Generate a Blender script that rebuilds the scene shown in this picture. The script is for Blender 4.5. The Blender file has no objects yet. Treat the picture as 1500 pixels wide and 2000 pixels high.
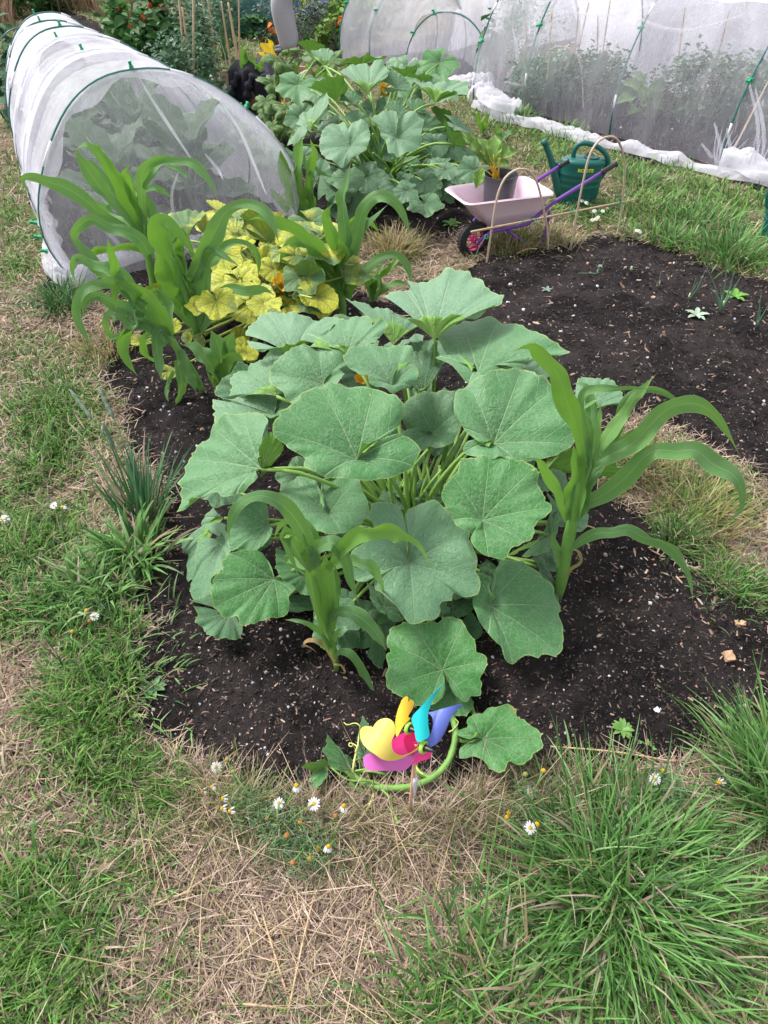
import bpy, bmesh, math, random
import numpy as np
from mathutils import Vector, Matrix
random.seed(7); rng=np.random.default_rng(7)
S=bpy.context.scene; COL=S.collection
# ---------------- camera, world, sun, exposure
TH=math.radians(44); CH=1.6; FP=1333.0
cd=bpy.data.cameras.new('camera'); cam=bpy.data.objects.new('camera',cd); COL.objects.link(cam)
cam.location=(0,0,CH); cam.rotation_euler=(math.pi/2-TH,0,0)
cd.sensor_fit='VERTICAL'; cd.sensor_height=36; cd.lens=36*FP/2000; cd.clip_start=.02; cd.clip_end=500
S.camera=cam
W=bpy.data.worlds.new("World"); S.world=W; W.use_nodes=True
wn=W.node_tree; bg=wn.nodes['Background']
SUN_EL=math.radians(56); SUN_ROT=math.radians(300)
sky=wn.nodes.new('ShaderNodeTexSky'); sky.sky_type='NISHITA'; sky.sun_disc=False
sky.sun_elevation=SUN_EL; sky.sun_rotation=SUN_ROT; sky.dust_density=3; sky.air_density=1
hs=wn.nodes.new('ShaderNodeHueSaturation'); hs.inputs['Saturation'].default_value=.22
wn.links.new(sky.outputs[0],hs.inputs['Color']); wn.links.new(hs.outputs[0],bg.inputs[0]); bg.inputs[1].default_value=.135
sd=bpy.data.lights.new('sun','SUN'); sd.energy=1.5; sd.angle=math.radians(12); sd.color=(1,.96,.92)
sun=bpy.data.objects.new('sun',sd); COL.objects.link(sun)
# direction to the sun: azimuth SUN_ROT from +Y clockwise
ds=Vector((math.sin(SUN_ROT)*math.cos(SUN_EL),math.cos(SUN_ROT)*math.cos(SUN_EL),math.sin(SUN_EL)))
sun.rotation_euler=ds.to_track_quat('Z','Y').to_euler()
S.view_settings.view_transform='Standard'; S.view_settings.look='None'; S.view_settings.gamma=1
S.view_settings.exposure=1.18
S.render.engine='CYCLES'
S.cycles.transparent_max_bounces=24; S.cycles.max_bounces=6
# ---------------- projection helpers (photo pixel -> place in the world)
RT=np.array([1.,0,0]); FW=np.array([0,math.cos(TH),-math.sin(TH)]); UP=np.array([0,math.sin(TH),math.cos(TH)]); C0=np.array([0,0,CH])
def ray(px,py):
    px=np.asarray(px,float)[...,None]; py=np.asarray(py,float)[...,None]
    return FW+(px-750)/FP*RT+(1000-py)/FP*UP
def P(px,py,z=0.):
    d=ray(px,py); t=(z-CH)/d[...,2]; return C0+d*t[...,None]
def Py(px,py,y):
    d=ray(px,py); t=y/d[...,1]; return C0+d*t[...,None]
def Pl(px,py,Q,n):
    d=ray(px,py); t=np.dot(Q-C0,n)/(d@n); return C0+d*t[...,None]
def proj(V):
    V=np.asarray(V,float)-C0; dz=V@FW; dz=np.where(dz<.05,.05,dz)
    return 750+FP*(V@RT)/dz, 1000-FP*(V@UP)/dz
def depth(V): return float((np.asarray(V)-C0)@FW)
def crop(ox,oy,s,pts): return [(ox+p[0]*s,oy+p[1]*s)+tuple(v*s for v in p[2:3]) for p in pts]
# ---------------- noise
def _h(ix,iy,s):
    n=(ix*374761393+iy*668265263+s*1442695041)&0xffffffff; n=((n^(n>>13))*1274126177)&0xffffffff
    return ((n^(n>>16))&0xffff)/65535.
def vnoise(x,y,s=0):
    x=np.asarray(x,float);y=np.asarray(y,float); ix=np.floor(x).astype(np.int64);iy=np.floor(y).astype(np.int64);fx=x-ix;fy=y-iy
    fx=fx*fx*(3-2*fx);fy=fy*fy*(3-2*fy)
    a=_h(ix,iy,s);b=_h(ix+1,iy,s);c=_h(ix,iy+1,s);d=_h(ix+1,iy+1,s)
    return (a*(1-fx)+b*fx)*(1-fy)+(c*(1-fx)+d*fx)*fy
def fbm(x,y,o=4,s=0):
    r=0;a=.5;t=0
    for k in range(o): r=r+a*vnoise(x*2**k,y*2**k,s+k*17);t+=a;a*=.5
    return r/t
# ---------------- material helpers
def newmat(name):
    m=bpy.data.materials.new(name); m.use_nodes=True; nt=m.node_tree; nt.nodes.clear()
    o=nt.nodes.new('ShaderNodeOutputMaterial'); return m,nt,o
def N(nt,t,**k):
    n=nt.nodes.new(t)
    for a,b in k.items():
        if a[0]=='i' and a[1:].isdigit(): n.inputs[int(a[1:])].default_value=b
        else: setattr(n,a,b)
    return n
def mth(nt,op,a,b=None,c=None,clamp=False):
    n=nt.nodes.new('ShaderNodeMath'); n.operation=op; n.use_clamp=clamp
    for i,v in enumerate((a,b,c)):
        if v is None: continue
        if isinstance(v,(int,float)): n.inputs[i].default_value=v
        else: nt.links.new(v,n.inputs[i])
    return n.outputs[0]
def mix(nt,f,a,b,mode='MIX'):
    n=nt.nodes.new('ShaderNodeMix'); n.data_type='RGBA'; n.blend_type=mode
    for i,v in ((0,f),(6,a),(7,b)):
        if isinstance(v,(int,float)): n.inputs[i].default_value=v
        elif isinstance(v,tuple): n.inputs[i].default_value=v if len(v)==4 else v+(1,)
        else: nt.links.new(v,n.inputs[i])
    return n.outputs[2]
def sstep(nt,x,lo,hi):
    n=nt.nodes.new('ShaderNodeMapRange'); n.interpolation_type='SMOOTHSTEP'
    nt.links.new(x,n.inputs[0]); n.inputs[1].default_value=lo;n.inputs[2].default_value=hi; return n.outputs[0]
def noise(nt,vec,scale,det=3,rough=.55,dist=0):
    n=nt.nodes.new('ShaderNodeTexNoise'); n.inputs['Scale'].default_value=scale;n.inputs['Detail'].default_value=det;n.inputs['Roughness'].default_value=rough;n.inputs['Distortion'].default_value=dist
    if vec is not None: nt.links.new(vec,n.inputs['Vector'])
    return n.outputs['Fac']
def bump(nt,h,s,d=.01):
    n=nt.nodes.new('ShaderNodeBump'); n.inputs['Strength'].default_value=s;n.inputs['Distance'].default_value=d; nt.links.new(h,n.inputs['Height']); return n.outputs[0]
def pbsdf(nt,col,rough=.6,normal=None,**k):
    n=nt.nodes.new('ShaderNodeBsdfPrincipled')
    if isinstance(col,tuple): n.inputs['Base Color'].default_value=col if len(col)==4 else col+(1,)
    else: nt.links.new(col,n.inputs['Base Color'])
    if isinstance(rough,(int,float)): n.inputs['Roughness'].default_value=rough
    else: nt.links.new(rough,n.inputs['Roughness'])
    if normal is not None: nt.links.new(normal,n.inputs['Normal'])
    for a,b in k.items(): n.inputs[a.replace('_',' ')].default_value=b
    return n.outputs[0]
def objco(nt): return nt.nodes.new('ShaderNodeTexCoord').outputs['Object']
def simple(name,col,rough=.5,var=.15,scale=20,b=.2,**k):
    """plain surface with uneven tone and grain"""
    m,nt,o=newmat(name); co=objco(nt); f=noise(nt,co,scale,5)
    c=mix(nt,f,tuple(v*(1-var) for v in col),tuple(min(1,v*(1+var)) for v in col))
    nt.links.new(pbsdf(nt,c,rough,bump(nt,noise(nt,co,scale*4),b,.003),**k),o.inputs[0]); return m
def transl(nt,o,shader,col,f=.3):
    t=nt.nodes.new('ShaderNodeBsdfTranslucent')
    if isinstance(col,tuple): t.inputs[0].default_value=col+(1,)
    else: nt.links.new(col,t.inputs[0])
    m=nt.nodes.new('ShaderNodeMixShader'); m.inputs[0].default_value=f
    nt.links.new(shader,m.inputs[1]);nt.links.new(t.outputs[0],m.inputs[2]);nt.links.new(m.outputs[0],o.inputs[0])
def attrmat(name,rough=.6,tr=.25,var=.25,scale=60,spec=.3):
    m,nt,o=newmat(name); a=N(nt,'ShaderNodeAttribute',attribute_name='col'); f=noise(nt,objco(nt),scale,3)
    c=mix(nt,mth(nt,'MULTIPLY',f,var*2),a.outputs['Color'],(.02,.02,.01),'MIX') if var<0 else mix(nt,1.0,a.outputs['Color'],mix(nt,f,(1-var,)*3,(1+var,)*3),'MULTIPLY')
    s=pbsdf(nt,c,rough,None,Specular_IOR_Level=spec)
    if tr: transl(nt,o,s,c,tr)
    else: nt.links.new(s,o.inputs[0])
    return m
# ---------------- object helpers
LOC={}
def tag(o,label=None,cat=None,group=None,kind=None):
    if label: o['label']=label
    if cat: o['category']=cat
    if group: o['group']=group
    if kind: o['kind']=kind
    return o
def empty(name,loc,label,cat,group=None):
    o=bpy.data.objects.new(name,None); COL.objects.link(o); o.location=tuple(loc); o.empty_display_size=.05; LOC[o]=np.array(loc,float)
    return tag(o,label,cat,group)
class MB:
    def __init__(s): s.v=[];s.f=[];s.uv=None;s.c=[]
    def add(s,V,F,col=None):
        b=len(s.v); s.v+= [tuple(map(float,p)) for p in V]; s.f+=[tuple(i+b for i in f) for f in F]
        if col is not None: s.c+=[tuple(col)]*len(V)
    def tube(s,pts,r,n=8,cap=True,col=None):
        pts=[np.asarray(p,float) for p in pts]; k=len(pts)
        if isinstance(r,(int,float)): r=[r]*k
        V=[];F=[]; ref=None
        for i,p in enumerate(pts):
            t=pts[min(i+1,k-1)]-pts[max(i-1,0)]; t=t/(np.linalg.norm(t)+1e-9)
            if ref is None: ref=np.array([0,0,1.]) if abs(t[2])<.9 else np.array([1.,0,0])
            a=ref-t*np.dot(ref,t); a/=np.linalg.norm(a)+1e-9; b=np.cross(t,a); ref=a
            for j in range(n):
                an=2*math.pi*j/n; V.append(p+(a*math.cos(an)+b*math.sin(an))*r[i])
        for i in range(k-1):
            for j in range(n): F.append((i*n+j,i*n+(j+1)%n,(i+1)*n+(j+1)%n,(i+1)*n+j))
        if cap: F.append(tuple(range(n))[::-1]); F.append(tuple(range((k-1)*n,k*n)))
        s.add(V,F,col)
    def lathe(s,c,prof,n=24,ax=None,col=None,sx=1,sy=1,caps=True):
        c=np.asarray(c,float); ax=np.array([0,0,1.]) if ax is None else np.asarray(ax,float)/np.linalg.norm(ax)
        a=np.cross(ax,[0,1,0]) if abs(ax[1])<.9 else np.cross(ax,[1,0,0]); a/=np.linalg.norm(a); b=np.cross(ax,a)
        V=[];F=[]
        for r,h in prof:
            for j in range(n):
                an=2*math.pi*j/n; V.append(c+ax*h+a*math.cos(an)*r*sx+b*math.sin(an)*r*sy)
        for i in range(len(prof)-1):
            for j in range(n): F.append((i*n+j,i*n+(j+1)%n,(i+1)*n+(j+1)%n,(i+1)*n+j))
        if caps:
            F.append(tuple(range(n))[::-1]); F.append(tuple(range((len(prof)-1)*n,len(prof)*n)))
        s.add(V,F,col)
    def box(s,c,sx,sy,sz,rot=0,col=None,M=None):
        V=[]
        for z in (-1,1):
            for x,y in ((-1,-1),(1,-1),(1,1),(-1,1)):
                p=np.array([x*sx/2,y*sy/2,z*sz/2])
                if M is not None: p=M@p
                else: p=np.array([p[0]*math.cos(rot)-p[1]*math.sin(rot),p[0]*math.sin(rot)+p[1]*math.cos(rot),p[2]])
                V.append(p+np.asarray(c))
        s.add(V,[(3,2,1,0),(4,5,6,7),(0,1,5,4),(1,2,6,5),(2,3,7,6),(3,0,4,7)],col)
    def ball(s,c,r,n=10,m=6,sc=(1,1,1),col=None):
        V=[];F=[]
        for i in range(m+1):
            th=math.pi*i/m
            for j in range(n):
                ph=2*math.pi*j/n; V.append((c[0]+r*sc[0]*math.sin(th)*math.cos(ph),c[1]+r*sc[1]*math.sin(th)*math.sin(ph),c[2]+r*sc[2]*math.cos(th)))
        for i in range(m):
            for j in range(n): F.append((i*n+j,(i+1)*n+j,(i+1)*n+(j+1)%n,i*n+(j+1)%n))
        s.add(V,F,col)
    def build(s,name,mat,parent=None,smooth=True,label=None):
        off=np.zeros(3); root=parent
        while root is not None and root not in LOC: root=root.parent
        if root is not None: off=LOC[root]
        me=bpy.data.meshes.new(name); me.from_pydata([(p[0]-off[0],p[1]-off[1],p[2]-off[2]) for p in s.v],[],s.f)
        if s.c and len(s.c)==len(s.v):
            a=me.color_attributes.new('col','FLOAT_COLOR','POINT'); a.data.foreach_set('color',[x for c in s.c for x in (c[0],c[1],c[2],1)])
        me.materials.append(mat); me.polygons.foreach_set('use_smooth',[smooth]*len(me.polygons)); me.update()
        o=bpy.data.objects.new(name,me); COL.objects.link(o); o.parent=parent
        if label: o['label']=label
        return o
def autosmooth(o,deg=35):
    me=o.data; bm=bmesh.new(); bm.from_mesh(me)
    bmesh.ops.remove_doubles(bm,verts=bm.verts,dist=1e-6)
    for e in bm.edges:
        if len(e.link_faces)==2 and e.calc_face_angle(0)>math.radians(deg): e.smooth=False
    bm.to_mesh(me); bm.free()
def npmesh(name,V,F,mat,col=None,uv=None,parent=None,smooth=True,origin=None):
    """V (n,3), F (m,4) ints"""
    off=np.zeros(3); root=parent
    while root is not None and root not in LOC: root=root.parent
    if root is not None: off=LOC[root]
    if origin is not None: off=np.asarray(origin,float)
    V=np.asarray(V,float)-off; F=np.asarray(F,np.int32); me=bpy.data.meshes.new(name)
    me.vertices.add(len(V)); me.vertices.foreach_set('co',V.ravel())
    k=F.shape[1]; me.loops.add(F.size); me.loops.foreach_set('vertex_index',F.ravel())
    me.polygons.add(len(F)); me.polygons.foreach_set('loop_start',np.arange(0,F.size,k)); me.polygons.foreach_set('loop_total',np.full(len(F),k))
    me.update(calc_edges=True)
    me.polygons.foreach_set('use_smooth',np.full(len(F),smooth))
    if col is not None:
        a=me.color_attributes.new('col','FLOAT_COLOR','POINT'); a.data.foreach_set('color',np.concatenate([col,np.ones((len(col),1))],1).ravel())
    if uv:
        for nm,arr in uv.items():
            l=me.uv_layers.new(name=nm); l.data.foreach_set('uv',arr[F.ravel()].ravel())
    me.materials.append(mat); me.validate()
    o=bpy.data.objects.new(name,me); COL.objects.link(o); o.parent=parent
    if origin is not None: o.location=tuple(origin)
    return o
def catmull(pts,n,closed=False):
    p=np.asarray(pts,float); k=len(p)
    if closed: q=np.vstack([p[-1],p,p[:2]]); segs=k
    else: q=np.vstack([2*p[0]-p[1],p,2*p[-1]-p[-2]]); segs=k-1
    out=[]
    for i in range(segs):
        a,b,c,d=q[i],q[i+1],q[i+2],q[i+3]
        for t in np.linspace(0,1,16,endpoint=False):
            out.append(.5*((2*b)+(c-a)*t+(2*a-5*b+4*c-d)*t*t+(3*b-a-3*c+d)*t**3))
    out.append(p[0] if closed else p[-1]); out=np.array(out)
    L=np.concatenate([[0],np.cumsum(np.linalg.norm(np.diff(out[:,:3] if out.shape[1]>2 else out,axis=0),axis=1))])
    u=np.linspace(0,L[-1],n); return np.stack([np.interp(u,L,out[:,j]) for j in range(out.shape[1])],1)
def inpoly(x,y,poly):
    x=np.asarray(x,float);y=np.asarray(y,float);ins=np.zeros(x.shape,bool); n=len(poly)
    for i in range(n):
        x1,y1=poly[i];x2,y2=poly[(i+1)%n]
        if y1==y2: continue
        c=((y1>y)!=(y2>y))&(x<(x2-x1)*(y-y1)/(y2-y1)+x1); ins^=c
    return ins
# ================= GROUND
SOIL=[(262,1392),(300,1440),(372,1478),(430,1530),(520,1585),(600,1570),(700,1545),(900,1535),(960,1500),(1060,1510),(1200,1500),(1345,1490),(1420,1450),(1520,1400),(1760,1330),
 (1760,1290),(1500,1215),(1400,1165),(1330,1085),(1260,1030),(1180,985),(1150,900),(1180,850),(1240,838),(1330,870),(1400,905),(1460,930),(1560,990),(1760,1040),
 (2200,800),(1760,640),(1500,572),(1380,525),(1290,490),(1215,468),(1120,480),(1060,492),(980,505),(930,520),(850,540),(760,600),(700,580),(690,480),(760,455),(850,470),(900,455),(960,420),(930,350),(880,330),(700,260),(600,200),(520,190),(430,205),(330,100),(230,50),(110,15),(30,40),(10,120),(30,260),(60,390),(110,470),(100,560),(190,570),(250,600),(215,680),(200,745),(245,800),(250,880),(330,960),(330,1010),(290,1100),(262,1180),(300,1240),(260,1290),(280,1340)]
SOIL2=[(655,120),(720,95),(900,60),(950,0),(960,-60),(1900,-60),(1900,380),(1500,372),(1400,335),(1250,318),(1100,262),(1000,240),(930,205),(930,172),(820,165),(720,150)]
SOIL3=[(440,62),(500,80),(640,100),(700,90),(640,40),(470,30)]
def maskpx(px,py,jit=1.0):
    wx=px+ (fbm(px/45.,py/45.,3,3)-.5)*60*jit; wy=py+(fbm(px/45.,py/45.,3,9)-.5)*40*jit*np.clip((py+100)/900,.15,1)
    return inpoly(wx,wy,SOIL)|inpoly(wx,wy,SOIL2)|inpoly(wx,wy,SOIL3)
# green strength blobs: (px,py,rx,ry,w)
GB=[(60,720,120,90,.8),(120,830,140,100,1),(90,930,120,60,.8),(60,1080,160,110,1.1),(180,1150,150,90,1.1),(60,1200,120,90,1),(210,1250,110,120,1.1),(200,1400,140,110,1.2),(190,1500,180,90,1),(320,1560,90,70,.8),(120,1660,200,90,.75),(90,1800,170,160,1.1),(60,1960,230,90,1),(230,1700,160,80,.6),(330,1850,120,60,.35),(270,1930,130,80,.5),
 (560,1980,200,40,.5),(820,1980,180,70,.8),(930,1930,120,70,.8),(1040,1900,120,120,.9),(1200,1760,220,230,1.2),(1180,1580,120,90,.8),(1510,1530,110,130,1.1),(1480,1900,120,120,.6),(1330,1980,200,70,.7),(1650,1700,120,300,.6),
 (1000,1560,150,60,.35),(1260,930,150,60,.7),(1360,1010,130,110,.8),(1330,1080,80,60,1),(1440,1160,110,50,1),(1290,1000,90,60,.5),
 (1340,400,260,90,1.1),(1450,500,180,70,1.1),(1300,330,200,50,1),(1080,260,140,70,1.1),(1000,230,90,60,1.1),(1300,470,130,50,.9),(1600,480,200,120,1),(1130,420,120,50,.7),(980,480,90,30,.4),
 (60,600,110,60,.5),(40,440,80,60,.8),(40,350,60,60,.7),(110,590,60,30,1.),(30,520,70,50,.7),(20,250,60,50,.5),(240,660,60,40,.5),(160,700,100,50,.5),
 (400,95,150,30,.9),(500,85,150,20,.9),(950,190,60,40,.9),(-150,900,200,900,.7),(60,180,80,60,.5),(780,505,60,40,.5)]
def greenpx(px,py):
    g=np.zeros(np.shape(px))
    for x,y,rx,ry,w in GB: g=np.maximum(g,w*np.exp(-(((px-x)/rx)**2+((py-y)/ry)**2)*.9))
    g=np.where(py<300,np.maximum(g,.55),g)
    return np.clip(g+ (fbm(px/60.,py/40.,3,5)-.5)*.9,0,1.2)
def H(x,y):
    """height of the ground at a world place"""
    x=np.asarray(x,float);y=np.asarray(y,float); px,py=proj(np.stack([x,y,np.zeros_like(x)],-1))
    m=inpoly(px,py,SOIL)
    mound=np.exp(-((x-.1)/1.0)**4-((y-1.7)/1.0)**4)*.05+np.exp(-((x-1.6)/1.1)**4-((y-2.8)/1.0)**4)*.05
    far=np.clip((y+.6),0,1)
    return far*(mound+(fbm(x*3,y*3,3,1)-.5)*.03+(fbm(x*1.1,y*1.1,2,2)-.5)*.04)
def micro(x,y,m):
    return np.where(m,(fbm(x*38,y*38,3,4)-.5)*.026+(fbm(x*7,y*7,3,6)-.5)*.065,(fbm(x*20,y*20,3,8)-.5)*.016)
def G(px,py,up=0.):
    p=P(px,py,0.); 
    for _ in range(3): p=P(px,py,H(p[...,0],p[...,1])+up) if np.ndim(px)==0 else np.stack([P(a,b,float(h)+up) for a,b,h in zip(px,py,H(p[:,0],p[:,1]))])
    return p
ys=[-8,-4,-2,-1.2,-.8,-.5,-.3,-.15]; 
ys+= [float(P(750,q,0)[1]) for q in np.arange(2370,-262,-5.0)]+[150.,250.]
ys=np.array(ys); sc=np.linspace(-1.15,1.15,520)
dep=np.maximum(ys*math.cos(TH)+CH*math.sin(TH),.95)
X=sc[None,:]*dep[:,None]; Y=np.repeat(ys[:,None],len(sc),1)
px,py=proj(np.stack([X,Y,np.zeros_like(X)],-1)); py=np.where(Y<-.05,2500,py)
MK=maskpx(px,py)&(Y>0); MK=MK
Z=H(X,Y)+micro(X,Y,MK); GR=greenpx(px,py)
V=np.stack([X,Y,Z],-1).reshape(-1,3); R_,C_=X.shape
idx=np.arange(R_*C_).reshape(R_,C_); F=np.stack([idx[:-1,:-1],idx[:-1,1:],idx[1:,1:],idx[1:,:-1]],-1).reshape(-1,4)
soilv=MK.reshape(-1); fm=soilv[F].sum(1)>=2
far=np.clip((V[:,1]-9.5)/3,0,1)
gcol=np.stack([GR.reshape(-1),soilv.astype(float),far],1)
def ground_mat():
    m,nt,o=newmat('turf_earth'); co=objco(nt); a=N(nt,'ShaderNodeAttribute',attribute_name='col'); sp=N(nt,'ShaderNodeSeparateColor'); nt.links.new(a.outputs['Color'],sp.inputs[0])
    n1=noise(nt,co,9,6,.7); n2=noise(nt,co,140,3); n3=noise(nt,co,45,4,.7,1.5)
    straw=mix(nt,n3,(.10,.07,.045),(.36,.27,.19)); earth=mix(nt,n2,(.045,.032,.026),(.14,.10,.08))
    b=mix(nt,sstep(nt,n1,.35,.6),earth,straw)
    grn=mix(nt,n3,(.03,.05,.015),(.12,.17,.05)); b=mix(nt,mth(nt,'MULTIPLY',sp.outputs[0],.75,clamp=True),b,grn)
    nt.links.new(pbsdf(nt,b,.95,bump(nt,noise(nt,co,160,4,.7),.8,.01),Specular_IOR_Level=.1),o.inputs[0]); return m
def soil_mat():
    m,nt,o=newmat('compost'); co=objco(nt)
    n1=noise(nt,co,60,6,.75); n2=noise(nt,co,260,3,.7); n3=noise(nt,co,4,4)
    c=mix(nt,sstep(nt,n1,.3,.75),(.006,.005,.0055),(.036,.029,.030)); c=mix(nt,mth(nt,'MULTIPLY',sstep(nt,n2,.6,.72),.7),c,(.12,.09,.08)); c=mix(nt,mth(nt,'MULTIPLY',sstep(nt,n3,.42,.6),.55),c,(.07,.056,.056))
    v=N(nt,'ShaderNodeTexVoronoi'); v.inputs['Scale'].default_value=95; nt.links.new(co,v.inputs['Vector'])
    s2=N(nt,'ShaderNodeSeparateColor'); nt.links.new(v.outputs['Color'],s2.inputs[0])
    spk=mth(nt,'MULTIPLY',sstep(nt,v.outputs['Distance'],.32,.2),sstep(nt,s2.outputs[0],.86,.9)); c=mix(nt,spk,c,mix(nt,s2.outputs[1],(.18,.12,.09),(.5,.45,.42)))
    nt.links.new(pbsdf(nt,c,.95,bump(nt,mth(nt,'ADD',noise(nt,co,120,6,.8),n2),1,.012),Specular_IOR_Level=.15),o.inputs[0]); return m
MG=ground_mat(); MS=soil_mat()
def sub(fsel,name,mat):
    FF=F[fsel]; u,inv=np.unique(FF,return_inverse=True)
    o=npmesh(name,V[u],inv.reshape(-1,4),mat,col=gcol[u]); tag(o,kind='structure'); return o
go=sub(~fm,'ground',MG); go['label']='worn allotment turf with green grass and bare dry patches'
so=sub(fm,'soil_bed',MS); so['label']='dark compost mulched soil of the vegetable beds'
# ---------------- blades
def blades(name,B,L,Wd,tilt,az,bend,col,mat,label=None,parent=None,kind='stuff',levels=(0,.3,.6,.85,1.),origin=None,twist=None):
    n=len(B); lv=np.array(levels); k=len(lv)
    dh=np.stack([np.cos(az),np.sin(az),np.zeros(n)],1); side=np.stack([-np.sin(az),np.cos(az),np.zeros(n)],1)
    if twist is not None: side=side*np.cos(twist)[:,None]+np.array([0,0,1.])*np.sin(twist)[:,None]
    Vv=np.zeros((n,k,2,3)); pos=B.copy(); prev=0
    for i,s in enumerate(lv):
        if i:
            an=tilt+bend*((s+prev)/2); d=dh*np.sin(an)[:,None]+np.array([0,0,1.])*np.cos(an)[:,None]; pos=pos+d*((s-prev)*L)[:,None]
            pos[:,2]=np.maximum(pos[:,2],B[:,2]+.003)
        w=Wd*(1-s**2.2)*(.75+.5*min(1,s*3))*.5+.0002
        Vv[:,i,0]=pos-side*w[:,None]; Vv[:,i,1]=pos+side*w[:,None]; prev=s
    base=(np.arange(n)*k*2)[:,None,None]; i=np.arange(k-1)[None,:,None]
    q=np.concatenate([base+i*2,base+i*2+1,base+i*2+3,base+i*2+2],2).reshape(-1,4)
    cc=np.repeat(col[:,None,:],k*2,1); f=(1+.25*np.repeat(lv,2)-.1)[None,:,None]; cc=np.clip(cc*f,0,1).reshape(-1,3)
    o=npmesh(name,Vv.reshape(-1,3),q,mat,col=cc,parent=parent,origin=origin)
    if label or kind: tag(o,label,kind=kind)
    return o
MGR=attrmat('grass_blade',.55,.3,.15); MST=attrmat('straw',.8,.12,.3,80)
def pal(n,cols,ws,j=.25):
    c=np.array(cols)[rng.choice(len(cols),n,p=np.array(ws)/sum(ws))]; return c*(1+rng.uniform(-j,j,(n,1)))
GC=[(.08,.19,.035),(.12,.26,.05),(.18,.34,.075),(.24,.34,.11),(.05,.13,.04)]
DC=[(.40,.30,.235),(.25,.18,.135),(.47,.37,.29),(.17,.12,.09),(.33,.27,.15)]
def samp(n,x0=-260,x1=1760,y0=-120,y1=2330,power=1.):
    a=rng.uniform(x0,x1,n); b=y0+(y1-y0)*rng.uniform(0,1,n)**power; return a,b
def gpos(a,b):
    p=P(a,b,0.); p[:,2]=H(p[:,0],p[:,1])-.004; return p
# green turf
a,b=samp(640000); m=~maskpx(a,b); a,b=a[m],b[m]; g=greenpx(a,b); k=rng.uniform(0,1,len(a))<np.clip(g*1.25-.2,0,1)**1.2; a,b,g=a[k],b[k],g[k]
B=gpos(a,b); n=len(a); dist=np.linalg.norm(B-C0,axis=1); az=rng.uniform(0,2*np.pi,n); flow=fbm(B[:,0]*2.2,B[:,1]*2.2,2,31)*12; az=np.where(rng.uniform(0,1,n)<.55,flow+rng.normal(0,.7,n),az)
L=rng.gamma(5,.0078,n)*(.55+.8*np.clip(g,0,1)); L=np.clip(L,.02,.17)
dry=rng.uniform(0,1,n)<.13; col=np.where(dry[:,None],pal(n,DC,[3,2,1,1,3]),pal(n,GC,[3,4,3,1.5,1.5]))
print('green blades',n)
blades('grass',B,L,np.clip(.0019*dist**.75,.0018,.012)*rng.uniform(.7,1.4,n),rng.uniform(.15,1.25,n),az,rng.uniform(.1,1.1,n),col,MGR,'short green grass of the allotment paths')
# straw thatch
a,b=samp(400000); inb=maskpx(a,b); g=greenpx(a,b); inb2=maskpx(a+rng.normal(0,14,len(a)),b+rng.normal(0,10,len(a)))
k=(~inb)&(rng.uniform(0,1,len(a))<np.clip(1-g*.95,.06,1)); k|=inb&(~inb2)&(rng.uniform(0,1,len(a))<.5)
a,b=a[k],b[k]; B=gpos(a,b); n=len(a); dist=np.linalg.norm(B-C0,axis=1)
B[:,2]+=rng.uniform(0,.02,n)
print('straw',n)
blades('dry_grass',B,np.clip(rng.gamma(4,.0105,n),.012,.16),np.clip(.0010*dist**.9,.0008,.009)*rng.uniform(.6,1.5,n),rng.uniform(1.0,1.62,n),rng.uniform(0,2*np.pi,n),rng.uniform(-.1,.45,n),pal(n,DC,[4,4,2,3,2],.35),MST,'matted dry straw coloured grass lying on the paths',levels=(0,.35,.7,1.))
# finer upright dry grass near the pinwheel
a=rng.uniform(380,1110,9000); b=rng.normal(1590,45,9000)+ (np.abs(a-760)/400)**2*-30; B=gpos(a,b); n=len(a)
c=np.where(rng.uniform(0,1,(n,1))<.35,pal(n,[(.16,.19,.06),(.12,.16,.05)],[1,1]),pal(n,DC,[3,2,3,1,3]))
k=(~maskpx(a,b-10))&~((a>590)&(a<900)&(b<1585))&~((a>880)&(a<1080)&(b<1530))&~((a>760)&(a<845)&(b<1640)); 
blades('dry_grass',B[k],np.clip(rng.gamma(6,.012,n),.03,.16)[k],np.full(n,.0016)[k],rng.uniform(.2,1.3,n)[k],rng.uniform(0,6.28,n)[k],rng.uniform(0,.9,n)[k],c[k],MST,'wiry half dead grass fringe between pinwheel and thatch')
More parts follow.
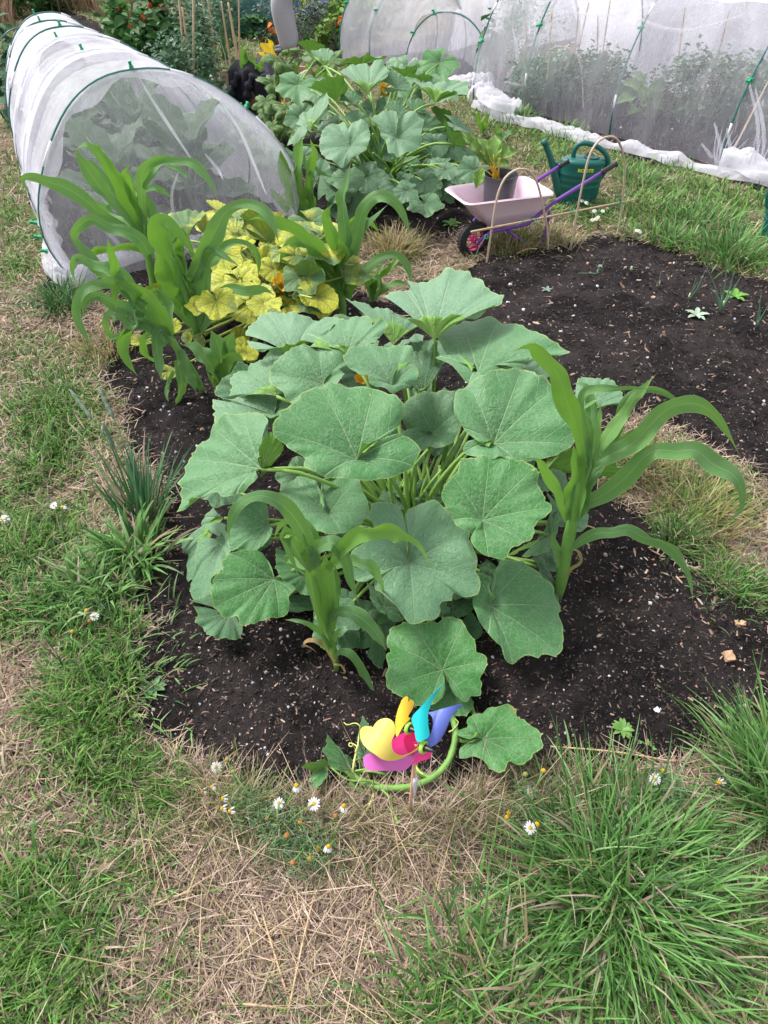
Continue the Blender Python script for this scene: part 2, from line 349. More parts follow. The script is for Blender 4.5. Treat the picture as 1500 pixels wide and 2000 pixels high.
# ---------------- chips and stones on the soil
def chips(name,n,label,cols,ws,lmin,lmax,asp,mat,flat=.3,power=1.,near=False,edge=0):
    a,b=samp(n,-200,1700,-60,1640,power); k=maskpx(a,b)
    if edge: k=maskpx(a,b)&~maskpx(a+rng.normal(0,edge,n),b+rng.normal(0,edge,n))
    a,b=a[k],b[k]; p=P(a,b,0.); mm=np.ones(len(a),bool); p[:,2]=H(p[:,0],p[:,1])+micro(p[:,0],p[:,1],mm)+.001
    n=len(p); dist=np.linalg.norm(p-C0,axis=1); l=rng.uniform(0,1,n)**2.5*(lmax-lmin)+lmin; l*=np.clip(dist/1.8,.8,2.2); w=l*rng.uniform(asp[0],asp[1],n); h=np.minimum(w,l)*flat
    az=rng.uniform(0,6.28,n); e=rng.normal(0,.28,n); ex=np.stack([np.cos(az)*np.cos(e),np.sin(az)*np.cos(e),np.sin(e)],1); ey=np.stack([-np.sin(az),np.cos(az),rng.normal(0,.25,n)],1); ez=np.cross(ex,ey)
    cs=np.array([(-1,-.6,-1),(1,-.8,-1),(.9,.8,-1),(-.9,1,-1),(-.8,-.6,1),(.75,-.6,1),(.8,.6,1),(-.8,.7,1)])
    cs=cs[None]*rng.uniform(.6,1.25,(n,8,3))
    Vv=p[:,None,:]+cs[:,:,0:1]*(ex*l[:,None]/2)[:,None,:]+cs[:,:,1:2]*(ey*w[:,None]/2)[:,None,:]+cs[:,:,2:3]*(ez*h[:,None]/2)[:,None,:]
    f=np.array([(4,5,6,7),(0,1,5,4),(1,2,6,5),(2,3,7,6),(3,0,4,7)]); FF=(np.arange(n)*8)[:,None,None]+f[None]
    c=np.repeat(pal(n,cols,ws,.3)[:,None],8,1).reshape(-1,3)
    print(name,n); o=npmesh(name,Vv.reshape(-1,3),FF.reshape(-1,4),mat,col=c,smooth=False); return tag(o,label,kind='stuff')
MCH=attrmat('chip',.85,0,.3,90,.2)
chips('bark_chips',130000,'dark bark shreds mulching the soil beds',[(.022,.018,.018),(.042,.032,.031),(.085,.063,.056),(.17,.125,.105),(.27,.20,.17)],[6,6,3.4,1.1,.3],.002,.015,(.12,.45),MCH,.5)
chips('wood_shavings',4200,'pale wood shavings scattered over the soil',[(.30,.2,.15),(.42,.31,.24),(.2,.13,.1)],[3,1,3],.004,.026,(.12,.4),MCH,.25)
chips('pebbles',5500,'small pale stones and perlite in the soil',[(.5,.46,.46),(.35,.28,.25),(.45,.27,.18),(.62,.6,.62),(.28,.29,.33)],[3,4,1.4,1,1],.0012,.010,(.6,1.),MCH,.7)
# ================= SQUASH LEAVES
def leaf_mat(name,ca,cb,back,varieg=0,vein=(.34,.47,.26)):
    m,nt,o=newmat(name)
    u1=N(nt,'ShaderNodeUVMap',uv_map='vein'); u2=N(nt,'ShaderNodeUVMap',uv_map='rad')
    s1=N(nt,'ShaderNodeSeparateXYZ'); nt.links.new(u1.outputs[0],s1.inputs[0]); s2=N(nt,'ShaderNodeSeparateXYZ'); nt.links.new(u2.outputs[0],s2.inputs[0])
    al,pe=s1.outputs[0],s1.outputs[1]; t,bl=s2.outputs[0],s2.outputs[1]; co=objco(nt)
    # main veins
    w=mth(nt,'MULTIPLY_ADD',al,-.010,.0135); d=mth(nt,'DIVIDE',pe,w); pv=mth(nt,'SUBTRACT',1,sstep(nt,d,.3,1.1))
    # side veins
    wob=mth(nt,'MULTIPLY_ADD',noise(nt,u1.outputs[0],5,2),.10,-.05)
    q=mth(nt,'ADD',mth(nt,'SUBTRACT',al,mth(nt,'MULTIPLY',pe,1.25)),wob); fr=mth(nt,'ABSOLUTE',mth(nt,'SUBTRACT',mth(nt,'FRACT',mth(nt,'MULTIPLY',q,5.5)),.5))
    sv=mth(nt,'MULTIPLY',mth(nt,'SUBTRACT',1,sstep(nt,fr,.01,.055)),sstep(nt,q,.02,.12)); sv=mth(nt,'MULTIPLY',sv,.5)
    vo=N(nt,'ShaderNodeTexVoronoi'); vo.feature='DISTANCE_TO_EDGE'; vo.inputs['Scale'].default_value=15; nt.links.new(u1.outputs[0],vo.inputs['Vector'])
    vo2=N(nt,'ShaderNodeTexVoronoi'); vo2.feature='DISTANCE_TO_EDGE'; vo2.inputs['Scale'].default_value=70; nt.links.new(co,vo2.inputs['Vector'])
    tv=mth(nt,'MULTIPLY',mth(nt,'SUBTRACT',1,sstep(nt,vo2.outputs['Distance'],.0,.09)),.34)
    vm=mth(nt,'MAXIMUM',mth(nt,'MAXIMUM',pv,sv),tv)
    n=noise(nt,co,14,5,.65); n2=noise(nt,co,90,3)
    base=mix(nt,bl,ca,cb); base=mix(nt,mth(nt,'MULTIPLY',sstep(nt,n,.35,.7),.42),base,mix(nt,.5,base,(.24,.38,.22)) ); base=mix(nt,mth(nt,'MULTIPLY',n2,.25),base,(.03,.08,.03))
    if varieg:
        near=mth(nt,'MAXIMUM',mth(nt,'SUBTRACT',1,sstep(nt,pe,.01,.06)),mth(nt,'SUBTRACT',1,sstep(nt,vo2.outputs['Distance'],.0,.09)))
        near=mth(nt,'MAXIMUM',near,mth(nt,'SUBTRACT',1,sstep(nt,fr,.03,.16)))
        zone=sstep(nt,mth(nt,'ADD',noise(nt,co,9,4),mth(nt,'MULTIPLY',bl,.5)),.58,.82)
        base=mix(nt,mth(nt,'MULTIPLY',zone,mth(nt,'SUBTRACT',1,mth(nt,'MULTIPLY',near,.5))),base,(.58,.58,.03))
        col=base
    else: col=mix(nt,mth(nt,'MULTIPLY',vm,.52),base,vein)
    edge=sstep(nt,mth(nt,'ADD',t,mth(nt,'MULTIPLY',noise(nt,co,30,2),.03)),.985,1.015); col=mix(nt,mth(nt,'MULTIPLY',edge,.6),col,(.34,.45,.13))
    spot=mth(nt,'MULTIPLY',sstep(nt,noise(nt,co,35,3),.70,.76),sstep(nt,t,.75,.95)); col=mix(nt,mth(nt,'MULTIPLY',spot,.6),col,(.5,.5,.12))
    br=mth(nt,'MULTIPLY',sstep(nt,noise(nt,co,9,5,.7),.68,.72),sstep(nt,t,.86,.99)); col=mix(nt,mth(nt,'MULTIPLY',br,.7),col,(.30,.20,.08))
    g=nt.nodes.new('ShaderNodeNewGeometry'); bcol=mix(nt,mth(nt,'MULTIPLY',mth(nt,'MAXIMUM',pv,sv),.6),back,(.32,.46,.14)); bcol=mix(nt,mth(nt,'MULTIPLY',n,.4),bcol,(.08,.16,.02))
    if varieg: bcol=mix(nt,.5,bcol,base)
    col=mix(nt,g.outputs['Backfacing'],col,bcol)
    h=mth(nt,'SUBTRACT',mth(nt,'ADD',mth(nt,'MULTIPLY',noise(nt,co,38,5,.6),.75),mth(nt,'MULTIPLY',sstep(nt,vo2.outputs['Distance'],0,.15),.07)),mth(nt,'MULTIPLY',mth(nt,'MAXIMUM',pv,sv),.35))
    # wrinkles close to the middle of the leaf
    h=mth(nt,'ADD',h,mth(nt,'MULTIPLY',mth(nt,'MULTIPLY',noise(nt,u1.outputs[0],13,4,.6,1.6),mth(nt,'SUBTRACT',1,sstep(nt,t,.1,.85))),2.6))
    rg=mth(nt,'MULTIPLY_ADD',n,.3,.34)
    s=pbsdf(nt,col,rg,bump(nt,h,.8,.006),Specular_IOR_Level=.4,Sheen_Weight=.18,Sheen_Roughness=.45)
    transl(nt,o,s,mix(nt,.5,col,(.16,.38,.03)),.16); return m
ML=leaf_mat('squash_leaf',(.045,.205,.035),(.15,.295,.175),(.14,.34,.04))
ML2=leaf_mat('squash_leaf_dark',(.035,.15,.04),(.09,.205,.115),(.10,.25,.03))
MLY=leaf_mat('variegated_leaf',(.07,.17,.04),(.12,.22,.06),(.16,.27,.03),1)
MPET=simple('leaf_stalk',(.20,.36,.07),.5,.3,30); MPETY=simple('leaf_stalk_pale',(.33,.42,.10),.5,.3,30)
def fitn(Jw,pj,rim,cup,under,bias):
    tc=C0-Jw; tc/=np.linalg.norm(tc); hz=np.array([tc[0],tc[1],0]); hz/=np.linalg.norm(hz); sd=np.cross([0,0,1.],hz)
    best=None; rr=ray(rim[:,0],rim[:,1]); rd=ray(*pj)
    base=np.array([0,0,1.])*.8+hz*.35 if not under else np.array([0,0,1.])*.5-hz*.85
    if bias is not None: base=base+sd*bias[0]+hz*bias[1]+np.array([0,0,1.])*(bias[2] if len(bias)>2 else 0)
    base/=np.linalg.norm(base)
    for e in np.radians(np.arange(-70,91,8)):
        for a in np.radians(np.arange(-90,91,12)):
            n=hz*math.cos(e)*math.cos(a)+sd*math.cos(e)*math.sin(a)+np.array([0,0,1.])*math.sin(e)
            if under: n=-hz*math.cos(e)*math.cos(a)+sd*math.cos(e)*math.sin(a)+np.array([0,0,1.])*math.sin(e)
            if n[2]<-.1: continue
            f=n@tc
            if (not under and f<.22) or (under and f>-.18): continue
            t=(np.dot(Jw-C0,n))/(rr@n)
            if (t<=0).any(): continue
            R=C0+rr*t[:,None]; q=R-R.mean(0); ev=np.linalg.svd(q,compute_uv=False)[:2]
            c=abs(math.log(ev[0]/ev[1])-.08)*1.0+(1-n@base)*1.1
            if best is None or c<best[0]: best=(c,n)
    return best[1]
def leaf(root,J,rim,h,blue=.5,cup=.24,mat=None,under=False,bias=None,attach=None,pet=.0055,base=None,yw=None,closed=None,bulge=.10,petmat=None,nn=None,label=None,wave=1.,ncol=110,nrow=14):
    """J, rim in photo pixels; h = height of the leaf middle over the ground (or yw = distance)."""
    mat=mat or ML; rim=np.array(rim,float); J=(float(J[0]),float(J[1]))
    if closed is None: closed=np.linalg.norm(rim[0]-rim[-1])>.45*np.ptp(rim,axis=0).max() or False
    if closed: rim=np.vstack([rim,rim[:1]])
    rc=catmull(rim,ncol+1) if not closed else catmull(rim[:-1],ncol+1,True)
    Jw=P(J[0],J[1],h) if yw is None else Py(J[0],J[1],yw)
    n=np.array(nn,float)/np.linalg.norm(nn) if nn is not None else fitn(Jw,J,rc[::4],cup,under,bias)
    R0=C0+ray(rc[:,0],rc[:,1])*((np.dot(Jw-C0,n))/(ray(rc[:,0],rc[:,1])@n))[:,None]
    size=np.sqrt(np.mean(np.sum((R0-R0.mean(0))**2,1)))*1.0
    Q=Jw+n*cup*size*(1 if not under else 1)
    rr=ray(rc[:,0],rc[:,1]); R=C0+rr*((np.dot(Q-C0,n))/(rr@n))[:,None]
    d=R-Jw; dl=d-np.outer(d@n,n); rad=np.linalg.norm(dl,axis=1); mr=rad.max()
    K=len(R); ang=np.unwrap(np.arctan2(dl@np.cross(n,[.31,.62,.5]),dl@np.cross(n,np.cross(n,[.31,.62,.5]))))
    # veins to the lobes
    vi=[]
    for fq in ((.07,.2,.34,.5,.66,.8,.93) if not closed else (.04,.2,.36,.5,.64,.8,.96)):
        i0=int(fq*(K-1)); w=max(2,K//30); a_,b_=max(0,i0-w),min(K-1,i0+w); vi.append(a_+int(np.argmax(rad[a_:b_+1])))
    va=ang[vi]; da=np.abs(ang[:,None]-va[None]).min(1); da=np.minimum(da,1.3)
    ts=np.linspace(0,1,nrow)**.9; ts[0]=.0
    r=np.random.default_rng(int(abs(J[0]*13+J[1]*7))); ph=r.uniform(0,6.28,4); th=np.linspace(0,1,K)
    bend=np.sin(th*2*np.pi*2+ph[2])*r.uniform(.03,.085)+np.sin(th*2*np.pi+ph[1])*r.uniform(0,.05)
    wv=(np.sin(th*2*np.pi*4+ph[0])+.7*np.sin(th*2*np.pi*7+ph[1])+.5*np.sin(th*2*np.pi*13+ph[2]))
    env=np.minimum(1,np.minimum(th,1-th)*12) if not closed else 1
    ser=1+r.normal(0,.007,K)+.012*np.sin(th*2*np.pi*19+ph[3]+np.sin(th*9)*2)+.008*np.sin(th*2*np.pi*33)
    V=[];UV=[];UR=[]
    puff=np.abs(np.sin(np.clip(da/.45,0,1)*np.pi/2))
    for t in ts:
        tt=t
        p=Jw+d*(tt*(1+(ser-1)*t))[:,None]
        off=size*(bulge*4*tt*(1-tt)*(1.0)+wave*.045*wv*env*tt**3+bend*wave*tt**1.7+.07*(1-puff)*-1*tt*(1-tt*.3)+.0*puff*np.sin(np.pi*min(1,tt*1.0))*(.6))
        p=p+n[None]*off[:,None]; V.append(p); al=rad*tt/mr; UV.append(np.stack([al*np.cos(da),al*np.sin(da)],1)); UR.append(np.stack([np.full(K,t),np.full(K,blue)],1))
    V=np.concatenate(V);UV=np.concatenate(UV);UR=np.concatenate(UR)
    idx=np.arange(len(ts)*K).reshape(len(ts),K); F_=np.stack([idx[:-1,:-1],idx[:-1,1:],idx[1:,1:],idx[1:,:-1]],-1).reshape(-1,4)
    i=len(ts)//2*K; c=np.cross(V[i+K//2+1]-V[i+K//2],V[i+K//2+K]-V[i+K//2])
    nrm=np.zeros(3)
    a0,b0,c0=V[F_[:,0]],V[F_[:,1]],V[F_[:,3]]; nrm=np.cross(b0-a0,c0-a0).sum(0)
    if nrm@n<0: F_=F_[:,::-1]
    o=npmesh('leaf',V,F_,mat,uv={'vein':UV,'rad':UR},parent=root)
    if label: o['label']=label
    if base is not None:
        b=np.array(base,float); Jp=Jw-n*.002; v=Jp-b; hz=np.array([v[0],v[1],0]); 
        mid1=b+np.array([v[0]*.25,v[1]*.25,v[2]*.55]); mid2=b+np.array([v[0]*.7,v[1]*.7,v[2]*.98])-n*.02
        pts=catmull([b,mid1,mid2,Jp],12); mb=MB(); mb.tube(pts,list(np.linspace(pet*1.35,pet*.8,12)),7); mb.build('leaf_stalk',petmat or MPET,root)
    return o,Jw,n,size
A_=(320,520,1/3);B_=(760,500,.48);C_=(320,900,1/3);D_=(680,900,1/3);E_=(560,1300,.36);FR=(0,0,1);F_C=(540,60,400/1500)
# ---- the large squash plant in front
r1=G(800,1065); r1[2]=float(H(r1[0],r1[1]))
sq=empty('squash_plant',r1,'large green squash plant filling the front bed, its vine curling around the pinwheel','squash plant','squash plants')
FRONT=[
 (A_,(1130,1135),[(1165,1045),(1220,1030),(1300,990),(1345,950),(1395,890),(1405,820),(1370,770),(1300,740),(1250,700),(1180,690),(1070,678),(960,685),(870,710),(795,770),(735,840),(680,880),(645,930),(640,985),(690,1020),(740,1060),(828,1110),(822,1150),(860,1190),(930,1210),(1050,1225),(1150,1238),(1250,1238),(1330,1225),(1400,1185),(1470,1150),(1500,1095),(1480,1050),(1430,1015),(1370,1003),(1290,1015),(1220,1060),(1165,1110)],.50,.2,{}),
 (A_,(575,1190),[(560,1110),(552,1060),(575,1000),(590,940),(600,885),(570,860),(490,852),(430,865),(370,890),(310,920),(240,1000),(170,1070),(125,1120),(105,1200),(90,1280),(65,1370),(70,1418),(140,1395),(170,1365),(250,1350),(320,1335),(370,1355),(450,1305),(520,1265),(545,1230)],.40,.35,dict(bias=(-.5,.2))),
 (A_,(575,1190),[(560,1110),(562,1060),(595,1000),(640,975),(680,1010),(706,1060),(660,1130),(600,1205),(560,1240)],.40,.3,dict(under=True,bias=(.6,.3),closed=False)),
 (A_,(935,695),[(1000,620),(1040,595),(1068,560),(1060,505),(1000,478),(900,470),(800,470),(720,515),(660,560),(618,610),(613,650),(650,690),(690,730),(740,785),(800,800),(880,780),(980,740),(1030,690),(1058,640),(1050,612),(1010,603),(970,635)],.46,.45,{}),
 (A_,(1338,700),[(1340,640),(1375,580),(1430,565),(1462,530),(1455,490),(1400,460),(1320,465),(1250,458),(1200,447),(1150,460),(1090,480),(1060,520),(1065,560),(1110,600),(1150,640),(1195,640),(1205,690),(1290,712),(1340,735),(1400,710),(1450,690),(1487,650),(1490,605),(1460,573),(1420,572),(1370,610)],.5,.5,{}),
 (A_,(760,530),[(475,400),(510,345),(545,300),(600,270),(680,275),(760,290),(860,290),(950,280),(1050,290),(1000,335),(960,380),(880,420),(830,450),(740,455),(660,465),(590,475),(510,465),(480,430)],.47,.85,dict(cup=.3)),
 (A_,(1080,530),[(805,440),(830,395),(880,375),(930,340),(1000,320),(1060,295),(1160,280),(1210,300),(1225,345),(1255,335),(1305,325),(1305,365),(1260,405),(1230,440),(1180,450),(1080,470),(1000,440),(960,468),(910,440),(850,475),(810,470)],.5,.5,dict(cup=.3)),
 (FR,(848,664),[(748,580),(798,558),(796,545),(822,543),(842,541),(870,531),(904,531),(925,538),(942,548),(952,560),(980,572),(978,588),(950,597),(920,606),(904,600),(895,608),(851,620),(832,618),(818,624),(790,617),(760,608)],.56,.9,dict(cup=.35,boff=(.1,.42))),
 (FR,(768,674),[(675,583),(690,588),(710,589),(730,596),(748,600),(790,618),(830,628),(808,636),(770,626),(722,620),(700,608)],.47,.75,dict(cup=.4,boff=(0,.35))),
 (B_,(362,478),[(340,450),(290,430),(245,395),(210,345),(190,300),(230,270),(280,245),(340,243),(400,255),(470,285),(560,305),(655,345),(740,368),(690,395),(640,385),(600,410),(560,420),(520,435),(475,428),(440,445),(400,482),(330,510),(280,490),(230,455),(188,430),(230,405),(290,420),(335,468)],.5,.4,dict(cup=.2,boff=(.1,.2))),
 (B_,(425,765),[(420,740),(385,765),(340,740),(300,700),(265,640),(262,600),(275,550),(310,520),(370,490),(450,462),(540,448),(590,450),(600,475),(650,480),(670,500),(690,570),(710,610),(748,680),(757,740),(740,770),(690,800),(620,830),(550,840),(490,845),(450,820),(420,835),(370,825),(320,800),(303,770),(325,748),(370,760),(405,778)],.46,.3,{}),
 (D_,(785,350),[(770,400),(700,405),(640,370),(600,290),(560,240),(548,190),(580,130),(640,70),(665,0),(800,-30),(950,-20),(1080,20),(1110,60),(1130,150),(1165,210),(1195,250),(1200,290),(1150,330),(1110,360),(1085,390),(1090,440),(1020,490),(950,520),(935,560),(880,570),(830,560),(790,545),(750,520),(725,480),(720,440),(745,415)],.38,.1,{}),
 (D_,(362,603),[(358,500),(345,400),(345,300),(380,260),(450,235),(520,228),(570,255),(600,310),(640,370),(700,410),(710,480),(740,560),(750,620),(780,710),(770,750),(730,790),(690,800),(620,765),(610,810),(545,825),(550,870),(520,910),(450,940),(390,955),(340,930),(305,880),(290,860),(230,800),(165,750),(155,715),(160,675),(120,710),(60,710),(20,690),(15,600),(15,540),(80,505),(110,480),(150,420),(125,340),(130,280),(170,235),(240,225),(300,250),(328,300),(340,370),(340,440),(345,510)],.27,.75,{}),
 (C_,(965,312),[(930,270),(920,200),(925,130),(945,95),(1000,80),(1100,85),(1150,110),(1170,180),(1195,240),(1200,310),(1180,350),(1120,400),(1040,430),(960,440),(900,420),(830,390),(750,350),(700,310),(680,250),(675,190),(710,140),(760,95),(830,85),(890,110),(910,180),(918,250)],.3,.4,{}),
 (C_,(622,378),[(640,400),(625,450),(580,500),(520,535),(450,515),(385,520),(370,420),(400,330),(430,260),(500,220),(590,240),(610,300),(600,350)],.27,.35,{}),
 (C_,(645,695),[(640,660),(625,600),(600,560),(575,530),(500,525),(430,530),(370,540),(345,580),(345,630),(310,670),(285,710),(275,780),(290,840),(330,890),(380,910),(430,905),(445,950),(480,965),(560,940),(640,920),(700,910),(730,880),(735,830),(730,800),(765,760),(760,730),(700,700),(670,680)],.2,.05,{}),
 (C_,(365,470),[(235,380),(280,360),(340,365),(370,420),(385,520),(345,580),(345,630),(310,680),(280,720),(275,790),(240,800),(200,820),(160,810),(150,760),(160,690),(190,610),(200,520),(225,450)],.17,.7,dict(bias=(-.4,.2))),
 (C_,(350,335),[(290,270),(230,320),(200,380),(140,430),(110,490),(90,590),(60,640),(80,700),(110,720),(160,680),(200,600),(215,500),(235,400),(290,330)],.16,.8,dict(bias=(-.5,.1))),
 (C_,(385,900),[(160,820),(220,800),(280,780),(330,800),(400,860),(440,930),(460,980),(450,1030),(410,1050),(360,1040),(300,1040),(250,1010),(235,965),(190,940),(200,890),(170,850)],.08,.75,{}),
 (C_,(860,650),[(665,500),(660,560),(670,640),(700,710),(770,740),(790,755),(850,790),(870,720),(860,640),(800,560),(720,500)],.14,.4,{}),
 (A_,(645,880),[(285,780),(290,840),(300,915),(350,900),(400,890),(440,880),(500,870),(570,875),(620,900),(650,890),(720,850),(725,790),(700,775),(660,830),(660,760),(600,740),(530,742),(480,770),(400,780),(330,770)],.36,.65,{}),
 (A_,(660,760),[(380,760),(400,720),(400,670),(470,600),(500,560),(560,540),(600,490),(660,460),(720,465),(760,485),(720,540),(680,600),(640,650),(600,690),(540,715),(480,745),(440,765)],.42,.65,dict(cup=.25)),
 (B_,(180,722),[(150,715),(110,700),(60,680),(55,620),(100,570),(180,552),(260,550),(300,600),(290,680),(280,720),(240,770),(200,785),(170,780),(120,795),(60,765),(35,735),(80,700),(130,705)],.33,.3,dict(mat='d')),
 (B_,(120,470),[(40,370),(100,345),(160,345),(190,370),(205,410),(170,460),(90,440),(50,410)],.38,.6,dict(mat='d')),
 (B_,(140,570),[(80,400),(150,385),(210,400),(225,440),(190,490),(150,530),(110,540),(80,490)],.36,.5,dict(mat='d',cup=.3)),
 (B_,(800,640),[(760,610),(770,500),(850,500),(900,510),(940,540),(955,590),(860,600),(800,612)],.33,.85,dict(cup=.3)),
 (B_,(640,870),[(610,850),(700,800),(770,770),(860,790),(930,840),(965,880),(900,892),(800,880),(700,870)],.26,.6,dict(under=True)),
 (B_,(730,1085),[(620,900),(650,870),(700,870),(740,920),(750,1000),(740,1080),(700,1100),(660,1040),(640,960)],.17,.9,dict(mat='d')),
 (D_,(1190,430),[(930,560),(1000,540),(1080,490),(1100,430),(1160,380),(1180,320),(1210,290),(1240,330),(1225,420),(1180,500),(1120,550),(1020,570)],.2,.35,dict(mat='d')),
 (D_,(820,845),[(850,790),(835,750),(850,690),(865,640),(895,600),(900,575),(970,575),(1040,575),(1090,620),(1140,680),(1185,740),(1235,830),(1245,900),(1255,1000),(1255,1100),(1220,1150),(1150,1130),(1130,1150),(1040,1140),(980,1175),(930,1150),(900,1080),(850,1050),(820,1000),(770,950),(740,900),(728,840),(730,810),(760,760),(780,700),(810,720),(835,780)],.18,.25,{}),
 (D_,(1110,620),[(1070,570),(1130,560),(1170,610),(1200,700),(1235,790),(1245,880),(1180,780),(1110,680)],.13,.7,dict(mat='d')),
 (D_,(552,1225),[(590,1285),(610,1340),(660,1390),(700,1400),(720,1370),(770,1370),(785,1320),(785,1290),(770,1270),(810,1210),(810,1160),(780,1130),(750,1120),(740,1050),(710,1010),(680,970),(650,930),(600,918),(560,930),(530,950),(480,940),(400,955),(330,930),(270,960),(230,1010),(225,1070),(245,1120),(222,1160),(235,1210),(220,1260),(222,1310),(250,1350),(300,1380),(360,1400),(400,1430),(460,1440),(540,1400),(570,1340),(565,1280)],.12,.0,{}),
 (D_,(600,1330),[(460,1430),(500,1460),(600,1480),(690,1490),(730,1440),(725,1390),(660,1330),(600,1290),(520,1320)],.06,.1,{}),
 (E_,(1062,402),[(1040,365),(1020,370),(1010,400),(975,400),(930,375),(925,345),(960,335),(985,330),(975,300),(1000,265),(1060,260),(1090,230),(1150,225),(1200,205),(1245,225),(1245,270),(1290,290),(1300,320),(1360,350),(1385,400),(1380,450),(1340,480),(1300,520),(1250,525),(1200,515),(1190,560),(1150,580),(1100,550),(1070,510),(1010,490),(940,500),(940,450),(970,430),(1010,415)],.07,.0,{}),
 (C_,(1260,960),[(1160,1000),(1230,880),(1320,880),(1370,930),(1330,1000),(1310,1100),(1310,1220),(1240,1200),(1180,1130)],.08,.5,dict(mat='d')),
 (C_,(1010,950),[(875,860),(880,960),(880,1050),(960,1100),(1080,1110),(1150,1060),(1130,960),(1060,900),(960,880)],.09,.3,dict(mat='d')),
 (C_,(1060,860),[(1005,840),(1010,760),(1060,750),(1120,790),(1130,850),(1090,890),(1030,880)],.13,.8,dict(mat='d')),
 (C_,(1290,860),[(1200,700),(1250,740),(1330,800),(1400,870),(1410,930),(1350,935),(1260,880),(1210,810)],.14,.1,dict(mat='d')),
 (D_,(260,265),[(175,230),(210,170),(270,150),(330,190),(355,240),(340,290),(280,290),(200,270)],.2,.4,dict(mat='d')),
 (D_,(320,190),[(240,160),(300,105),(360,115),(400,180),(370,240),(310,220)],.22,.2,dict(mat='d')),
 (D_,(460,200),[(390,180),(420,110),(500,100),(550,150),(545,240),(480,260),(400,255)],.22,.1,dict(mat='d')),
 (D_,(700,980),[(670,950),(720,890),(770,960),(790,1010),(740,1050),(690,1030)],.06,.1,dict(mat='d')),
 (D_,(820,670),[(775,625),(830,640),(860,690),(840,730),(780,710)],.1,.1,dict(mat='d')),
 (D_,(1300,360),[(1235,390),(1290,320),(1400,300),(1395,380),(1350,420),(1280,415)],.2,.9,{}),
 (D_,(1180,600),[(1120,550),(1170,520),(1235,560),(1230,640),(1170,640)],.1,.8,dict(mat='d')),
 (B_,(560,500),[(470,470),(520,440),(600,430),(660,440),(640,500),(560,520)],.4,.9,dict(mat='d')),
 (C_,(540,860),[(640,690),(700,760),(860,800),(880,870),(800,880),(700,860),(600,800)],.1,.2,dict(mat='d')),
 (D_,(620,850),[(480,830),(560,790),(700,800),(740,840),(700,900),(600,930),(520,900)],.1,.05,dict(mat='d')),
]
def plant(root,rows,base,pet=.0055,petmat=None,dflt=ML,sc=1.):
    for cr,J,rim,h,bl,kw in rows:
        kw=dict(kw); m=kw.pop('mat',None); m=ML2 if m=='d' else (m or dflt)
        R=[(cr[0]+x*cr[2],cr[1]+y*cr[2]) for x,y in rim]; JJ=(cr[0]+J[0]*cr[2],cr[1]+J[1]*cr[2])
        bb=np.array(base)+np.array([rng.normal(0,.03),rng.normal(0,.03),0])
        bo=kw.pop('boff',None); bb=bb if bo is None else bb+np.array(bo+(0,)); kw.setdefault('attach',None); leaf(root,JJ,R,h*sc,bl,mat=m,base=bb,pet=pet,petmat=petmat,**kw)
plant(sq,FRONT,r1+np.array([0,0,.01]),.0062)

def fillers(root,n,xr,yr,hr,rr,base,mat,seed,region,petmat=None,pet=.005):
    """lower storey leaves half hidden under the big ones"""
    g=np.random.default_rng(seed); k=0
    while k<n:
        x,y=g.uniform(*xr),g.uniform(*yr)
        if not region(x,y): continue
        R=g.uniform(*rr); s0=g.uniform(-1.2,1.2)-math.pi/2; th=np.linspace(.22,2*math.pi-.22,26); p1,p2=g.uniform(0,6,2)
        r=R*(1+.10*np.cos(5*th+p1*.3)+.05*np.sin(9*th+p2))*(1-.25*np.exp(-(np.minimum(th,2*math.pi-th)/.35)**2)); e=g.uniform(.6,.95)
        rim=[(x+a*math.cos(s0+t),y+a*math.sin(s0+t)*e) for a,t in zip(r,th)]
        leaf(root,(x,y),rim,g.uniform(*hr),g.uniform(0,.9),mat=mat,base=np.array(base)+g.normal(0,.03,3)*[1,1,0],pet=pet,petmat=petmat,wave=.6 if mat is MLY else 1.,ncol=70,nrow=9,closed=False); k+=1
el=lambda cx,cy,rx,ry,r0=0: (lambda x,y: r0<((x-cx)/rx)**2+((y-cy)/ry)**2<1)
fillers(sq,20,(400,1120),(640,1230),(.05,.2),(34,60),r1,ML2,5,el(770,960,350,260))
fillers(sq,14,(480,1050),(640,820),(.22,.34),(40,62),r1,ML2,6,el(760,740,290,90))
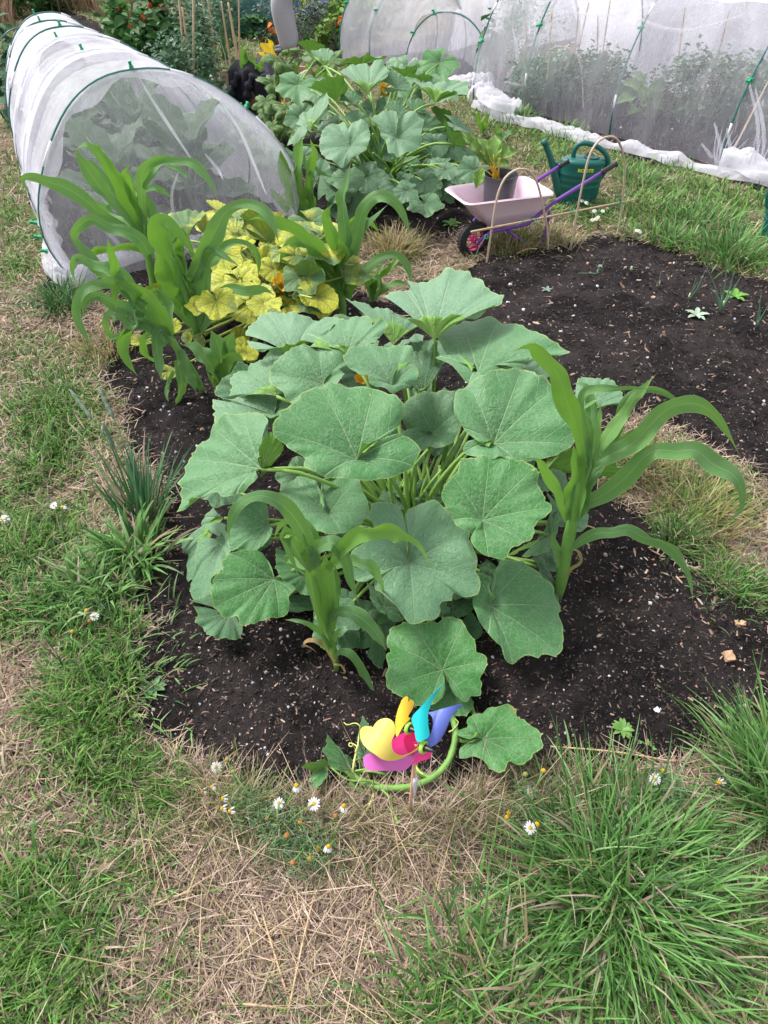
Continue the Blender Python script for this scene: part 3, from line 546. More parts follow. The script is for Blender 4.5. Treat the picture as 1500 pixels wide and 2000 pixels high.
# ---- second squash plant, behind
r2=G(745,375); sq2=empty('squash_plant',r2,'tall bushy squash plant on the mound between the left netting tunnel and the pink wheelbarrow','squash plant','squash plants')
Z2=[
 ((540,850),[(525,715),(560,670),(610,655),(660,680),(685,750),(680,820),(640,880),(560,920),(540,930),(480,990),(430,970),(370,940),(330,900),(318,860),(325,770),(370,700),(440,660),(500,665),(520,705)],.40,.8,{}),
 ((875,790),[(890,710),(900,640),(950,590),(1000,582),(1040,620),(1078,655),(1060,730),(1065,790),(1050,850),(1000,885),(940,905),(890,932),(860,900),(820,890),(800,800),(770,760),(745,700),(700,650),(705,620),(760,595),(830,580),(880,600),(890,650),(880,710)],.45,.85,{}),
 ((670,470),[(465,310),(490,270),(560,240),(650,222),(680,245),(700,225),(770,217),(800,250),(820,300),(790,345),(740,375),(640,370),(570,388),(510,355)],.55,.8,dict(cup=.35)),
 ((1160,535),[(1000,380),(1040,362),(1160,365),(1230,370),(1330,365),(1420,380),(1400,410),(1405,450),(1330,435),(1260,445),(1150,420),(1060,425),(1030,425)],.5,.8,dict(cup=.45)),
 ((880,425),[(770,370),(800,310),(850,300),(920,325),(975,380),(975,430),(930,445),(880,430),(830,450),(790,420)],.55,.3,dict(mat='d')),
 ((440,520),[(200,400),(250,385),(340,350),(470,325),(520,400),(500,450),(450,500),(370,465),(260,430)],.5,.4,dict(under=True,cup=.3)),
 ((250,740),[(145,690),(200,600),(280,520),(320,460),(370,460),(385,520),(350,590),(280,640),(220,645)],.42,.7,dict(cup=.35,bias=(-.4,.2))),
 ((620,260),[(440,240),(540,205),(620,185),(655,158),(700,190),(760,180),(820,172),(790,215),(700,225),(600,240),(500,250)],.58,.4,dict(under=True)),
 ((240,170),[(140,80),(240,70),(330,90),(350,120),(240,155),(150,155)],.6,.3,dict(under=True)),
 ((350,260),[(245,145),(300,130),(380,130),(425,180),(410,215),(350,205),(290,185)],.58,.6,dict(cup=.35)),
 ((930,350),[(825,265),(920,265),(1000,260),(1050,250),(1020,290),(960,340),(900,305)],.56,.4,dict(under=True)),
 ((1060,370),[(970,340),(1010,310),(1080,310),(1170,355),(1080,362)],.52,.4,dict(under=True)),
 ((560,540),[(460,510),(480,460),(550,440),(620,440),(630,490),(580,540),(510,545)],.5,.3,dict(mat='d')),
 ((725,595),[(740,510),(790,485),(802,530),(780,580),(740,600),(700,630),(640,615),(600,570),(620,530),(670,505),(710,530),(720,560)],.45,.3,dict(mat='d')),
 ((880,640),[(790,560),(820,520),(880,520),(940,550),(955,600),(900,640),(830,610)],.45,.3,dict(mat='d')),
 ((1000,600),[(930,520),(980,495),(1050,500),(1105,545),(1080,590),(1010,595),(950,560)],.45,.3,dict(mat='d')),
 ((1090,715),[(1030,600),(1100,600),(1170,640),(1220,690),(1225,730),(1150,735),(1080,735),(1060,680)],.38,.2,dict(mat='d')),
 ((570,690),[(470,640),(520,600),(590,575),(650,620),(680,650),(670,700),(610,670),(520,705)],.43,.35,dict(mat='d')),
 ((350,780),[(280,790),(300,710),(370,640),(450,600),(455,640),(400,690),(350,730),(320,790)],.38,.7,dict(mat='d')),
 ((150,830),[(75,850),(100,780),(170,710),(210,700),(220,740),(170,810),(120,850)],.3,.8,{}),
 ((740,820),[(630,880),(680,700),(760,720),(800,800),(790,880),(720,930),(660,910)],.3,.2,dict(mat='d')),
 ((1150,830),[(1070,790),(1100,745),(1160,750),(1230,770),(1255,830),(1250,880),(1190,930),(1120,900)],.33,.5,dict(mat='d')),
 ((1280,850),[(1250,840),(1270,775),(1330,780),(1380,860),(1375,930),(1350,960),(1260,920)],.3,.5,dict(mat='d')),
 ((1058,1025),[(1070,970),(1100,935),(1160,930),(1200,980),(1205,1080),(1170,1180),(1100,1180),(1040,1130),(990,1110),(955,980),(970,920),(1020,915),(1052,965)],.2,.6,{}),
 ((690,1180),[(705,1150),(740,1108),(790,1110),(800,1170),(760,1205),(680,1210),(620,1190),(595,1130),(610,1080),(660,1060),(700,1100),(700,1150)],.12,.4,dict(mat='d')),
 ((920,1165),[(890,1090),(920,1050),(990,1060),(1040,1130),(1030,1230),(980,1300),(920,1270),(880,1200),(820,1170),(850,1130),(900,1150)],.12,.5,dict(mat='d')),
 ((1190,1150),[(1140,1180),(1200,1070),(1250,1090),(1300,1190),(1290,1260),(1210,1220)],.1,.5,dict(mat='d')),
 ((1400,960),[(1365,890),(1400,850),(1460,900),(1480,990),(1430,975)],.2,.5,{}),
 ((320,1060),[(240,1240),(230,1130),(260,1000),(330,940),(390,980),(405,1070),(370,1170),(300,1240)],.2,.75,dict(bias=(-.2,.5))),
 ((445,1290),[(370,1300),(400,1210),(470,1190),(520,1240),(520,1380),(400,1400)],.05,.6,dict(mat='d')),
 ((560,1330),[(540,1230),(600,1185),(650,1220),(610,1300),(630,1390),(530,1420)],.05,.4,dict(mat='d')),
 ((1300,700),[(1220,600),(1290,620),(1380,690),(1440,740),(1430,770),(1360,745),(1290,710),(1240,660)],.4,.8,dict(cup=.2,bias=(.6,0))),
 ((1300,830),[(1225,640),(1290,720),(1370,760),(1390,830),(1330,850),(1250,760)],.36,.4,dict(under=True,bias=(.5,0))),
 ((1330,1040),[(1260,950),(1400,950),(1480,1000),(1400,1110),(1270,1060)],.12,.3,dict(mat='d',under=True)),
 ((740,1050),[(670,1010),(740,960),(810,1000),(800,1090),(760,1110),(700,1090)],.18,.2,dict(mat='d')),
 ((930,990),[(870,930),(950,920),(990,980),(940,1040),(890,1000)],.22,.2,dict(mat='d')),
 ((1240,720),[(1140,560),(1220,560),(1300,620),(1340,760),(1260,800),(1180,700)],.3,.2,dict(mat='d',under=True)),
 ((100,950),[(-20,880),(60,860),(130,900),(140,990),(60,1060),(-10,1000)],.2,.6,{}),
]
plant(sq2,[((F_C[0],F_C[1],F_C[2]),)+r for r in Z2],r2,.008)
def blossom(parent,p,d,s,mat,name='blossom'):
    """open trumpet flower with five pointed lobes"""
    p=np.array(p,float);d=np.array(d,float);d/=np.linalg.norm(d);a=np.cross(d,[0,1,.1]);a/=np.linalg.norm(a);b=np.cross(d,a);V=[];K=30
    for t in np.linspace(0,1,7):
        for j in range(K):
            an=2*math.pi*j/K; lob=.5+.5*math.cos(an*5); r=s*(.12+.55*t**1.8*(1+.1*math.sin(an*10))); hgt=s*(t*(1.0+.45*lob*t)-.5*max(0,t-.7)*(1-lob))
            V.append(p+a*math.cos(an)*r+b*math.sin(an)*r+d*hgt)
    F=[(i*K+j,i*K+(j+1)%K,(i+1)*K+(j+1)%K,(i+1)*K+j) for i in range(6) for j in range(K)]
    mb=MB(); mb.add(V,F); return mb.build(name,mat,parent)
def petal_mat(name,c,tr=.3,c2=None,rough=.5):
    m,nt,o=newmat(name); co=objco(nt); f=noise(nt,co,60,3); cc=mix(nt,f,c,c2 or tuple(v*.75 for v in c)); transl(nt,o,pbsdf(nt,cc,rough,bump(nt,noise(nt,co,200,2),.2,.002)),cc,tr); return m
MOR=petal_mat('squash_blossom',(.85,.36,.02),.3,(.80,.50,.04)); MYL=petal_mat('yellow_petal',(.85,.62,.03)); MGREEN=simple('green_stem',(.10,.24,.05),.5,.25,60)
for px,py,h,s in ((743,186,.44,.06),(802,317,.12,.035),(757,258,.2,.03)): blossom(sq2,P(px,py,h),(.3,-.3,.5),s,MOR)
blossom(sq,P(706,748,.42),(0,-.4,.8),.03,MOR)
# many bare stalks and dark small leaves in the middle of plant two
mb=MB()
for k in range(24):
    t=P(rng.uniform(640,880),rng.uniform(250,350),rng.uniform(.15,.42)); b=r2+np.array([rng.normal(0,.07),rng.normal(0,.05),0]); m=(b+t)/2+np.array([0,0,.05]); mb.tube(catmull([b,m,t],7),list(np.linspace(.009,.006,7)),6)
tag(mb.build('stalk_cluster',MPET,sq2),kind='stuff')
mb=MB()
for k in range(24):
    t=P(rng.uniform(735,905),rng.uniform(840,960),rng.uniform(.2,.38)); b=r1+np.array([rng.normal(0,.05),rng.normal(0,.04),0]); m=(b+t)/2+np.array([0,0,.05]); mb.tube(catmull([b,m,t],7),list(np.linspace(.0075,.0045,7)*rng.uniform(.7,1.25)),6)
tag(mb.build('stalk_cluster',MPET,sq),kind='stuff')
# ---- variegated yellow squash
r3=G(540,612); sq3=empty('squash_plant',r3,'yellow mottled squash plant with orange blossoms growing among the maize','squash plant','squash plants')
H_=(120,380,.29333);G_=(400,340,.37333);I_=(0,240,.37333)
Y3=[
 (H_,(1150,495),[(1180,430),(1230,415),(1268,440),(1260,480),(1200,515),(1140,537),(1080,522),(1030,485),(975,440),(990,400),(1050,370),(1100,335),(1170,350),(1195,390),(1172,430)],.28,1,{}),
 (H_,(1185,375),[(1060,310),(1120,295),(1160,325),(1150,290),(1220,275),(1290,295),(1270,330),(1210,370),(1195,395),(1150,350),(1100,335)],.32,1,dict(cup=.25)),
 (H_,(1335,480),[(1245,350),(1290,350),(1340,350),(1370,335),(1410,360),(1450,400),(1445,530),(1370,560),(1320,530),(1260,450)],.25,.8,{}),
 (H_,(840,300),[(610,160),(650,130),(720,130),(800,105),(940,95),(930,170),(900,195),(860,195),(740,190),(650,190)],.36,.2,dict(cup=.5)),
 (H_,(960,270),[(895,190),(940,140),(1000,110),(1035,140),(1000,180),(970,235),(940,250)],.33,.8,{}),
 (H_,(1070,150),[(965,40),(1040,40),(1100,70),(1080,110),(1020,90)],.36,1,dict(cup=.3)),
 (H_,(1190,200),[(1100,110),(1180,85),(1280,60),(1360,60),(1365,110),(1300,110),(1200,160),(1110,140)],.36,.6,dict(cup=.3)),
 (H_,(1160,290),[(1090,200),(1120,160),(1190,155),(1215,190),(1190,230),(1110,235)],.33,.4,dict(cup=.4)),
 (H_,(1380,320),[(1190,140),(1260,90),(1340,120),(1400,200),(1420,290),(1350,330),(1280,280),(1220,215)],.3,.35,dict(under=True)),
 (H_,(1290,735),[(1120,690),(1200,670),(1260,600),(1370,600),(1425,670),(1380,770),(1280,850),(1190,850),(1130,810),(1108,760)],.2,.7,{}),
 (H_,(1470,320),[(1425,270),(1480,250),(1530,290),(1500,345),(1440,345)],.3,.9,{}),
 (G_,(590,640),[(485,600),(530,560),(590,555),(660,590),(695,640),(690,700),(640,725),(580,695),(520,680),(490,640)],.2,.85,{}),
 (G_,(550,545),[(470,480),(540,450),(600,480),(620,540),(560,565),(500,545)],.26,.2,dict(under=True)),
 (G_,(810,530),[(740,470),(790,460),(860,480),(900,520),(850,560),(790,580),(735,560)],.22,.3,{}),
 (G_,(780,470),[(735,450),(770,415),(815,440),(785,465)],.26,1,{}),
 (G_,(590,350),[(460,240),(560,245),(620,280),(690,260),(690,290),(610,330),(560,360),(500,335)],.34,.5,dict(cup=.3)),
 (G_,(470,430),[(370,400),(440,370),(500,400),(520,460),(460,475),(400,440)],.32,.5,{}),
 (G_,(220,930),[(160,870),(200,850),(270,900),(280,960),(230,985),(170,940)],.1,.7,{}),
 (G_,(430,690),[(350,700),(400,640),(500,670),(520,720),(450,735),(380,730)],.14,.9,{}),
 (G_,(360,500),[(270,460),(330,430),(400,470),(430,540),(380,570),(300,540)],.25,1,{}),
 (G_,(60,240),[(0,210),(60,190),(130,230),(100,280),(30,280)],.33,.9,{}),
 (H_,(650,640),[(525,640),(570,610),(640,590),(700,600),(750,640),(740,668),(620,665),(550,658)],.22,.9,dict(under=True)),
 (H_,(540,975),[(460,990),(500,920),(560,950),(600,990),(540,1005)],.08,.6,{}),
 (H_,(740,870),[(700,900),(710,850),(760,820),(800,870),(780,910),(730,920)],.1,.8,{}),
 (I_,(880,1300),[(820,1290),(860,1260),(930,1290),(940,1320),(870,1345),(830,1320)],.04,.4,{}),
 (I_,(1290,1210),[(1230,1170),(1300,1160),(1350,1200),(1330,1240),(1250,1230)],.1,.9,{}),
 (H_,(850,960),[(795,960),(810,920),(850,900),(870,960),(840,1000)],.08,.4,{}),
 (H_,(920,1000),[(880,960),(930,930),(960,980),(940,1020),(890,1010)],.06,.2,{}),
 (H_,(1180,960),[(1130,900),(1200,880),(1250,940),(1230,1040),(1150,1010)],.06,.9,{}),
 (H_,(820,740),[(770,740),(800,660),(860,640),(880,700),(850,760)],.16,.9,{}),
]
plant(sq3,Y3,r3,.006,MPETY,MLY)
for px,py,h,s in ((549,566,.18,.055),(580,545,.18,.055),(508,545,.18,.04),(470,550,.15,.035),(540,590,.1,.05)): blossom(sq3,P(px,py,h),(.1,-.4,.6),s,MOR)
mb=MB()
for k in range(30):
    t=P(rng.uniform(450,640),rng.uniform(480,600),rng.uniform(.1,.3)); b=r3+np.array([rng.normal(0,.05),rng.normal(0,.04),0]); mb.tube(catmull([b,(b+t)/2+np.array([0,0,.05]),t],7),list(np.linspace(.008,.005,7)),6)
for a,b,h in (((390,640),(530,605),.05),((400,655),(480,615),.03),((470,650),(530,610),.03)): mb.tube(catmull([P(*a,h),(P(*a,h)+P(*b,h))/2+np.array([0,0,.02]),P(*b,h)],7),.008,7)
tag(mb.build('stalk_cluster',MPETY,sq3),kind='stuff')
# ---- courgette with jagged silvery leaves
def jag(root,c,rad,n,mat,blue,base,spin=0.):
    c=np.array(c);n=np.array(n,float);n/=np.linalg.norm(n); a=np.cross(n,[.1,1,.2]);a/=np.linalg.norm(a);b=np.cross(n,a);K=71;V=[];UV=[];UR=[]
    th=np.linspace(.12,2*np.pi-.12,K); lob=np.abs(np.sin(th*2.5)); r=rad*(.42+.58*(1-np.abs(((th*5/(2*np.pi))%1)-.5)*2)**.8)*(1+.10*np.sin(th*31)+.05*np.sin(th*47))
    da=np.minimum(((th*5/(2*np.pi)+.5)%1),1-((th*5/(2*np.pi)+.5)%1))*2*np.pi/5; da=np.abs((((th*5/(2*np.pi))%1)-.5))*2*np.pi/5
    for t in np.linspace(0,1,9):
        V.append(c+np.outer(np.cos(th+spin)*r*t,a)+np.outer(np.sin(th+spin)*r*t,b)+n*(rad*(.25*t-.35*t**3+.05*np.sin(th*9)*t*t))[:,None])
        UV.append(np.stack([t*r/rad*np.cos(da),t*r/rad*np.sin(da)],1)); UR.append(np.stack([np.full(K,t),np.full(K,blue)],1))
    idx=np.arange(9*K).reshape(9,K); F=np.stack([idx[:-1,:-1],idx[:-1,1:],idx[1:,1:],idx[1:,:-1]],-1).reshape(-1,4)
    npmesh('leaf',np.concatenate(V),F,mat,uv={'vein':np.concatenate(UV),'rad':np.concatenate(UR)},parent=root)
    mb=MB(); m=(c+base)/2+np.array([0,0,.06]); mb.tube(catmull([base,m,c],8),list(np.linspace(.011,.006,8)),6); mb.build('leaf_stalk',MPET,root)
MLC=leaf_mat('courgette_leaf',(.035,.11,.03),(.17,.24,.19),(.08,.17,.03))
r4=G(535,275); cg=empty('courgette_plant',r4,'courgette plant with jagged silvery leaves and small yellow fruit beside the tunnel','courgette plant')
for px,py,h,rad,bl in ((522,222,.2,.13,.5),(535,165,.35,.14,.7),(560,140,.42,.13,.8),(585,175,.35,.12,.6),(540,120,.5,.13,.5),(590,115,.5,.13,.6),(520,200,.28,.12,.3),(610,160,.34,.13,.4),(500,280,.08,.13,.9),(545,290,.08,.12,.8),(470,250,.12,.13,.3),(560,215,.25,.12,.2),(600,205,.25,.13,.2),(530,250,.16,.11,.3),(580,255,.14,.12,.3),(515,310,.04,.12,.9),(620,110,.45,.12,.7),(650,120,.46,.12,.6),(565,100,.55,.1,.4),(610,235,.15,.12,.3)):
    jag(cg,P(px,py,h),rad,(rng.normal(0,.35),-.45+rng.normal(0,.3),1),MLC,bl,r4+np.array([rng.normal(0,.05),rng.normal(0,.05),0]),rng.uniform(0,6))
MCF=simple('courgette_skin',(.85,.50,.02),.35,.1,20)
for (a,b),h in (((515,234),(536,237)),.16),(((507,234),(519,233)),.16),(((561,222),(565,205)),.2),(((528,256),(545,257)),.1),(((552,205),(554,190)),.24):
    A=P(*a,h);B=P(*b,h); mb=MB(); v=B-A;mb.lathe(A,[(.004,0),(.013,.01),(.016,np.linalg.norm(v)*.5),(.014,np.linalg.norm(v)*.9),(.007,np.linalg.norm(v))],10,v); mb.build('courgette_fruit',MCF,cg)
blossom(cg,P(540,112,.5),(-.5,-.3,.5),.09,MYL)
for a,b,h in ((523,282,.06),(545,190,.25),(560,300,.03)): pass

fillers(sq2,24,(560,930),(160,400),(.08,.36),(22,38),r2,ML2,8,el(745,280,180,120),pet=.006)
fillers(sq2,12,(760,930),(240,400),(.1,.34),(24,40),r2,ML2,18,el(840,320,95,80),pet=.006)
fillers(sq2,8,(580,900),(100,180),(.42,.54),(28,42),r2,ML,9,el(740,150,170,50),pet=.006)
fillers(sq3,26,(330,740),(410,660),(.04,.26),(24,42),r3,MLY,10,el(510,530,165,120),MPETY)
fillers(sq3,13,(390,700),(395,560),(.24,.36),(34,52),r3,MLY,12,el(515,480,135,80),MPETY)

fillers(sq,9,(640,1000),(800,1040),(.08,.18),(34,52),r1,ML2,21,el(820,930,170,110))
# ================= MAIZE
def corn_mat():
    m,nt,o=newmat('maize_leaf'); u=N(nt,'ShaderNodeUVMap',uv_map='rib'); s=N(nt,'ShaderNodeSeparateXYZ'); nt.links.new(u.outputs[0],s.inputs[0]); x,y=s.outputs[0],s.outputs[1]; co=objco(nt)
    u2=N(nt,'ShaderNodeUVMap',uv_map='tone'); s2=N(nt,'ShaderNodeSeparateXYZ'); nt.links.new(u2.outputs[0],s2.inputs[0]); tone,dead=s2.outputs[0],s2.outputs[1]
    ax=mth(nt,'ABSOLUTE',x); mid=mth(nt,'SUBTRACT',1,sstep(nt,ax,.02,.06)); lines=mth(nt,'ABSOLUTE',mth(nt,'SINE',mth(nt,'MULTIPLY',x,46)))
    n=noise(nt,co,18,4); c=mix(nt,tone,(.065,.225,.05),(.23,.48,.09)); c=mix(nt,mth(nt,'MULTIPLY',n,.5),c,(.18,.30,.17)); c=mix(nt,mth(nt,'MULTIPLY',lines,.28),c,(.16,.32,.10)); c=mix(nt,mth(nt,'MULTIPLY',mid,.55),c,(.36,.55,.26))
    c=mix(nt,mth(nt,'MULTIPLY',sstep(nt,ax,.9,1.),.5),c,(.4,.5,.25)); 
    tip=sstep(nt,mth(nt,'ADD',y,mth(nt,'MULTIPLY',n,.08)),.975,1.03); c=mix(nt,mth(nt,'MAXIMUM',dead,tip),c,(.42,.27,.12))
    sp=mth(nt,'MULTIPLY',sstep(nt,noise(nt,co,420,1),.72,.76),.5); c=mix(nt,sp,c,(.6,.65,.55))
    gg=nt.nodes.new('ShaderNodeNewGeometry'); c=mix(nt,gg.outputs['Backfacing'],c,mix(nt,.65,c,(.20,.44,.05)))
    h=mth(nt,'ADD',mth(nt,'MULTIPLY',lines,.4),mth(nt,'SUBTRACT',n,mth(nt,'MULTIPLY',mid,-1)))
    s=pbsdf(nt,c,.36,bump(nt,h,.5,.003),Specular_IOR_Level=.4,Sheen_Weight=.1); transl(nt,o,s,mix(nt,.5,c,(.25,.5,.02)),.26); return m
MC=corn_mat(); MSTK=simple('maize_stalk',(.16,.34,.07),.45,.25,25); 
def ribbon(root,pts,yb,d,tone=.3,dead=0.,wk=1.,roll=None,name='leaf',zmin=.012,fold=.22,mat=None,n=40,d0=0.):
    """pts (px,py,width px); the leaf leaves the stalk at distance yb and comes nearer by d at its tip"""
    p=catmull([(a,b) for a,b,_ in pts],n); L=np.concatenate([[0],np.cumsum(np.linalg.norm(np.diff(np.array([(a,b) for a,b,_ in pts]),axis=0),axis=1))]); L/=L[-1]
    u=np.linspace(0,1,n); w=np.interp(u,L,[c for _,_,c in pts]); w=np.convolve(np.pad(w,2,'edge'),[.15,.2,.3,.2,.15],'valid'); w=w*np.clip((1-u)*5+.02,0,1)**.8; w=w*(1+.10*np.sin(u*13+pts[0][0]))
    C=[]
    for i in range(n):
        q=Py(p[i,0],p[i,1],yb-d0-d*u[i]**1.3)
        if q[2]<zmin: q=P(p[i,0],p[i,1],zmin)
        C.append(q)
    C=np.array(C); C[:,1]=np.convolve(np.pad(C[:,1],2,'edge'),[.2]*5,'valid'); 
    T=np.gradient(C,axis=0); T/=np.linalg.norm(T,axis=1)[:,None]
    r=np.random.default_rng(int(abs(pts[0][0]*31+pts[-1][1]*17)));ph=r.uniform(0,6.28,3)
    rl=np.radians(37*np.sin(u*4.4+ph[0])*np.minimum(1,u*3)+ (np.interp(u,np.linspace(0,1,len(roll)),roll) if roll is not None else r.uniform(-22,22))); V=[];UV=[];TN=[]
    cs=np.array([-1,-.66,-.33,0,.33,.66,1.])
    for i in range(n):
        vd=C[i]-C0; dd=depth(C[i]); vd/=np.linalg.norm(vd); s=np.cross(T[i],vd); s/=np.linalg.norm(s)+1e-9; nn=np.cross(s,T[i]); nn/=np.linalg.norm(nn)
        if nn@vd>0: nn=-nn
        s2=s*math.cos(rl[i])+nn*math.sin(rl[i]); n2=nn*math.cos(rl[i])-s*math.sin(rl[i])
        hw=w[i]*.8*wk*dd/FP*.5/max(.62,math.cos(rl[i])); env=math.sin(math.pi*min(1,u[i]*1.05))*(0.15 if fold>.4 else 1)
        for k,c in enumerate(cs):
            wav=hw*.42*env*((vnoise(u[i]*9+ph[1]*5,3.3,1)*3.4-1.7)*max(0,c)**2+(vnoise(u[i]*8+ph[2]*5,7.3,2)*3.4-1.7)*max(0,-c)**2)
            V.append(C[i]+s2*c*hw+n2*(hw*fold*(abs(c)**1.3-.4)*(1.6-u[i])+wav)); UV.append((c,u[i])); TN.append((tone+ (0.1 if k%2 else 0)*0,dead))
    V=np.array(V); K=len(cs); idx=np.arange(n*K).reshape(n,K); F=np.stack([idx[:-1,:-1],idx[:-1,1:],idx[1:,1:],idx[1:,:-1]],-1).reshape(-1,4)
    nf=np.cross(V[F[:,1]]-V[F[:,0]],V[F[:,3]]-V[F[:,0]]).sum(0)
    if nf[2]<0: F=F[:,::-1]
    return npmesh(name,V,F,mat or MC,uv={'rib':np.array(UV),'tone':np.array(TN)},parent=root)
def maize(label,basepx,cr,stalk,leaves,zb=0.,group='maize plants around the squash beds',cat='maize plant'):
    b=G(*basepx); b[2]=float(H(b[0],b[1])); root=empty('maize_plant',b,label,cat,group); yb=b[1]
    def cv(pts): return [(cr[0]+p[0]*cr[2],cr[1]+p[1]*cr[2],p[2]*cr[2]) for p in pts]
    st=cv(stalk); pts=[];rad=[]
    for a,c,w in st:
        q=Py(a,c,yb); q[2]=max(q[2],b[2]-.01); pts.append(q); rad.append(min(w,st[1][2]*1.0)*depth(q)/FP*.37)
    mb=MB(); k=16; q=catmull(np.c_[np.array(pts),rad],k); rr=q[:,3].copy()
    for i in range(3,k,4): rr[i]*=1.06
    mb.tube(q[:,:3],list(rr),10); mb.build('stalk',MSTK,root)
    for i,lf in enumerate(leaves):
        pts,kw=(lf if isinstance(lf,tuple) and isinstance(lf[1],dict) else (lf,{})); kw=dict(kw); d=kw.pop('d',None)
        r=np.random.default_rng(i*7+int(basepx[0])); 
        if d is None: d=r.uniform(.02,.12)
        ribbon(root,cv(pts),yb,d,tone=kw.pop('tone',r.uniform(.1,.5)),d0=kw.pop('d0',.012),**kw)
    big=[(lf[0] if isinstance(lf,tuple) and isinstance(lf[1],dict) else lf) for lf in leaves]; big=[l for l in big if len(l)>=6]
    g=np.random.default_rng(int(basepx[0])+3)
    for q in range(min(4,len(big)) if len(leaves)>=8 else 0):
        l=np.array(cv(big[q])); o=l[0,:2]; a=g.uniform(.25,.6)*(-1)**q; k=g.uniform(.55,.8); d_=(l[:,:2]-o)*k; R=np.array([[math.cos(a),-math.sin(a)],[math.sin(a),math.cos(a)]])
        pt=[(o[0]+x,o[1]+y,w*.62) for (x,y),w in zip(d_@R.T,l[:,2])]; ribbon(root,pt,yb,g.uniform(-.12,-.03),tone=g.uniform(.1,.5),d0=-.01)
    return root
maize('young maize plant rooted in bare soil in front of the big squash leaves',(655,1308),C_,[(1012,1225,40),(1000,1130,52),(980,1040,50),(960,930,55),(940,820,60),(915,700,60),(890,600,40)],[
 [(900,620,60),(865,520,80),(830,440,100),(770,340,120),(700,262,130),(610,210,100),(520,210,70),(440,260,70),(395,340,75),(378,430,50),(385,475,5)],
 [(900,600,60),(890,540,70),(925,500,80),(990,480,110),(1040,530,115),(1075,610,90),(1095,700,50),(1120,780,22),(1150,862,3)],
 ([(960,640,50),(1010,570,60),(1060,500,90),(1130,440,130),(1250,412,125),(1350,410,110),(1430,450,60),(1500,505,38),(1545,580,22),(1577,643,3)],dict(d=.12,roll=(0,10,20,10))),
 [(870,640,60),(800,560,70),(745,470,90),(715,410,95),(715,470,70),(745,560,40),(780,650,18),(803,722,3)],
 ([(880,660,90),(850,560,110),(815,470,100),(790,400,40),(782,355,4)],dict(tone=.95,d=0)),
 ([(885,640,60),(850,540,70),(835,460,60),(795,395,10)],dict(tone=1.,d=-.02)),
 ([(950,960,40),(985,925,40),(1030,885,70),(1110,895,110),(1190,950,115),(1250,1020,85),(1305,1115,10)],dict(d=.06)),
 ([(1000,1160,20),(1030,1120,35),(1090,1130,70),(1140,1190,62),(1180,1260,60),(1225,1340,25),(1275,1400,3)],dict(d=.05,tone=.4)),
 ([(985,1110,25),(950,1050,30),(900,990,32),(830,950,34),(760,935,30),(708,932,8)],dict(d=.02)),
 ([(1000,1180,20),(960,1110,26),(910,1060,30),(850,1050,20),(822,1075,14),(860,1095,10),(900,1125,3)],dict(dead=1.,d=.03)),
 ([(1000,1190,16),(1040,1200,16),(1060,1240,12),(1030,1240,4)],dict(dead=1.,d=.03)),
 ([(985,1090,70),(935,960,110),(900,820,130),(860,680,130),(830,590,60)],dict(d=-.01,fold=.5)),
 ([(975,1000,70),(975,860,110),(965,720,120),(950,590,90),(940,540,30)],dict(d=0,fold=.5)),
 ([(985,930,50),(1010,800,60),(1015,700,50),(1000,600,10)],dict(d=-.02)),
 ([(985,1100,20),(1000,1040,40),(1020,1000,30),(1055,980,4)],dict(tone=.6)),
])
J_=(1000,640,1/3)
maize('tallest young maize plant, at the right edge of the front squash with long arching leaves',(1092,1165),J_,[(272,1580,60),(290,1480,95),(310,1370,100),(325,1270,100),(345,1180,95),(365,1080,90),(390,960,90),(420,840,80),(450,740,60)],[
 ([(420,820,60),(400,700,60),(370,560,90),(320,430,160),(270,290,160),(200,180,115),(130,110,70),(60,115,45),(8,145,10)],dict(d=.1)),
 [(450,700,50),(420,560,50),(402,450,55),(430,380,60),(520,357,60),(620,357,35),(720,352,32),(832,366,3)],
 ([(480,740,40),(500,620,52),(514,520,34),(518,435,3)],dict(tone=1.,d=-.02)),
 ([(500,740,50),(560,640,90),(640,530,95),(715,420,70),(790,330,38),(850,265,3)],dict(tone=.85,d=-.05)),
 ([(500,740,30),(530,660,40),(560,590,4)],dict(tone=.95,d=-.03)),
 ([(470,800,80),(600,735,120),(720,670,140),(820,565,140),(915,480,115),(1020,448,90),(1110,460,80),(1190,520,80),(1250,600,65),(1288,660,22),(1345,770,3)],dict(d=.0)),
 ([(430,1030,90),(560,965,120),(680,865,140),(770,765,110),(850,720,125),(960,725,140),(1080,720,115),(1180,800,130),(1290,855,125),(1342,935,60),(1345,1050,50),(1290,1120,42),(1218,1190,4)],dict(d=.1)),
 ([(335,1305,30),(420,1240,70),(500,1205,80),(590,1200,70),(680,1185,90),(770,1230,90),(880,1260,72),(960,1315,75),(985,1360,34),(1030,1440,46),(1050,1520,42),(1062,1612,3)],dict(d=.15)),
 [(325,1130,50),(290,1050,55),(262,950,65),(215,880,85),(160,785,55),(105,765,12)],
 ([(350,1130,120),(375,1050,150),(410,960,150),(460,880,130),(560,790,70)],dict(d=-.01,fold=.5)),
 ([(365,1110,110),(380,960,150),(385,850,110),(370,760,80),(360,690,40)],dict(d=.0,fold=.5)),
 ([(400,960,90),(420,820,110),(430,720,100),(435,620,60),(425,540,20)],dict(d=-.01,fold=.5)),
 ([(430,860,70),(465,760,80),(470,660,60),(450,560,40),(410,470,20)],dict(d=-.03)),
 ([(295,1500,16),(340,1420,26),(390,1385,26),(405,1355,16),(385,1310,28),(350,1300,14)],dict(dead=.8,d=.02)),
 ([(280,1400,40),(262,1320,55),(240,1240,50),(235,1200,14)],dict(d=0,tone=.6)),
])
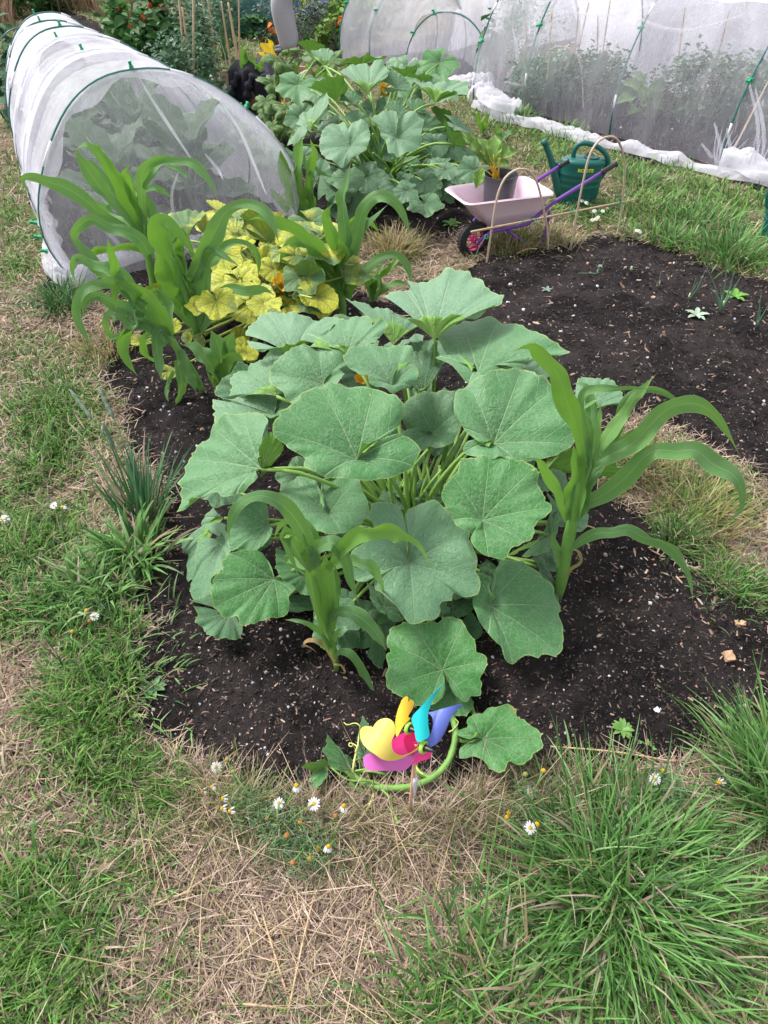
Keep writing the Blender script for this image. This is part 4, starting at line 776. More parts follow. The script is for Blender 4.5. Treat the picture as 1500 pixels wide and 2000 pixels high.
maize('tall maize plant nearest the left netting tunnel, leaning over the lawn side',(304,600),I_,[(812,970,50),(805,880,52),(795,800,55),(775,700,52),(760,600,50),(750,520,40)],[
 [(740,620,40),(640,545,50),(540,490,70),(440,400,100),(340,340,85),(250,310,60),(180,285,60),(120,288,50),(130,330,26),(175,400,3)],
 [(740,560,40),(660,480,60),(580,400,80),(510,320,90),(450,230,90),(405,160,70),(390,135,30)],
 [(735,530,60),(680,420,100),(620,310,90),(560,225,66),(500,150,56),(445,112,50),(400,140,8)],
 ([(745,500,40),(690,390,50),(660,300,60),(645,265,40),(685,215,3)],dict(tone=.9)),
 [(765,600,50),(748,480,56),(742,380,50),(745,270,66),(780,215,64),(850,190,54),(930,200,44),(1010,212,60),(1070,270,60),(1110,335,40),(1133,398,3)],
 ([(750,340,30),(790,280,34),(850,215,40),(930,240,34),(1015,305,3)],{}),
 ([(780,700,70),(785,560,100),(785,450,90),(765,370,40)],dict(d=-.02)),
 ([(560,200,20),(530,150,26),(495,95,4)],dict(tone=.7)),
])
maize('thick upright maize plant directly left of the yellow mottled squash',(385,668),I_,[(1032,1140,60),(1020,1060,66),(1000,980,76),(970,880,80),(940,780,80),(910,680,70)],[
 [(930,800,100),(890,690,130),(850,590,150),(835,530,110),(880,520,70),(940,580,66),(990,650,36),(1042,718,3)],
 [(780,690,60),(740,620,90),(660,570,90),(570,550,60),(480,505,50),(415,540,60),(385,590,50),(420,660,60),(500,740,76),(570,790,70),(620,810,10)],
 [(1000,820,70),(1060,690,105),(1120,580,120),(1170,480,76),(1230,435,56),(1300,425,54),(1380,460,66),(1430,540,56),(1462,640,6)],
 ([(990,900,90),(955,780,100),(945,680,60),(955,590,5)],dict(tone=.9,d=-.02)),
 [(1020,1040,80),(1050,910,125),(1070,800,90),(1058,700,60),(1090,650,56),(1160,690,46),(1272,762,3)],
 ([(960,960,70),(890,860,110),(845,760,110),(815,680,60)],{}),
 [(1040,1100,50),(1080,1010,90),(1135,930,90),(1200,870,70),(1290,880,54),(1380,870,64),(1440,905,10)],
 ([(1010,1060,50),(930,980,60),(860,930,60),(780,900,50),(700,880,10)],{}),
 ([(1010,1000,90),(960,880,120),(930,780,110)],dict(d=0,fold=.5)),
 ([(930,700,60),(925,640,80),(930,580,40)],dict(tone=.9)),
])
maize('sprawling maize plant with drooping leaves on the bare soil, leftmost of the cluster',(395,768),I_,[(1060,1405,40),(1030,1340,50),(990,1270,60),(940,1200,66),(890,1120,70),(850,1050,40)],[
 ([(880,1110,80),(820,990,130),(760,900,120),(690,865,80),(625,850,60),(600,900,56),(610,980,20)],dict(d=.05)),
 ([(860,1100,60),(780,1060,56),(700,1050,66),(655,1110,66),(640,1180,66),(675,1260,54),(722,1328,4)],dict(d=.1)),
 ([(900,1140,50),(840,1085,66),(820,1150,76),(832,1250,64),(845,1352,5)],dict(d=.1)),
 ([(820,1040,60),(700,985,90),(600,950,90),(520,905,54),(450,935,40),(435,1000,30),(410,1040,4)],dict(d=.05)),
 ([(760,960,50),(600,850,70),(500,850,64),(430,885,54),(400,960,54),(405,1030,54),(445,1110,54),(482,1172,4)],dict(d=.1)),
 ([(940,1190,60),(970,1270,70),(1005,1350,60),(1030,1420,5)],dict(d=.06)),
 ([(920,1240,40),(945,1310,60),(950,1380,60),(930,1450,30),(918,1502,3)],dict(d=.06)),
 ([(910,1300,24),(880,1360,26),(872,1420,20),(888,1475,3)],dict(d=.04)),
 ([(680,920,50),(610,800,70),(590,720,60),(572,650,34),(562,590,3)],{}),
 ([(720,900,60),(640,800,80),(560,760,90),(480,740,60),(400,705,44),(378,770,36),(402,855,4)],dict(d=.05)),
 ([(760,1000,50),(690,960,80),(700,1050,60),(600,1010,40),(600,1060,4)],{}),
 ([(880,1150,70),(800,1080,70),(720,1060,40),(620,1110,30),(530,1150,4)],{}),
])
maize('short broad leaved maize plant against the upper left squash leaves',(440,775),I_,[(1185,1430,40),(1190,1380,46),(1190,1320,40)],[
 ([(1190,1410,40),(1145,1330,110),(1080,1235,110),(1020,1175,80),(945,1160,8)],dict(d=.04)),
 ([(1190,1400,50),(1165,1290,105),(1145,1170,100),(1105,1085,70)],dict(d=-.02,tone=.3)),
 ([(1200,1390,50),(1195,1260,120),(1190,1160,100),(1225,1092,60)],dict(d=-.03)),
 ([(1215,1390,50),(1180,1310,90),(1195,1240,70),(1240,1225,60),(1285,1280,8)],dict(d=.04,tone=.8)),
 ([(1190,1430,30),(1130,1370,40),(1080,1300,10)],{}),
])
G2=(400,340,.37333)
maize('maize plant with one long arching leaf, right of the yellow mottled squash',(670,616),G2,[(722,745,50),(718,680,56),(708,600,66),(700,520,76),(700,450,60)],[
 ([(710,450,90),(735,340,85),(725,230,80),(722,130,60),(745,20,32),(768,-86,3)],dict(d=-.03)),
 [(690,410,60),(660,310,85),(632,235,66),(645,185,24),(678,148,3)],
 [(765,420,80),(800,300,90),(825,190,80),(880,125,70),(950,118,62),(1010,165,56),(1050,240,50),(1080,332,3)],
 [(725,580,50),(800,530,46),(870,470,54),(950,425,54),(1020,430,44),(1062,490,42),(1075,560,20),(1055,605,3)],
 [(690,540,80),(620,440,95),(560,350,85),(480,285,85),(380,252,66),(290,225,46),(228,242,4)],
 [(695,590,70),(640,500,100),(570,420,85),(520,365,30)],
 [(560,380,40),(480,350,70),(430,400,86),(408,480,62),(402,550,50),(430,620,26),(446,668,3)],
 ([(700,480,80),(720,400,70),(700,330,20)],dict(tone=.8)),
 ([(730,640,80),(770,560,90),(800,520,50)],{}),
 ([(715,640,90),(690,520,110),(650,430,80)],dict(d=0,fold=.5)),
])
maize('tiny maize seedling right of the long arching leaf, by the bare soil',(724,590),G2,[(872,680,24),(876,640,26),(880,600,20)],[
 [(872,670,30),(880,590,54),(900,530,44),(930,480,20),(965,465,3)],[(872,660,30),(930,605,44),(1000,572,42),(1082,578,4)],[(880,620,30),(905,545,50),(960,500,34),(1010,450,26),(1050,458,3)],[(870,640,30),(850,570,50),(810,540,30)],
],group='maize plants around the squash beds')
L_=(420,180,.2)
maize('dense upright maize plant between the left tunnel and the second squash plant',(594,432),L_,[(870,1260,70),(860,1150,80),(850,1000,60)],[
 ([(840,1240,140),(820,1020,130),(805,800,130),(820,600,130),(850,440,130)],dict(d=.05)),
 [(880,1230,130),(910,1020,150),(925,800,100),(960,600,90),(930,460,60)],
 [(820,1160,90),(730,1000,140),(695,850,150),(665,700,140),(640,570,110)],
 [(860,620,30),(900,740,50),(950,830,44),(1020,912,3)],[(940,700,30),(1000,760,44),(1060,795,34),(1128,822,3)],
 [(720,1160,80),(650,1070,100),(580,1000,70),(540,940,60)],[(880,1240,80),(940,1120,120),(930,1020,100),(880,910,20)],
 ([(790,1000,60),(770,880,70),(790,760,30),(800,690,4)],dict(tone=.8)),
])
N_=(420,0,.2)
maize('maize plant standing in front of the black jacket on the timber box',(497,205),N_,[(380,1000,50),(375,900,60),(370,820,50)],[
 [(372,880,110),(320,720,140),(285,580,110),(260,420,10)],[(390,780,60),(370,620,70),(360,470,4)],[(400,720,60),(430,640,80),(490,560,10)],[(350,760,70),(300,680,90),(250,600,40)],[(380,700,50),(300,560,40),(325,430,4)],
])
maize('small upright maize plant among the second squash plant leaves at the back',(623,190),N_,[(1000,950,40),(1000,860,50),(995,780,40)],[
 ([(992,800,40),(1020,680,60),(1036,530,4)],dict(tone=.7)),[(965,800,70),(920,710,95),(880,630,40)],[(1040,780,90),(1100,680,120),(1165,590,40)],[(905,820,60),(810,710,100),(745,620,90),(710,550,10)],[(990,790,40),(975,720,40),(990,690,4)],
])
O_=(900,0,.4)
maize('two small maize plants by the grass beside the chard pot',(944,262),O_,[(110,650,16),(108,620,18),(105,590,14)],[
 [(108,640,24),(90,600,34),(85,560,20),(80,520,4)],[(112,640,24),(120,590,36),(145,552,4)],[(190,690,24),(180,650,34),(185,610,10)],[(195,690,24),(230,650,36),(300,640,4)],
])
# ================= squash vine with tendrils
def pxs(cr,pts,h): return [P(cr[0]+x*cr[2],cr[1]+y*cr[2],z if z is not None else h) for x,y,z in [(p[0],p[1],p[2] if len(p)>2 else None) for p in pts]]
MVINE=simple('vine_stem',(.17,.34,.07),.5,.3,30,.5); MTEN=simple('tendril',(.55,.60,.16),.5,.2,40)
q=catmull(np.array(pxs(E_,[(870,150,.05),(900,280,.06),(916,360,.06),(905,440,.055),(870,530,.05),(800,600,.045),(700,648,.045),(600,664,.045),(500,660,.045),(420,635,.045),(360,600,.05),(320,560,.055)],0)),40)
mb=MB(); mb.tube(q,[.0078+ .0006*math.sin(i*1.9) for i in range(40)],12)
vine=mb.build('vine',MVINE,sq)
def tub(cr,pts,h,r0,r1_,mat,name,par,n=24): 
    q=catmull(np.array(pxs(cr,pts,h)),n); mb=MB(); mb.tube(q,list(np.linspace(r0,r1_,n)),7); return mb.build(name,mat,par)
tub(E_,[(480,670),(465,720),(430,790),(385,840),(340,870,.02),(290,870,.02),(250,850,.02)],.035,.0042,.0014,MTEN,'tendril',sq)
tub(E_,[(355,580),(370,500),(385,440),(392,380),(398,330,.09),(370,312,.09),(330,322,.09),(310,308,.09)],.06,.003,.0012,MTEN,'tendril',sq)
tub(E_,[(372,470),(380,440),(360,425),(342,420),(338,432),(350,440),(358,430)],.08,.002,.0012,MTEN,'tendril',sq)
tub(E_,[(690,540),(720,580),(770,606),(800,600)],.045,.006,.006,MVINE,'side_shoot',sq)
tub(E_,[(690,530),(715,570),(740,590)],.06,.0035,.002,MTEN,'tendril',sq)
tub(E_,[(880,360),(905,345),(930,310),(915,290)],.07,.002,.001,MTEN,'tendril',sq)
tub(E_,[(345,640),(390,670),(440,690),(460,680)],.03,.008,.007,MVINE,'side_shoot',sq)
tub(E_,[(910,380),(935,400),(960,410),(1062,404)],.05,.005,.004,MVINE,'side_shoot',sq)
tub(E_,[(320,560),(300,530),(330,560),(360,600)],.05,.008,.009,MVINE,'side_shoot',sq)
plant(sq,[
 (E_,(345,560),[(335,520),(290,450),(240,400),(222,368),(215,400),(222,430),(195,455),(215,490),(225,520),(250,550),(290,565),(320,575)],.07,.0,dict(cup=.2)),
 (E_,(235,545),[(225,520),(200,508),(150,515),(80,548),(110,560),(160,570),(215,560)],.07,.0,dict(under=True)),
 (E_,(228,550),[(180,560),(130,600),(120,625),(135,635),(130,665),(180,650),(205,620),(225,580)],.07,.0,{}),
 (E_,(430,480),[(440,320),(405,270),(400,340),(385,400),(370,450),(390,520),(420,560),(460,500),(455,400)],.04,.1,dict(mat='d')),
 (E_,(500,580),[(430,570),(420,600),(470,615),(500,640),(540,640),(562,600),(545,575),(500,570)],.02,.0,{}),
 (E_,(345,500),[(320,480),(350,510),(355,560),(335,560),(315,520)],.05,.0,{}),
],q[30],.0025)
# ================= PINWHEEL
hub=P(820,1462,.29); W_=(660,1310,280/1500)
pb=G(801,1592); pw=empty('pinwheel',pb,'rainbow toy pinwheel on a short wooden stick in front of the squash vine','pinwheel')
def plas(name,c,c2=None):
    c=tuple(v*.85 for v in c); c2=tuple(v*.85 for v in c2) if c2 else None
    m,nt,o=newmat(name); n=noise(nt,objco(nt),14,2); cc=mix(nt,n,c,c2 or c); s=pbsdf(nt,cc,.27,None,Specular_IOR_Level=.5); transl(nt,o,s,cc,.22); return m
tc=(C0-hub);tc/=np.linalg.norm(tc)
def sheet(name,poly,mat,off,curl=None,par=None,k=.12):
    """foam petal cut along poly (photo pixels), lifted off the hub plane by off metres and curled"""
    rim=catmull(np.array([(W_[0]+x*W_[2],W_[1]+y*W_[2]) for x,y in poly]),70,True)
    bm=bmesh.new(); 
    vs=[bm.verts.new((x,-y,0)) for x,y in rim]; es=[bm.edges.new((vs[i],vs[(i+1)%len(vs)])) for i in range(len(vs))]
    bmesh.ops.triangle_fill(bm,use_beauty=True,use_dissolve=False,edges=es)
    for _ in range(3):
        lg=[e for e in bm.edges if e.calc_length()>5.5]
        if not lg: break
        bmesh.ops.subdivide_edges(bm,edges=lg,cuts=1); bmesh.ops.triangulate(bm,faces=bm.faces)
    c=rim.mean(0)
    for v in bm.verts:
        x,y=v.co.x,-v.co.y; d=off
        if curl: d+=1.9*curl[2]*math.cos(((x-(W_[0]+curl[0]*W_[2]))*math.cos(curl[3])+(y-(W_[1]+curl[1]*W_[2]))*math.sin(curl[3]))/curl[4])
        v.co=Vector(Pl(x,y,hub+tc*d,tc)-pb)
    bmesh.ops.recalc_face_normals(bm,faces=bm.faces)
    bmesh.ops.solidify(bm,geom=bm.faces[:],thickness=.0011)
    me=bpy.data.meshes.new(name); bm.to_mesh(me); bm.free(); me.materials.append(mat); me.polygons.foreach_set('use_smooth',[True]*len(me.polygons))
    o=bpy.data.objects.new(name,me); COL.objects.link(o); o.parent=par or pw; autosmooth(o,40); return o
yl=plas('yellow_foam',(.95,.70,.08),(.95,.80,.22)); ym=plas('deep_yellow_foam',(.95,.60,.02),(.95,.66,.08)); pk=plas('pink_foam',(.85,.16,.62),(.9,.22,.65)); rd=plas('magenta_foam',(.85,.03,.22),(.88,.05,.32)); dr=plas('crimson_foam',(.6,.0,.10)); tq=plas('turquoise_foam',(.0,.55,.60),(.02,.62,.62)); pe=plas('periwinkle_foam',(.14,.20,.70),(.20,.26,.78)); bl=plas('blue_foam',(.0,.16,.80),(.0,.30,.85)); tl=plas('teal_foam',(.02,.30,.25))
sheet('petal',[(265,930),(275,895),(310,870),(360,862),(440,880),(560,900),(700,880),(850,830),(860,870),(790,955),(740,1012),(690,1043),(550,1048),(400,1048),(320,1042),(280,1005)],pk,-.012,(300,950,.012,0,30))
sheet('petal',[(775,982),(800,930),(850,850),(900,810),(976,812),(970,910),(900,935)],rd,-.016)
sheet('disc',[(560,770),(580,715),(640,670),(700,645),(770,635),(815,670),(835,740),(810,820),(730,880),(640,885),(585,845)],rd,-.03)
sheet('disc',[(690,720),(715,675),(780,640),(822,690),(832,790),(785,882),(730,850),(700,790)],dr,-.026)
sheet('petal',[(945,555),(1000,575),(1120,640),(1186,685),(1150,740),(1080,785),(960,806),(925,700)],bl,-.02)
sheet('petal',[(600,640),(615,690),(660,725),(740,748),(830,745),(905,730),(860,785),(800,812),(740,815),(690,800),(630,750)],ym,.012)
sheet('petal',[(232,640),(245,600),(290,580),(340,583),(362,598),(385,560),(430,515),(500,495),(550,510),(585,545),(603,600),(597,660),(575,710),(560,760),(575,830),(620,875),(690,888),(780,850),(870,775),(900,745),(860,810),(760,870),(700,900),(640,928),(560,942),(470,930),(380,870),(290,800),(240,720)],yl,.0,(480,700,.022,.6,38))
sheet('petal',[(722,266),(738,290),(735,332),(755,305),(782,308),(797,335),(780,400),(735,478),(762,500),(700,560),(660,620),(618,690),(600,640),(600,540),(615,450),(645,360),(680,290)],ym,.02,(690,450,.014,0,22))
sheet('petal',[(775,490),(740,530),(690,610),(720,640),(780,620),(810,560)],tl,.0)
sheet('petal',[(1104,136),(1060,180),(960,280),(870,375),(772,490),(795,600),(825,737),(890,730),(957,680),(945,560),(945,450),(975,350),(1030,250)],tq,.04,(880,520,.02,0,26))
sheet('petal',[(1308,360),(1230,363),(1100,395),(1000,425),(943,438),(975,470),(993,520),(990,590),(960,680),(900,742),(945,765),(970,800),(1060,740),(1130,620),(1180,500),(1235,420)],pe,.02,(1050,560,.02,.5,26))
MLIME=plas('lime_foam',(.50,.85,.12)); MBLK=simple('black_plastic',(.02,.02,.022),.35,.2,20,.05)
def hubcap(x,y,r,off):
    c=Pl(W_[0]+x*W_[2],W_[1]+y*W_[2],hub+tc*off,tc); ax=tc*.8+np.array([.5,.05,-.5])
    mb=MB(); mb.lathe(c,[(r*.45,0),(r*.55,.004),(r*.8,.006),(r,.003),(r,-.002),(r*.5,-.003)],24,ax); h=mb.build('hub',MLIME,pw)
    mb=MB(); mb.lathe(c,[(r*.52,-.002),(r*.50,.006),(r*.44,.012),(r*.26,.022),(r*.08,.028)],16,ax); mb.build('nose_cap',MBLK,h)
hubcap(893,800,.013,.058); hubcap(738,600,.0125,.035)
mb=MB(); mb.tube([pb+np.array([0,0,-.01]),pb+np.array([-.0005,0,.1]),hub-np.array([0.006,-.02,.02])],.0042,10); st=mb.build('stick',simple('bare_wood',(.55,.33,.20),.6,.15,60),pw)
mb=MB(); a=pb+(hub-pb)*.30;b=pb+(hub-pb)*.58; mb.tube(catmull([a,(a+b)/2,b],8),[.0042,.0065,.0058,.007,.006,.0068,.006,.0052],9); mb.build('tape',simple('white_tape',(.75,.72,.78),.3,.15,200,.8),pw)
mb=MB(); V=[];K=8
for i in range(K):
    t=i/(K-1); c=P(802+4*math.sin(t*3),1550+52*t,.06-.045*t); w=.0035+.0045*t; V+=[c+np.array([-w*math.cos(t*2),0,w*.5]),c+np.array([w*math.cos(t*2),.002,0])]
mb.add(V,[(2*i,2*i+1,2*i+3,2*i+2) for i in range(K-1)]); mb.build('paper_label',simple('white_paper',(.8,.79,.82),.6,.05,50),pw)
# ================= WHEELBARROW
BC=np.array([.63,3.82,.0]); bu=np.array([.91,.40,0]);bu/=np.linalg.norm(bu); bv=np.array([.40,-.91,0]);bv/=np.linalg.norm(bv)
wb=empty('wheelbarrow',(BC[0],BC[1],0),'small pink child sized wheelbarrow with purple frame, standing at the bed edge','wheelbarrow')
MPINK=simple('pink_paint',(.80,.62,.71),.35,.06,8,.05,Coat_Weight=.2); MPUR=simple('purple_paint',(.17,.05,.34),.3,.08,10,.03); MTYR=simple('rubber',(.018,.018,.02),.75,.3,40,.5); MHOT=simple('hot_pink_plastic',(.75,.06,.24),.4,.1,20,.05)
def BL(u,v,z): return BC+bu*u+bv*v+np.array([0,0,z])
def rr_(hu,hv,r,n=6,sk=0.):
    out=[]
    for k,(su,sv) in enumerate(((1,1),(-1,1),(-1,-1),(1,-1))):
        for i in range(n+1):
            a=math.pi/2*(k+i/n); out.append((su*(hu-r)+r*math.cos(a),sv*(hv-r)+r*math.sin(a)))
    return out
mb=MB(); rings=[]; 
spec=[(.245,.155,.05,.300,0,0),(.238,.148,.045,.306,0,0),(.228,.138,.045,.300,0,0)]
outer=[(.248,.158,.05,.296,0),(.235,.146,.05,.286,0),(.195,.125,.045,.22,.02),(.15,.10,.04,.155,.035),(.135,.09,.035,.148,.035)]
inner=[(.240,.150,.045,.303,0),(.225,.138,.045,.290,0),(.185,.117,.045,.22,.02),(.14,.093,.04,.162,.035),(.02,.015,.01,.160,.035)]
seq=outer[::-1]+inner; V=[];n=28
for hu,hv,r,z,sh in seq:
    for x,y in rr_(hu,hv,r): V.append(BL(x+sh-(.04 if z>.28 and x<-.1 else 0),y*(1.0 if x>-.1 else .9),z+(.012 if x<-.15 and z>.28 else 0)))
F=[(i*n+j,i*n+(j+1)%n,(i+1)*n+(j+1)%n,(i+1)*n+j) for i in range(len(seq)-1) for j in range(n)]+[tuple(range(n))[::-1],tuple(range((len(seq)-1)*n,len(seq)*n))]
mb.add(V,F); tubo=mb.build('tub',MPINK,wb); autosmooth(tubo,50)
mb=MB(); WC=P(925,467,.09)
for s,(hx,hy) in ((1,(1203,320)),(-1,(1110,314))):
    he=P(hx,hy,.38 if s>0 else .36); a=WC+bv*s*.045*1.0; pts=[a,BL(-.10,s*.09,.13),BL(.12,s*.11,.145),BL(.26,s*.13,.25),he-(he-BL(.26,s*.13,.25))*.15]; mb.tube(pts,.0095,10)
    mb2=MB(); e0=he-(he-BL(.26,s*.13,.25))*.24; dv=he-e0; L=np.linalg.norm(dv); mb2.lathe(e0,[(.011,0),(.015,.003),(.0155,.012),(.0125,.016)]+[(.0125+.001*(i%2),.016+(L-.03)*i/14) for i in range(1,15)]+[(.0175,L-.006),(.017,L)],14,dv); mb2.build('handle_grip',MBLK,wb)
    lg=[BL(.02,s*.10,.145),BL(.12,s*.12,.07),BL(.16,s*.12,.0),]; mb.tube(catmull([BL(.24,s*.125,.20),BL(.23,s*.13,.08),BL(.20,s*.13,.015),BL(.15,s*.13,.01)],8),.008,8)
    mb.tube([BL(-.02,s*.09,.14),BL(.10,s*.1,.05),BL(.17,s*.13,.012)],.008,8)
mb.tube([BL(.20,-.13,.012),BL(.20,.13,.012)],.008,8); mb.tube([BL(-.06,-.09,.14),BL(-.06,.09,.14)],.008,8)
mb.build('frame',MPUR,wb)
wh=empty('w',(0,0,0),'','') ; bpy.data.objects.remove(wh); 
mb=MB(); mb.lathe(WC-bv*.022,caps=False,prof=[(.055,0),(.078,.002),(.088,.008),(.091,.016),(.091,.028),(.088,.036),(.078,.042),(.055,.044)],n=36,ax=bv); 
for i in range(30):
    a=2*math.pi*i/30; c=WC+(bu*math.cos(a)+np.array([0,0,1])*math.sin(a))*.0905; 
    for s in(-1,1):
        M=np.stack([-bu*math.sin(a)+np.array([0,0,1])*math.cos(a),bv,bu*math.cos(a)+np.array([0,0,1])*math.sin(a)],1); mb.box(c+bv*s*.013,.009,.012,.006,M=M)
tyre=mb.build('wheel',MTYR,wb); autosmooth(tyre,40)
mb=MB(); mb.lathe(WC-bv*.018,[(.062,0),(.064,.003),(.058,.006),(.056,.018),(.058,.030),(.064,.033),(.062,.036)],30,bv,caps=False)
for i in range(5):
    a=2*math.pi*i/5+.3; d=bu*math.cos(a)+np.array([0,0,1])*math.sin(a); 
    for o_ in(-.007,.007):
        t=np.cross(bv,d)*o_; mb.tube([WC+bv*.012+d*.012+t,WC+bv*.010+d*.058+t*1.3],.004,6)
mb.lathe(WC-bv*.02,[(.016,0),(.016,.038),(.010,.042)],14,bv); mb.build('rim',MHOT,tyre)
mb=MB(); mb.lathe(WC-bv*.05,[(.005,0),(.005,.09),(.008,.091),(.008,.097)],8,bv); mb.build('axle',simple('steel',(.5,.5,.5),.3,.1,20,.05,Metallic=1.),wb)
# ================= POT AND CHARD
pp=BL(-.01,-.01,.163); pot=empty('plant_pot',pp,'dark grey plastic plant pot standing in the pink wheelbarrow','plant pot')
mb=MB(); mb.lathe(pp,[(.070,0),(.072,.004),(.088,.205),(.092,.208),(.093,.222),(.089,.222),(.087,.205),(.084,.18)],32); ob=mb.build('pot_body',simple('grey_plastic',(.055,.058,.068),.45,.1,20,.05),pot); autosmooth(ob,40)
mb=MB(); mb.lathe(pp+np.array([0,0,.18]),[(.083,0),(.06,.006),(.02,.008)],20); mb.build('compost',MS,pot)
ch=empty('chard_plant',pp+np.array([-.02,0,.185]),'leafy chard with yellow stalks growing out of the grey pot','chard plant')
MCHD=leaf_mat('chard_leaf',(.08,.24,.03),(.16,.36,.05),(.2,.38,.05),0,(.26,.42,.10)); MCST=simple('chard_stalk',(.80,.50,.03),.35,.15,30,.05)
def oval(root,px,py,y,w,h,ang,mat,blue,n,base,st,stm,r=.003,wav=.05,name='leaf'):
    c=Py(px,py,y); n=np.array(n,float);n/=np.linalg.norm(n); t=RT*math.cos(ang)+np.array([0,0,1.])*math.sin(ang); t=t-n*(t@n);t/=np.linalg.norm(t); s=np.cross(n,t);V=[];UV=[];UR=[]
    nn,K=12,9
    for i in range(nn):
        u=i/(nn-1); hw=w*math.sin(math.pi*min(.97,max(.03,u))**.8)*.5
        for k in range(K):
            x=-1+2*k/(K-1); V.append(c+t*(u-.5)*h+s*x*hw+n*(.25*hw*abs(x)-.12*h*(2*u-1)**2+wav*hw*4*math.sin(u*17+x*3)*abs(x)**2)); UV.append((u,abs(x)*.6)); UR.append((abs(x)*.9,blue))
    idx=np.arange(nn*K).reshape(nn,K); F=np.stack([idx[:-1,:-1],idx[:-1,1:],idx[1:,1:],idx[1:,:-1]],-1).reshape(-1,4)
    npmesh(name,np.array(V),F,mat,uv={'vein':np.array(UV),'rad':np.array(UR)},parent=root)
    if st:
        e=c-t*h*.45; mb=MB(); mb.tube(catmull([base,(np.array(base)+e)/2+np.array([0,0,.01]),e,e+t*h*.12],9),list(np.linspace(r,r*.4,9)),6); mb.build('stalk',stm,root)
cb=pp+np.array([-.02,-.01,.185])
for px,py,w,h,a in ((925,282,.05,.12,2.2),(948,290,.06,.13,1.75),(965,285,.06,.12,1.5),(985,292,.05,.10,.7),(995,298,.04,.09,.4),(940,305,.05,.10,2.4),(975,300,.05,.08,1.1),(985,318,.035,.05,.3),(957,306,.045,.08,1.7),(968,316,.04,.05,1.2),(915,270,.045,.08,2.3)):
    oval(ch,px,py,cb[1]-rng.uniform(-.03,.05),w*1.35,h*1.1,a,MCHD,rng.uniform(0,1),(rng.normal(0,.3),-.7,.7),cb+np.array([rng.normal(0,.012),rng.normal(0,.01),0]),1,MCST,.0035)
oval(ch,935,348,cb[1]-.10,.06,.10,-1.75,MCHD,1,(-.3,-.8,.3),cb,1,MCST,.003)
# ================= WATERING CANS
MCAN=simple('green_can_plastic',(.008,.115,.095),.38,.1,6,.06,Specular_IOR_Level=.5); MCTX=simple('yellow_print',(.65,.75,.05),.5,.1,60,.05)
def watering_can(loc,rot,sc,label,text=True):
    root=empty('watering_can',loc,label,'watering can','green watering cans'); M=Matrix.Rotation(rot,3,'Z'); 
    def T(p): v=M@(Vector(p)*sc); return np.array(v)+np.array(loc)
    # x axis: spout at -x, body oval
    prof=[(.098,0),(.105,.004),(.108,.02),(.110,.045),(.1105,.05),(.114,.055),(.1145,.06),(.113,.10),(.1165,.105),(.117,.112),(.114,.118),(.115,.135),(.118,.14),(.1185,.147),(.116,.153),(.117,.17),(.1205,.175),(.1205,.182),(.118,.187),(.120,.235),(.121,.245),(.116,.256),(.10,.262),(.06,.266),(.001,.268)]
    mb=MB(); n=40; V=[]
    for r,z in prof:
        for j in range(n):
            a=2*math.pi*j/n; V.append(T((math.cos(a)*r*1.12,math.sin(a)*r*.66,z)))
    F=[(i*n+j,i*n+(j+1)%n,(i+1)*n+(j+1)%n,(i+1)*n+j) for i in range(len(prof)-1) for j in range(n)]+[tuple(range(n))[::-1]]
    mb.add(V,F); body=mb.build('body',MCAN,root); autosmooth(body,50)
    mb=MB(); mb.tube([T(p) for p in catmull([(-.06,.0,.25),(-.064,0,.27),(-.065,0,.30),(-.045,0,.335),(.0,0,.343),(.07,0,.325),(.125,0,.285),(.15,0,.24),(.14,0,.19),(.108,0,.125)],26)],[.0145*sc]*26,12); mb.build('handle',MCAN,root)
    mb=MB(); s=[(-.09,.05,.042),(-.11,.08,.040),(-.137,.13,.031),(-.165,.19,.024),(-.20,.26,.018),(-.232,.315,.0165),(-.241,.33,.017),(-.243,.332,.020),(-.256,.352,.019)]
    mb.tube([T((a,0,b)) for a,b,_ in s],[c*sc for *_,c in s],14); mb.tube([T((-.16,0,.235)),T((-.13,0,.20)),T((-.105,0,.205))],.012*sc,8); mb.tube([T(p) for p in ((-.12,0,.25),(-.105,0,.235),(-.10,0,.20))],.012*sc,8); mb.build('spout',MCAN,root)
    mb=MB(); V=[];n=24
    for rr,z in ((.040,.262),(.044,.270),(.038,.272),(.034,.262),(.001,.2695)):
        for j in range(n): a=2*math.pi*j/n; V.append(T((.045+math.cos(a)*rr*1.1,math.sin(a)*rr*.95,z)))
    mb.add(V,[(i*n+j,i*n+(j+1)%n,(i+1)*n+(j+1)%n,(i+1)*n+j) for i in range(4) for j in range(n)]); mb.build('filler_opening',simple('dark_green_inside',(.004,.05,.04),.5,.1,10),root)
    if text:
        cu=bpy.data.curves.new('print','FONT'); cu.body='ROOTS'; cu.size=.028; cu.extrude=.0006; cu.offset=.0012; cu.align_x='CENTER'; t=bpy.data.objects.new('t',cu); COL.objects.link(t); bpy.context.view_layer.update()
        me=bpy.data.meshes.new_from_object(t.evaluated_get(bpy.context.evaluated_depsgraph_get())); bpy.data.objects.remove(t)
        for v in me.vertices:
            x,zz,dp=v.co.x,v.co.y,v.co.z; X=x+.012; a=math.asin(max(-1,min(1,X/.12))); y=-.0795*math.cos(a)*1.0-.0012-dp
            p=T((X,y,.205+zz*.9)); v.co=Vector(p-np.array(loc))
        me.materials.clear(); me.materials.append(MCTX); o=bpy.data.objects.new('lettering',me); COL.objects.link(o); o.parent=root
    return root
wl=G(1124,396); watering_can(wl,-.10,1.0,'dark green watering can with yellow lettering standing behind the wheelbarrow handles')
wl=G(1515,470); watering_can(wl+np.array([.03,0,0]),2.6,1.0,'dark green watering can cut off by the right edge, on the grass',False)
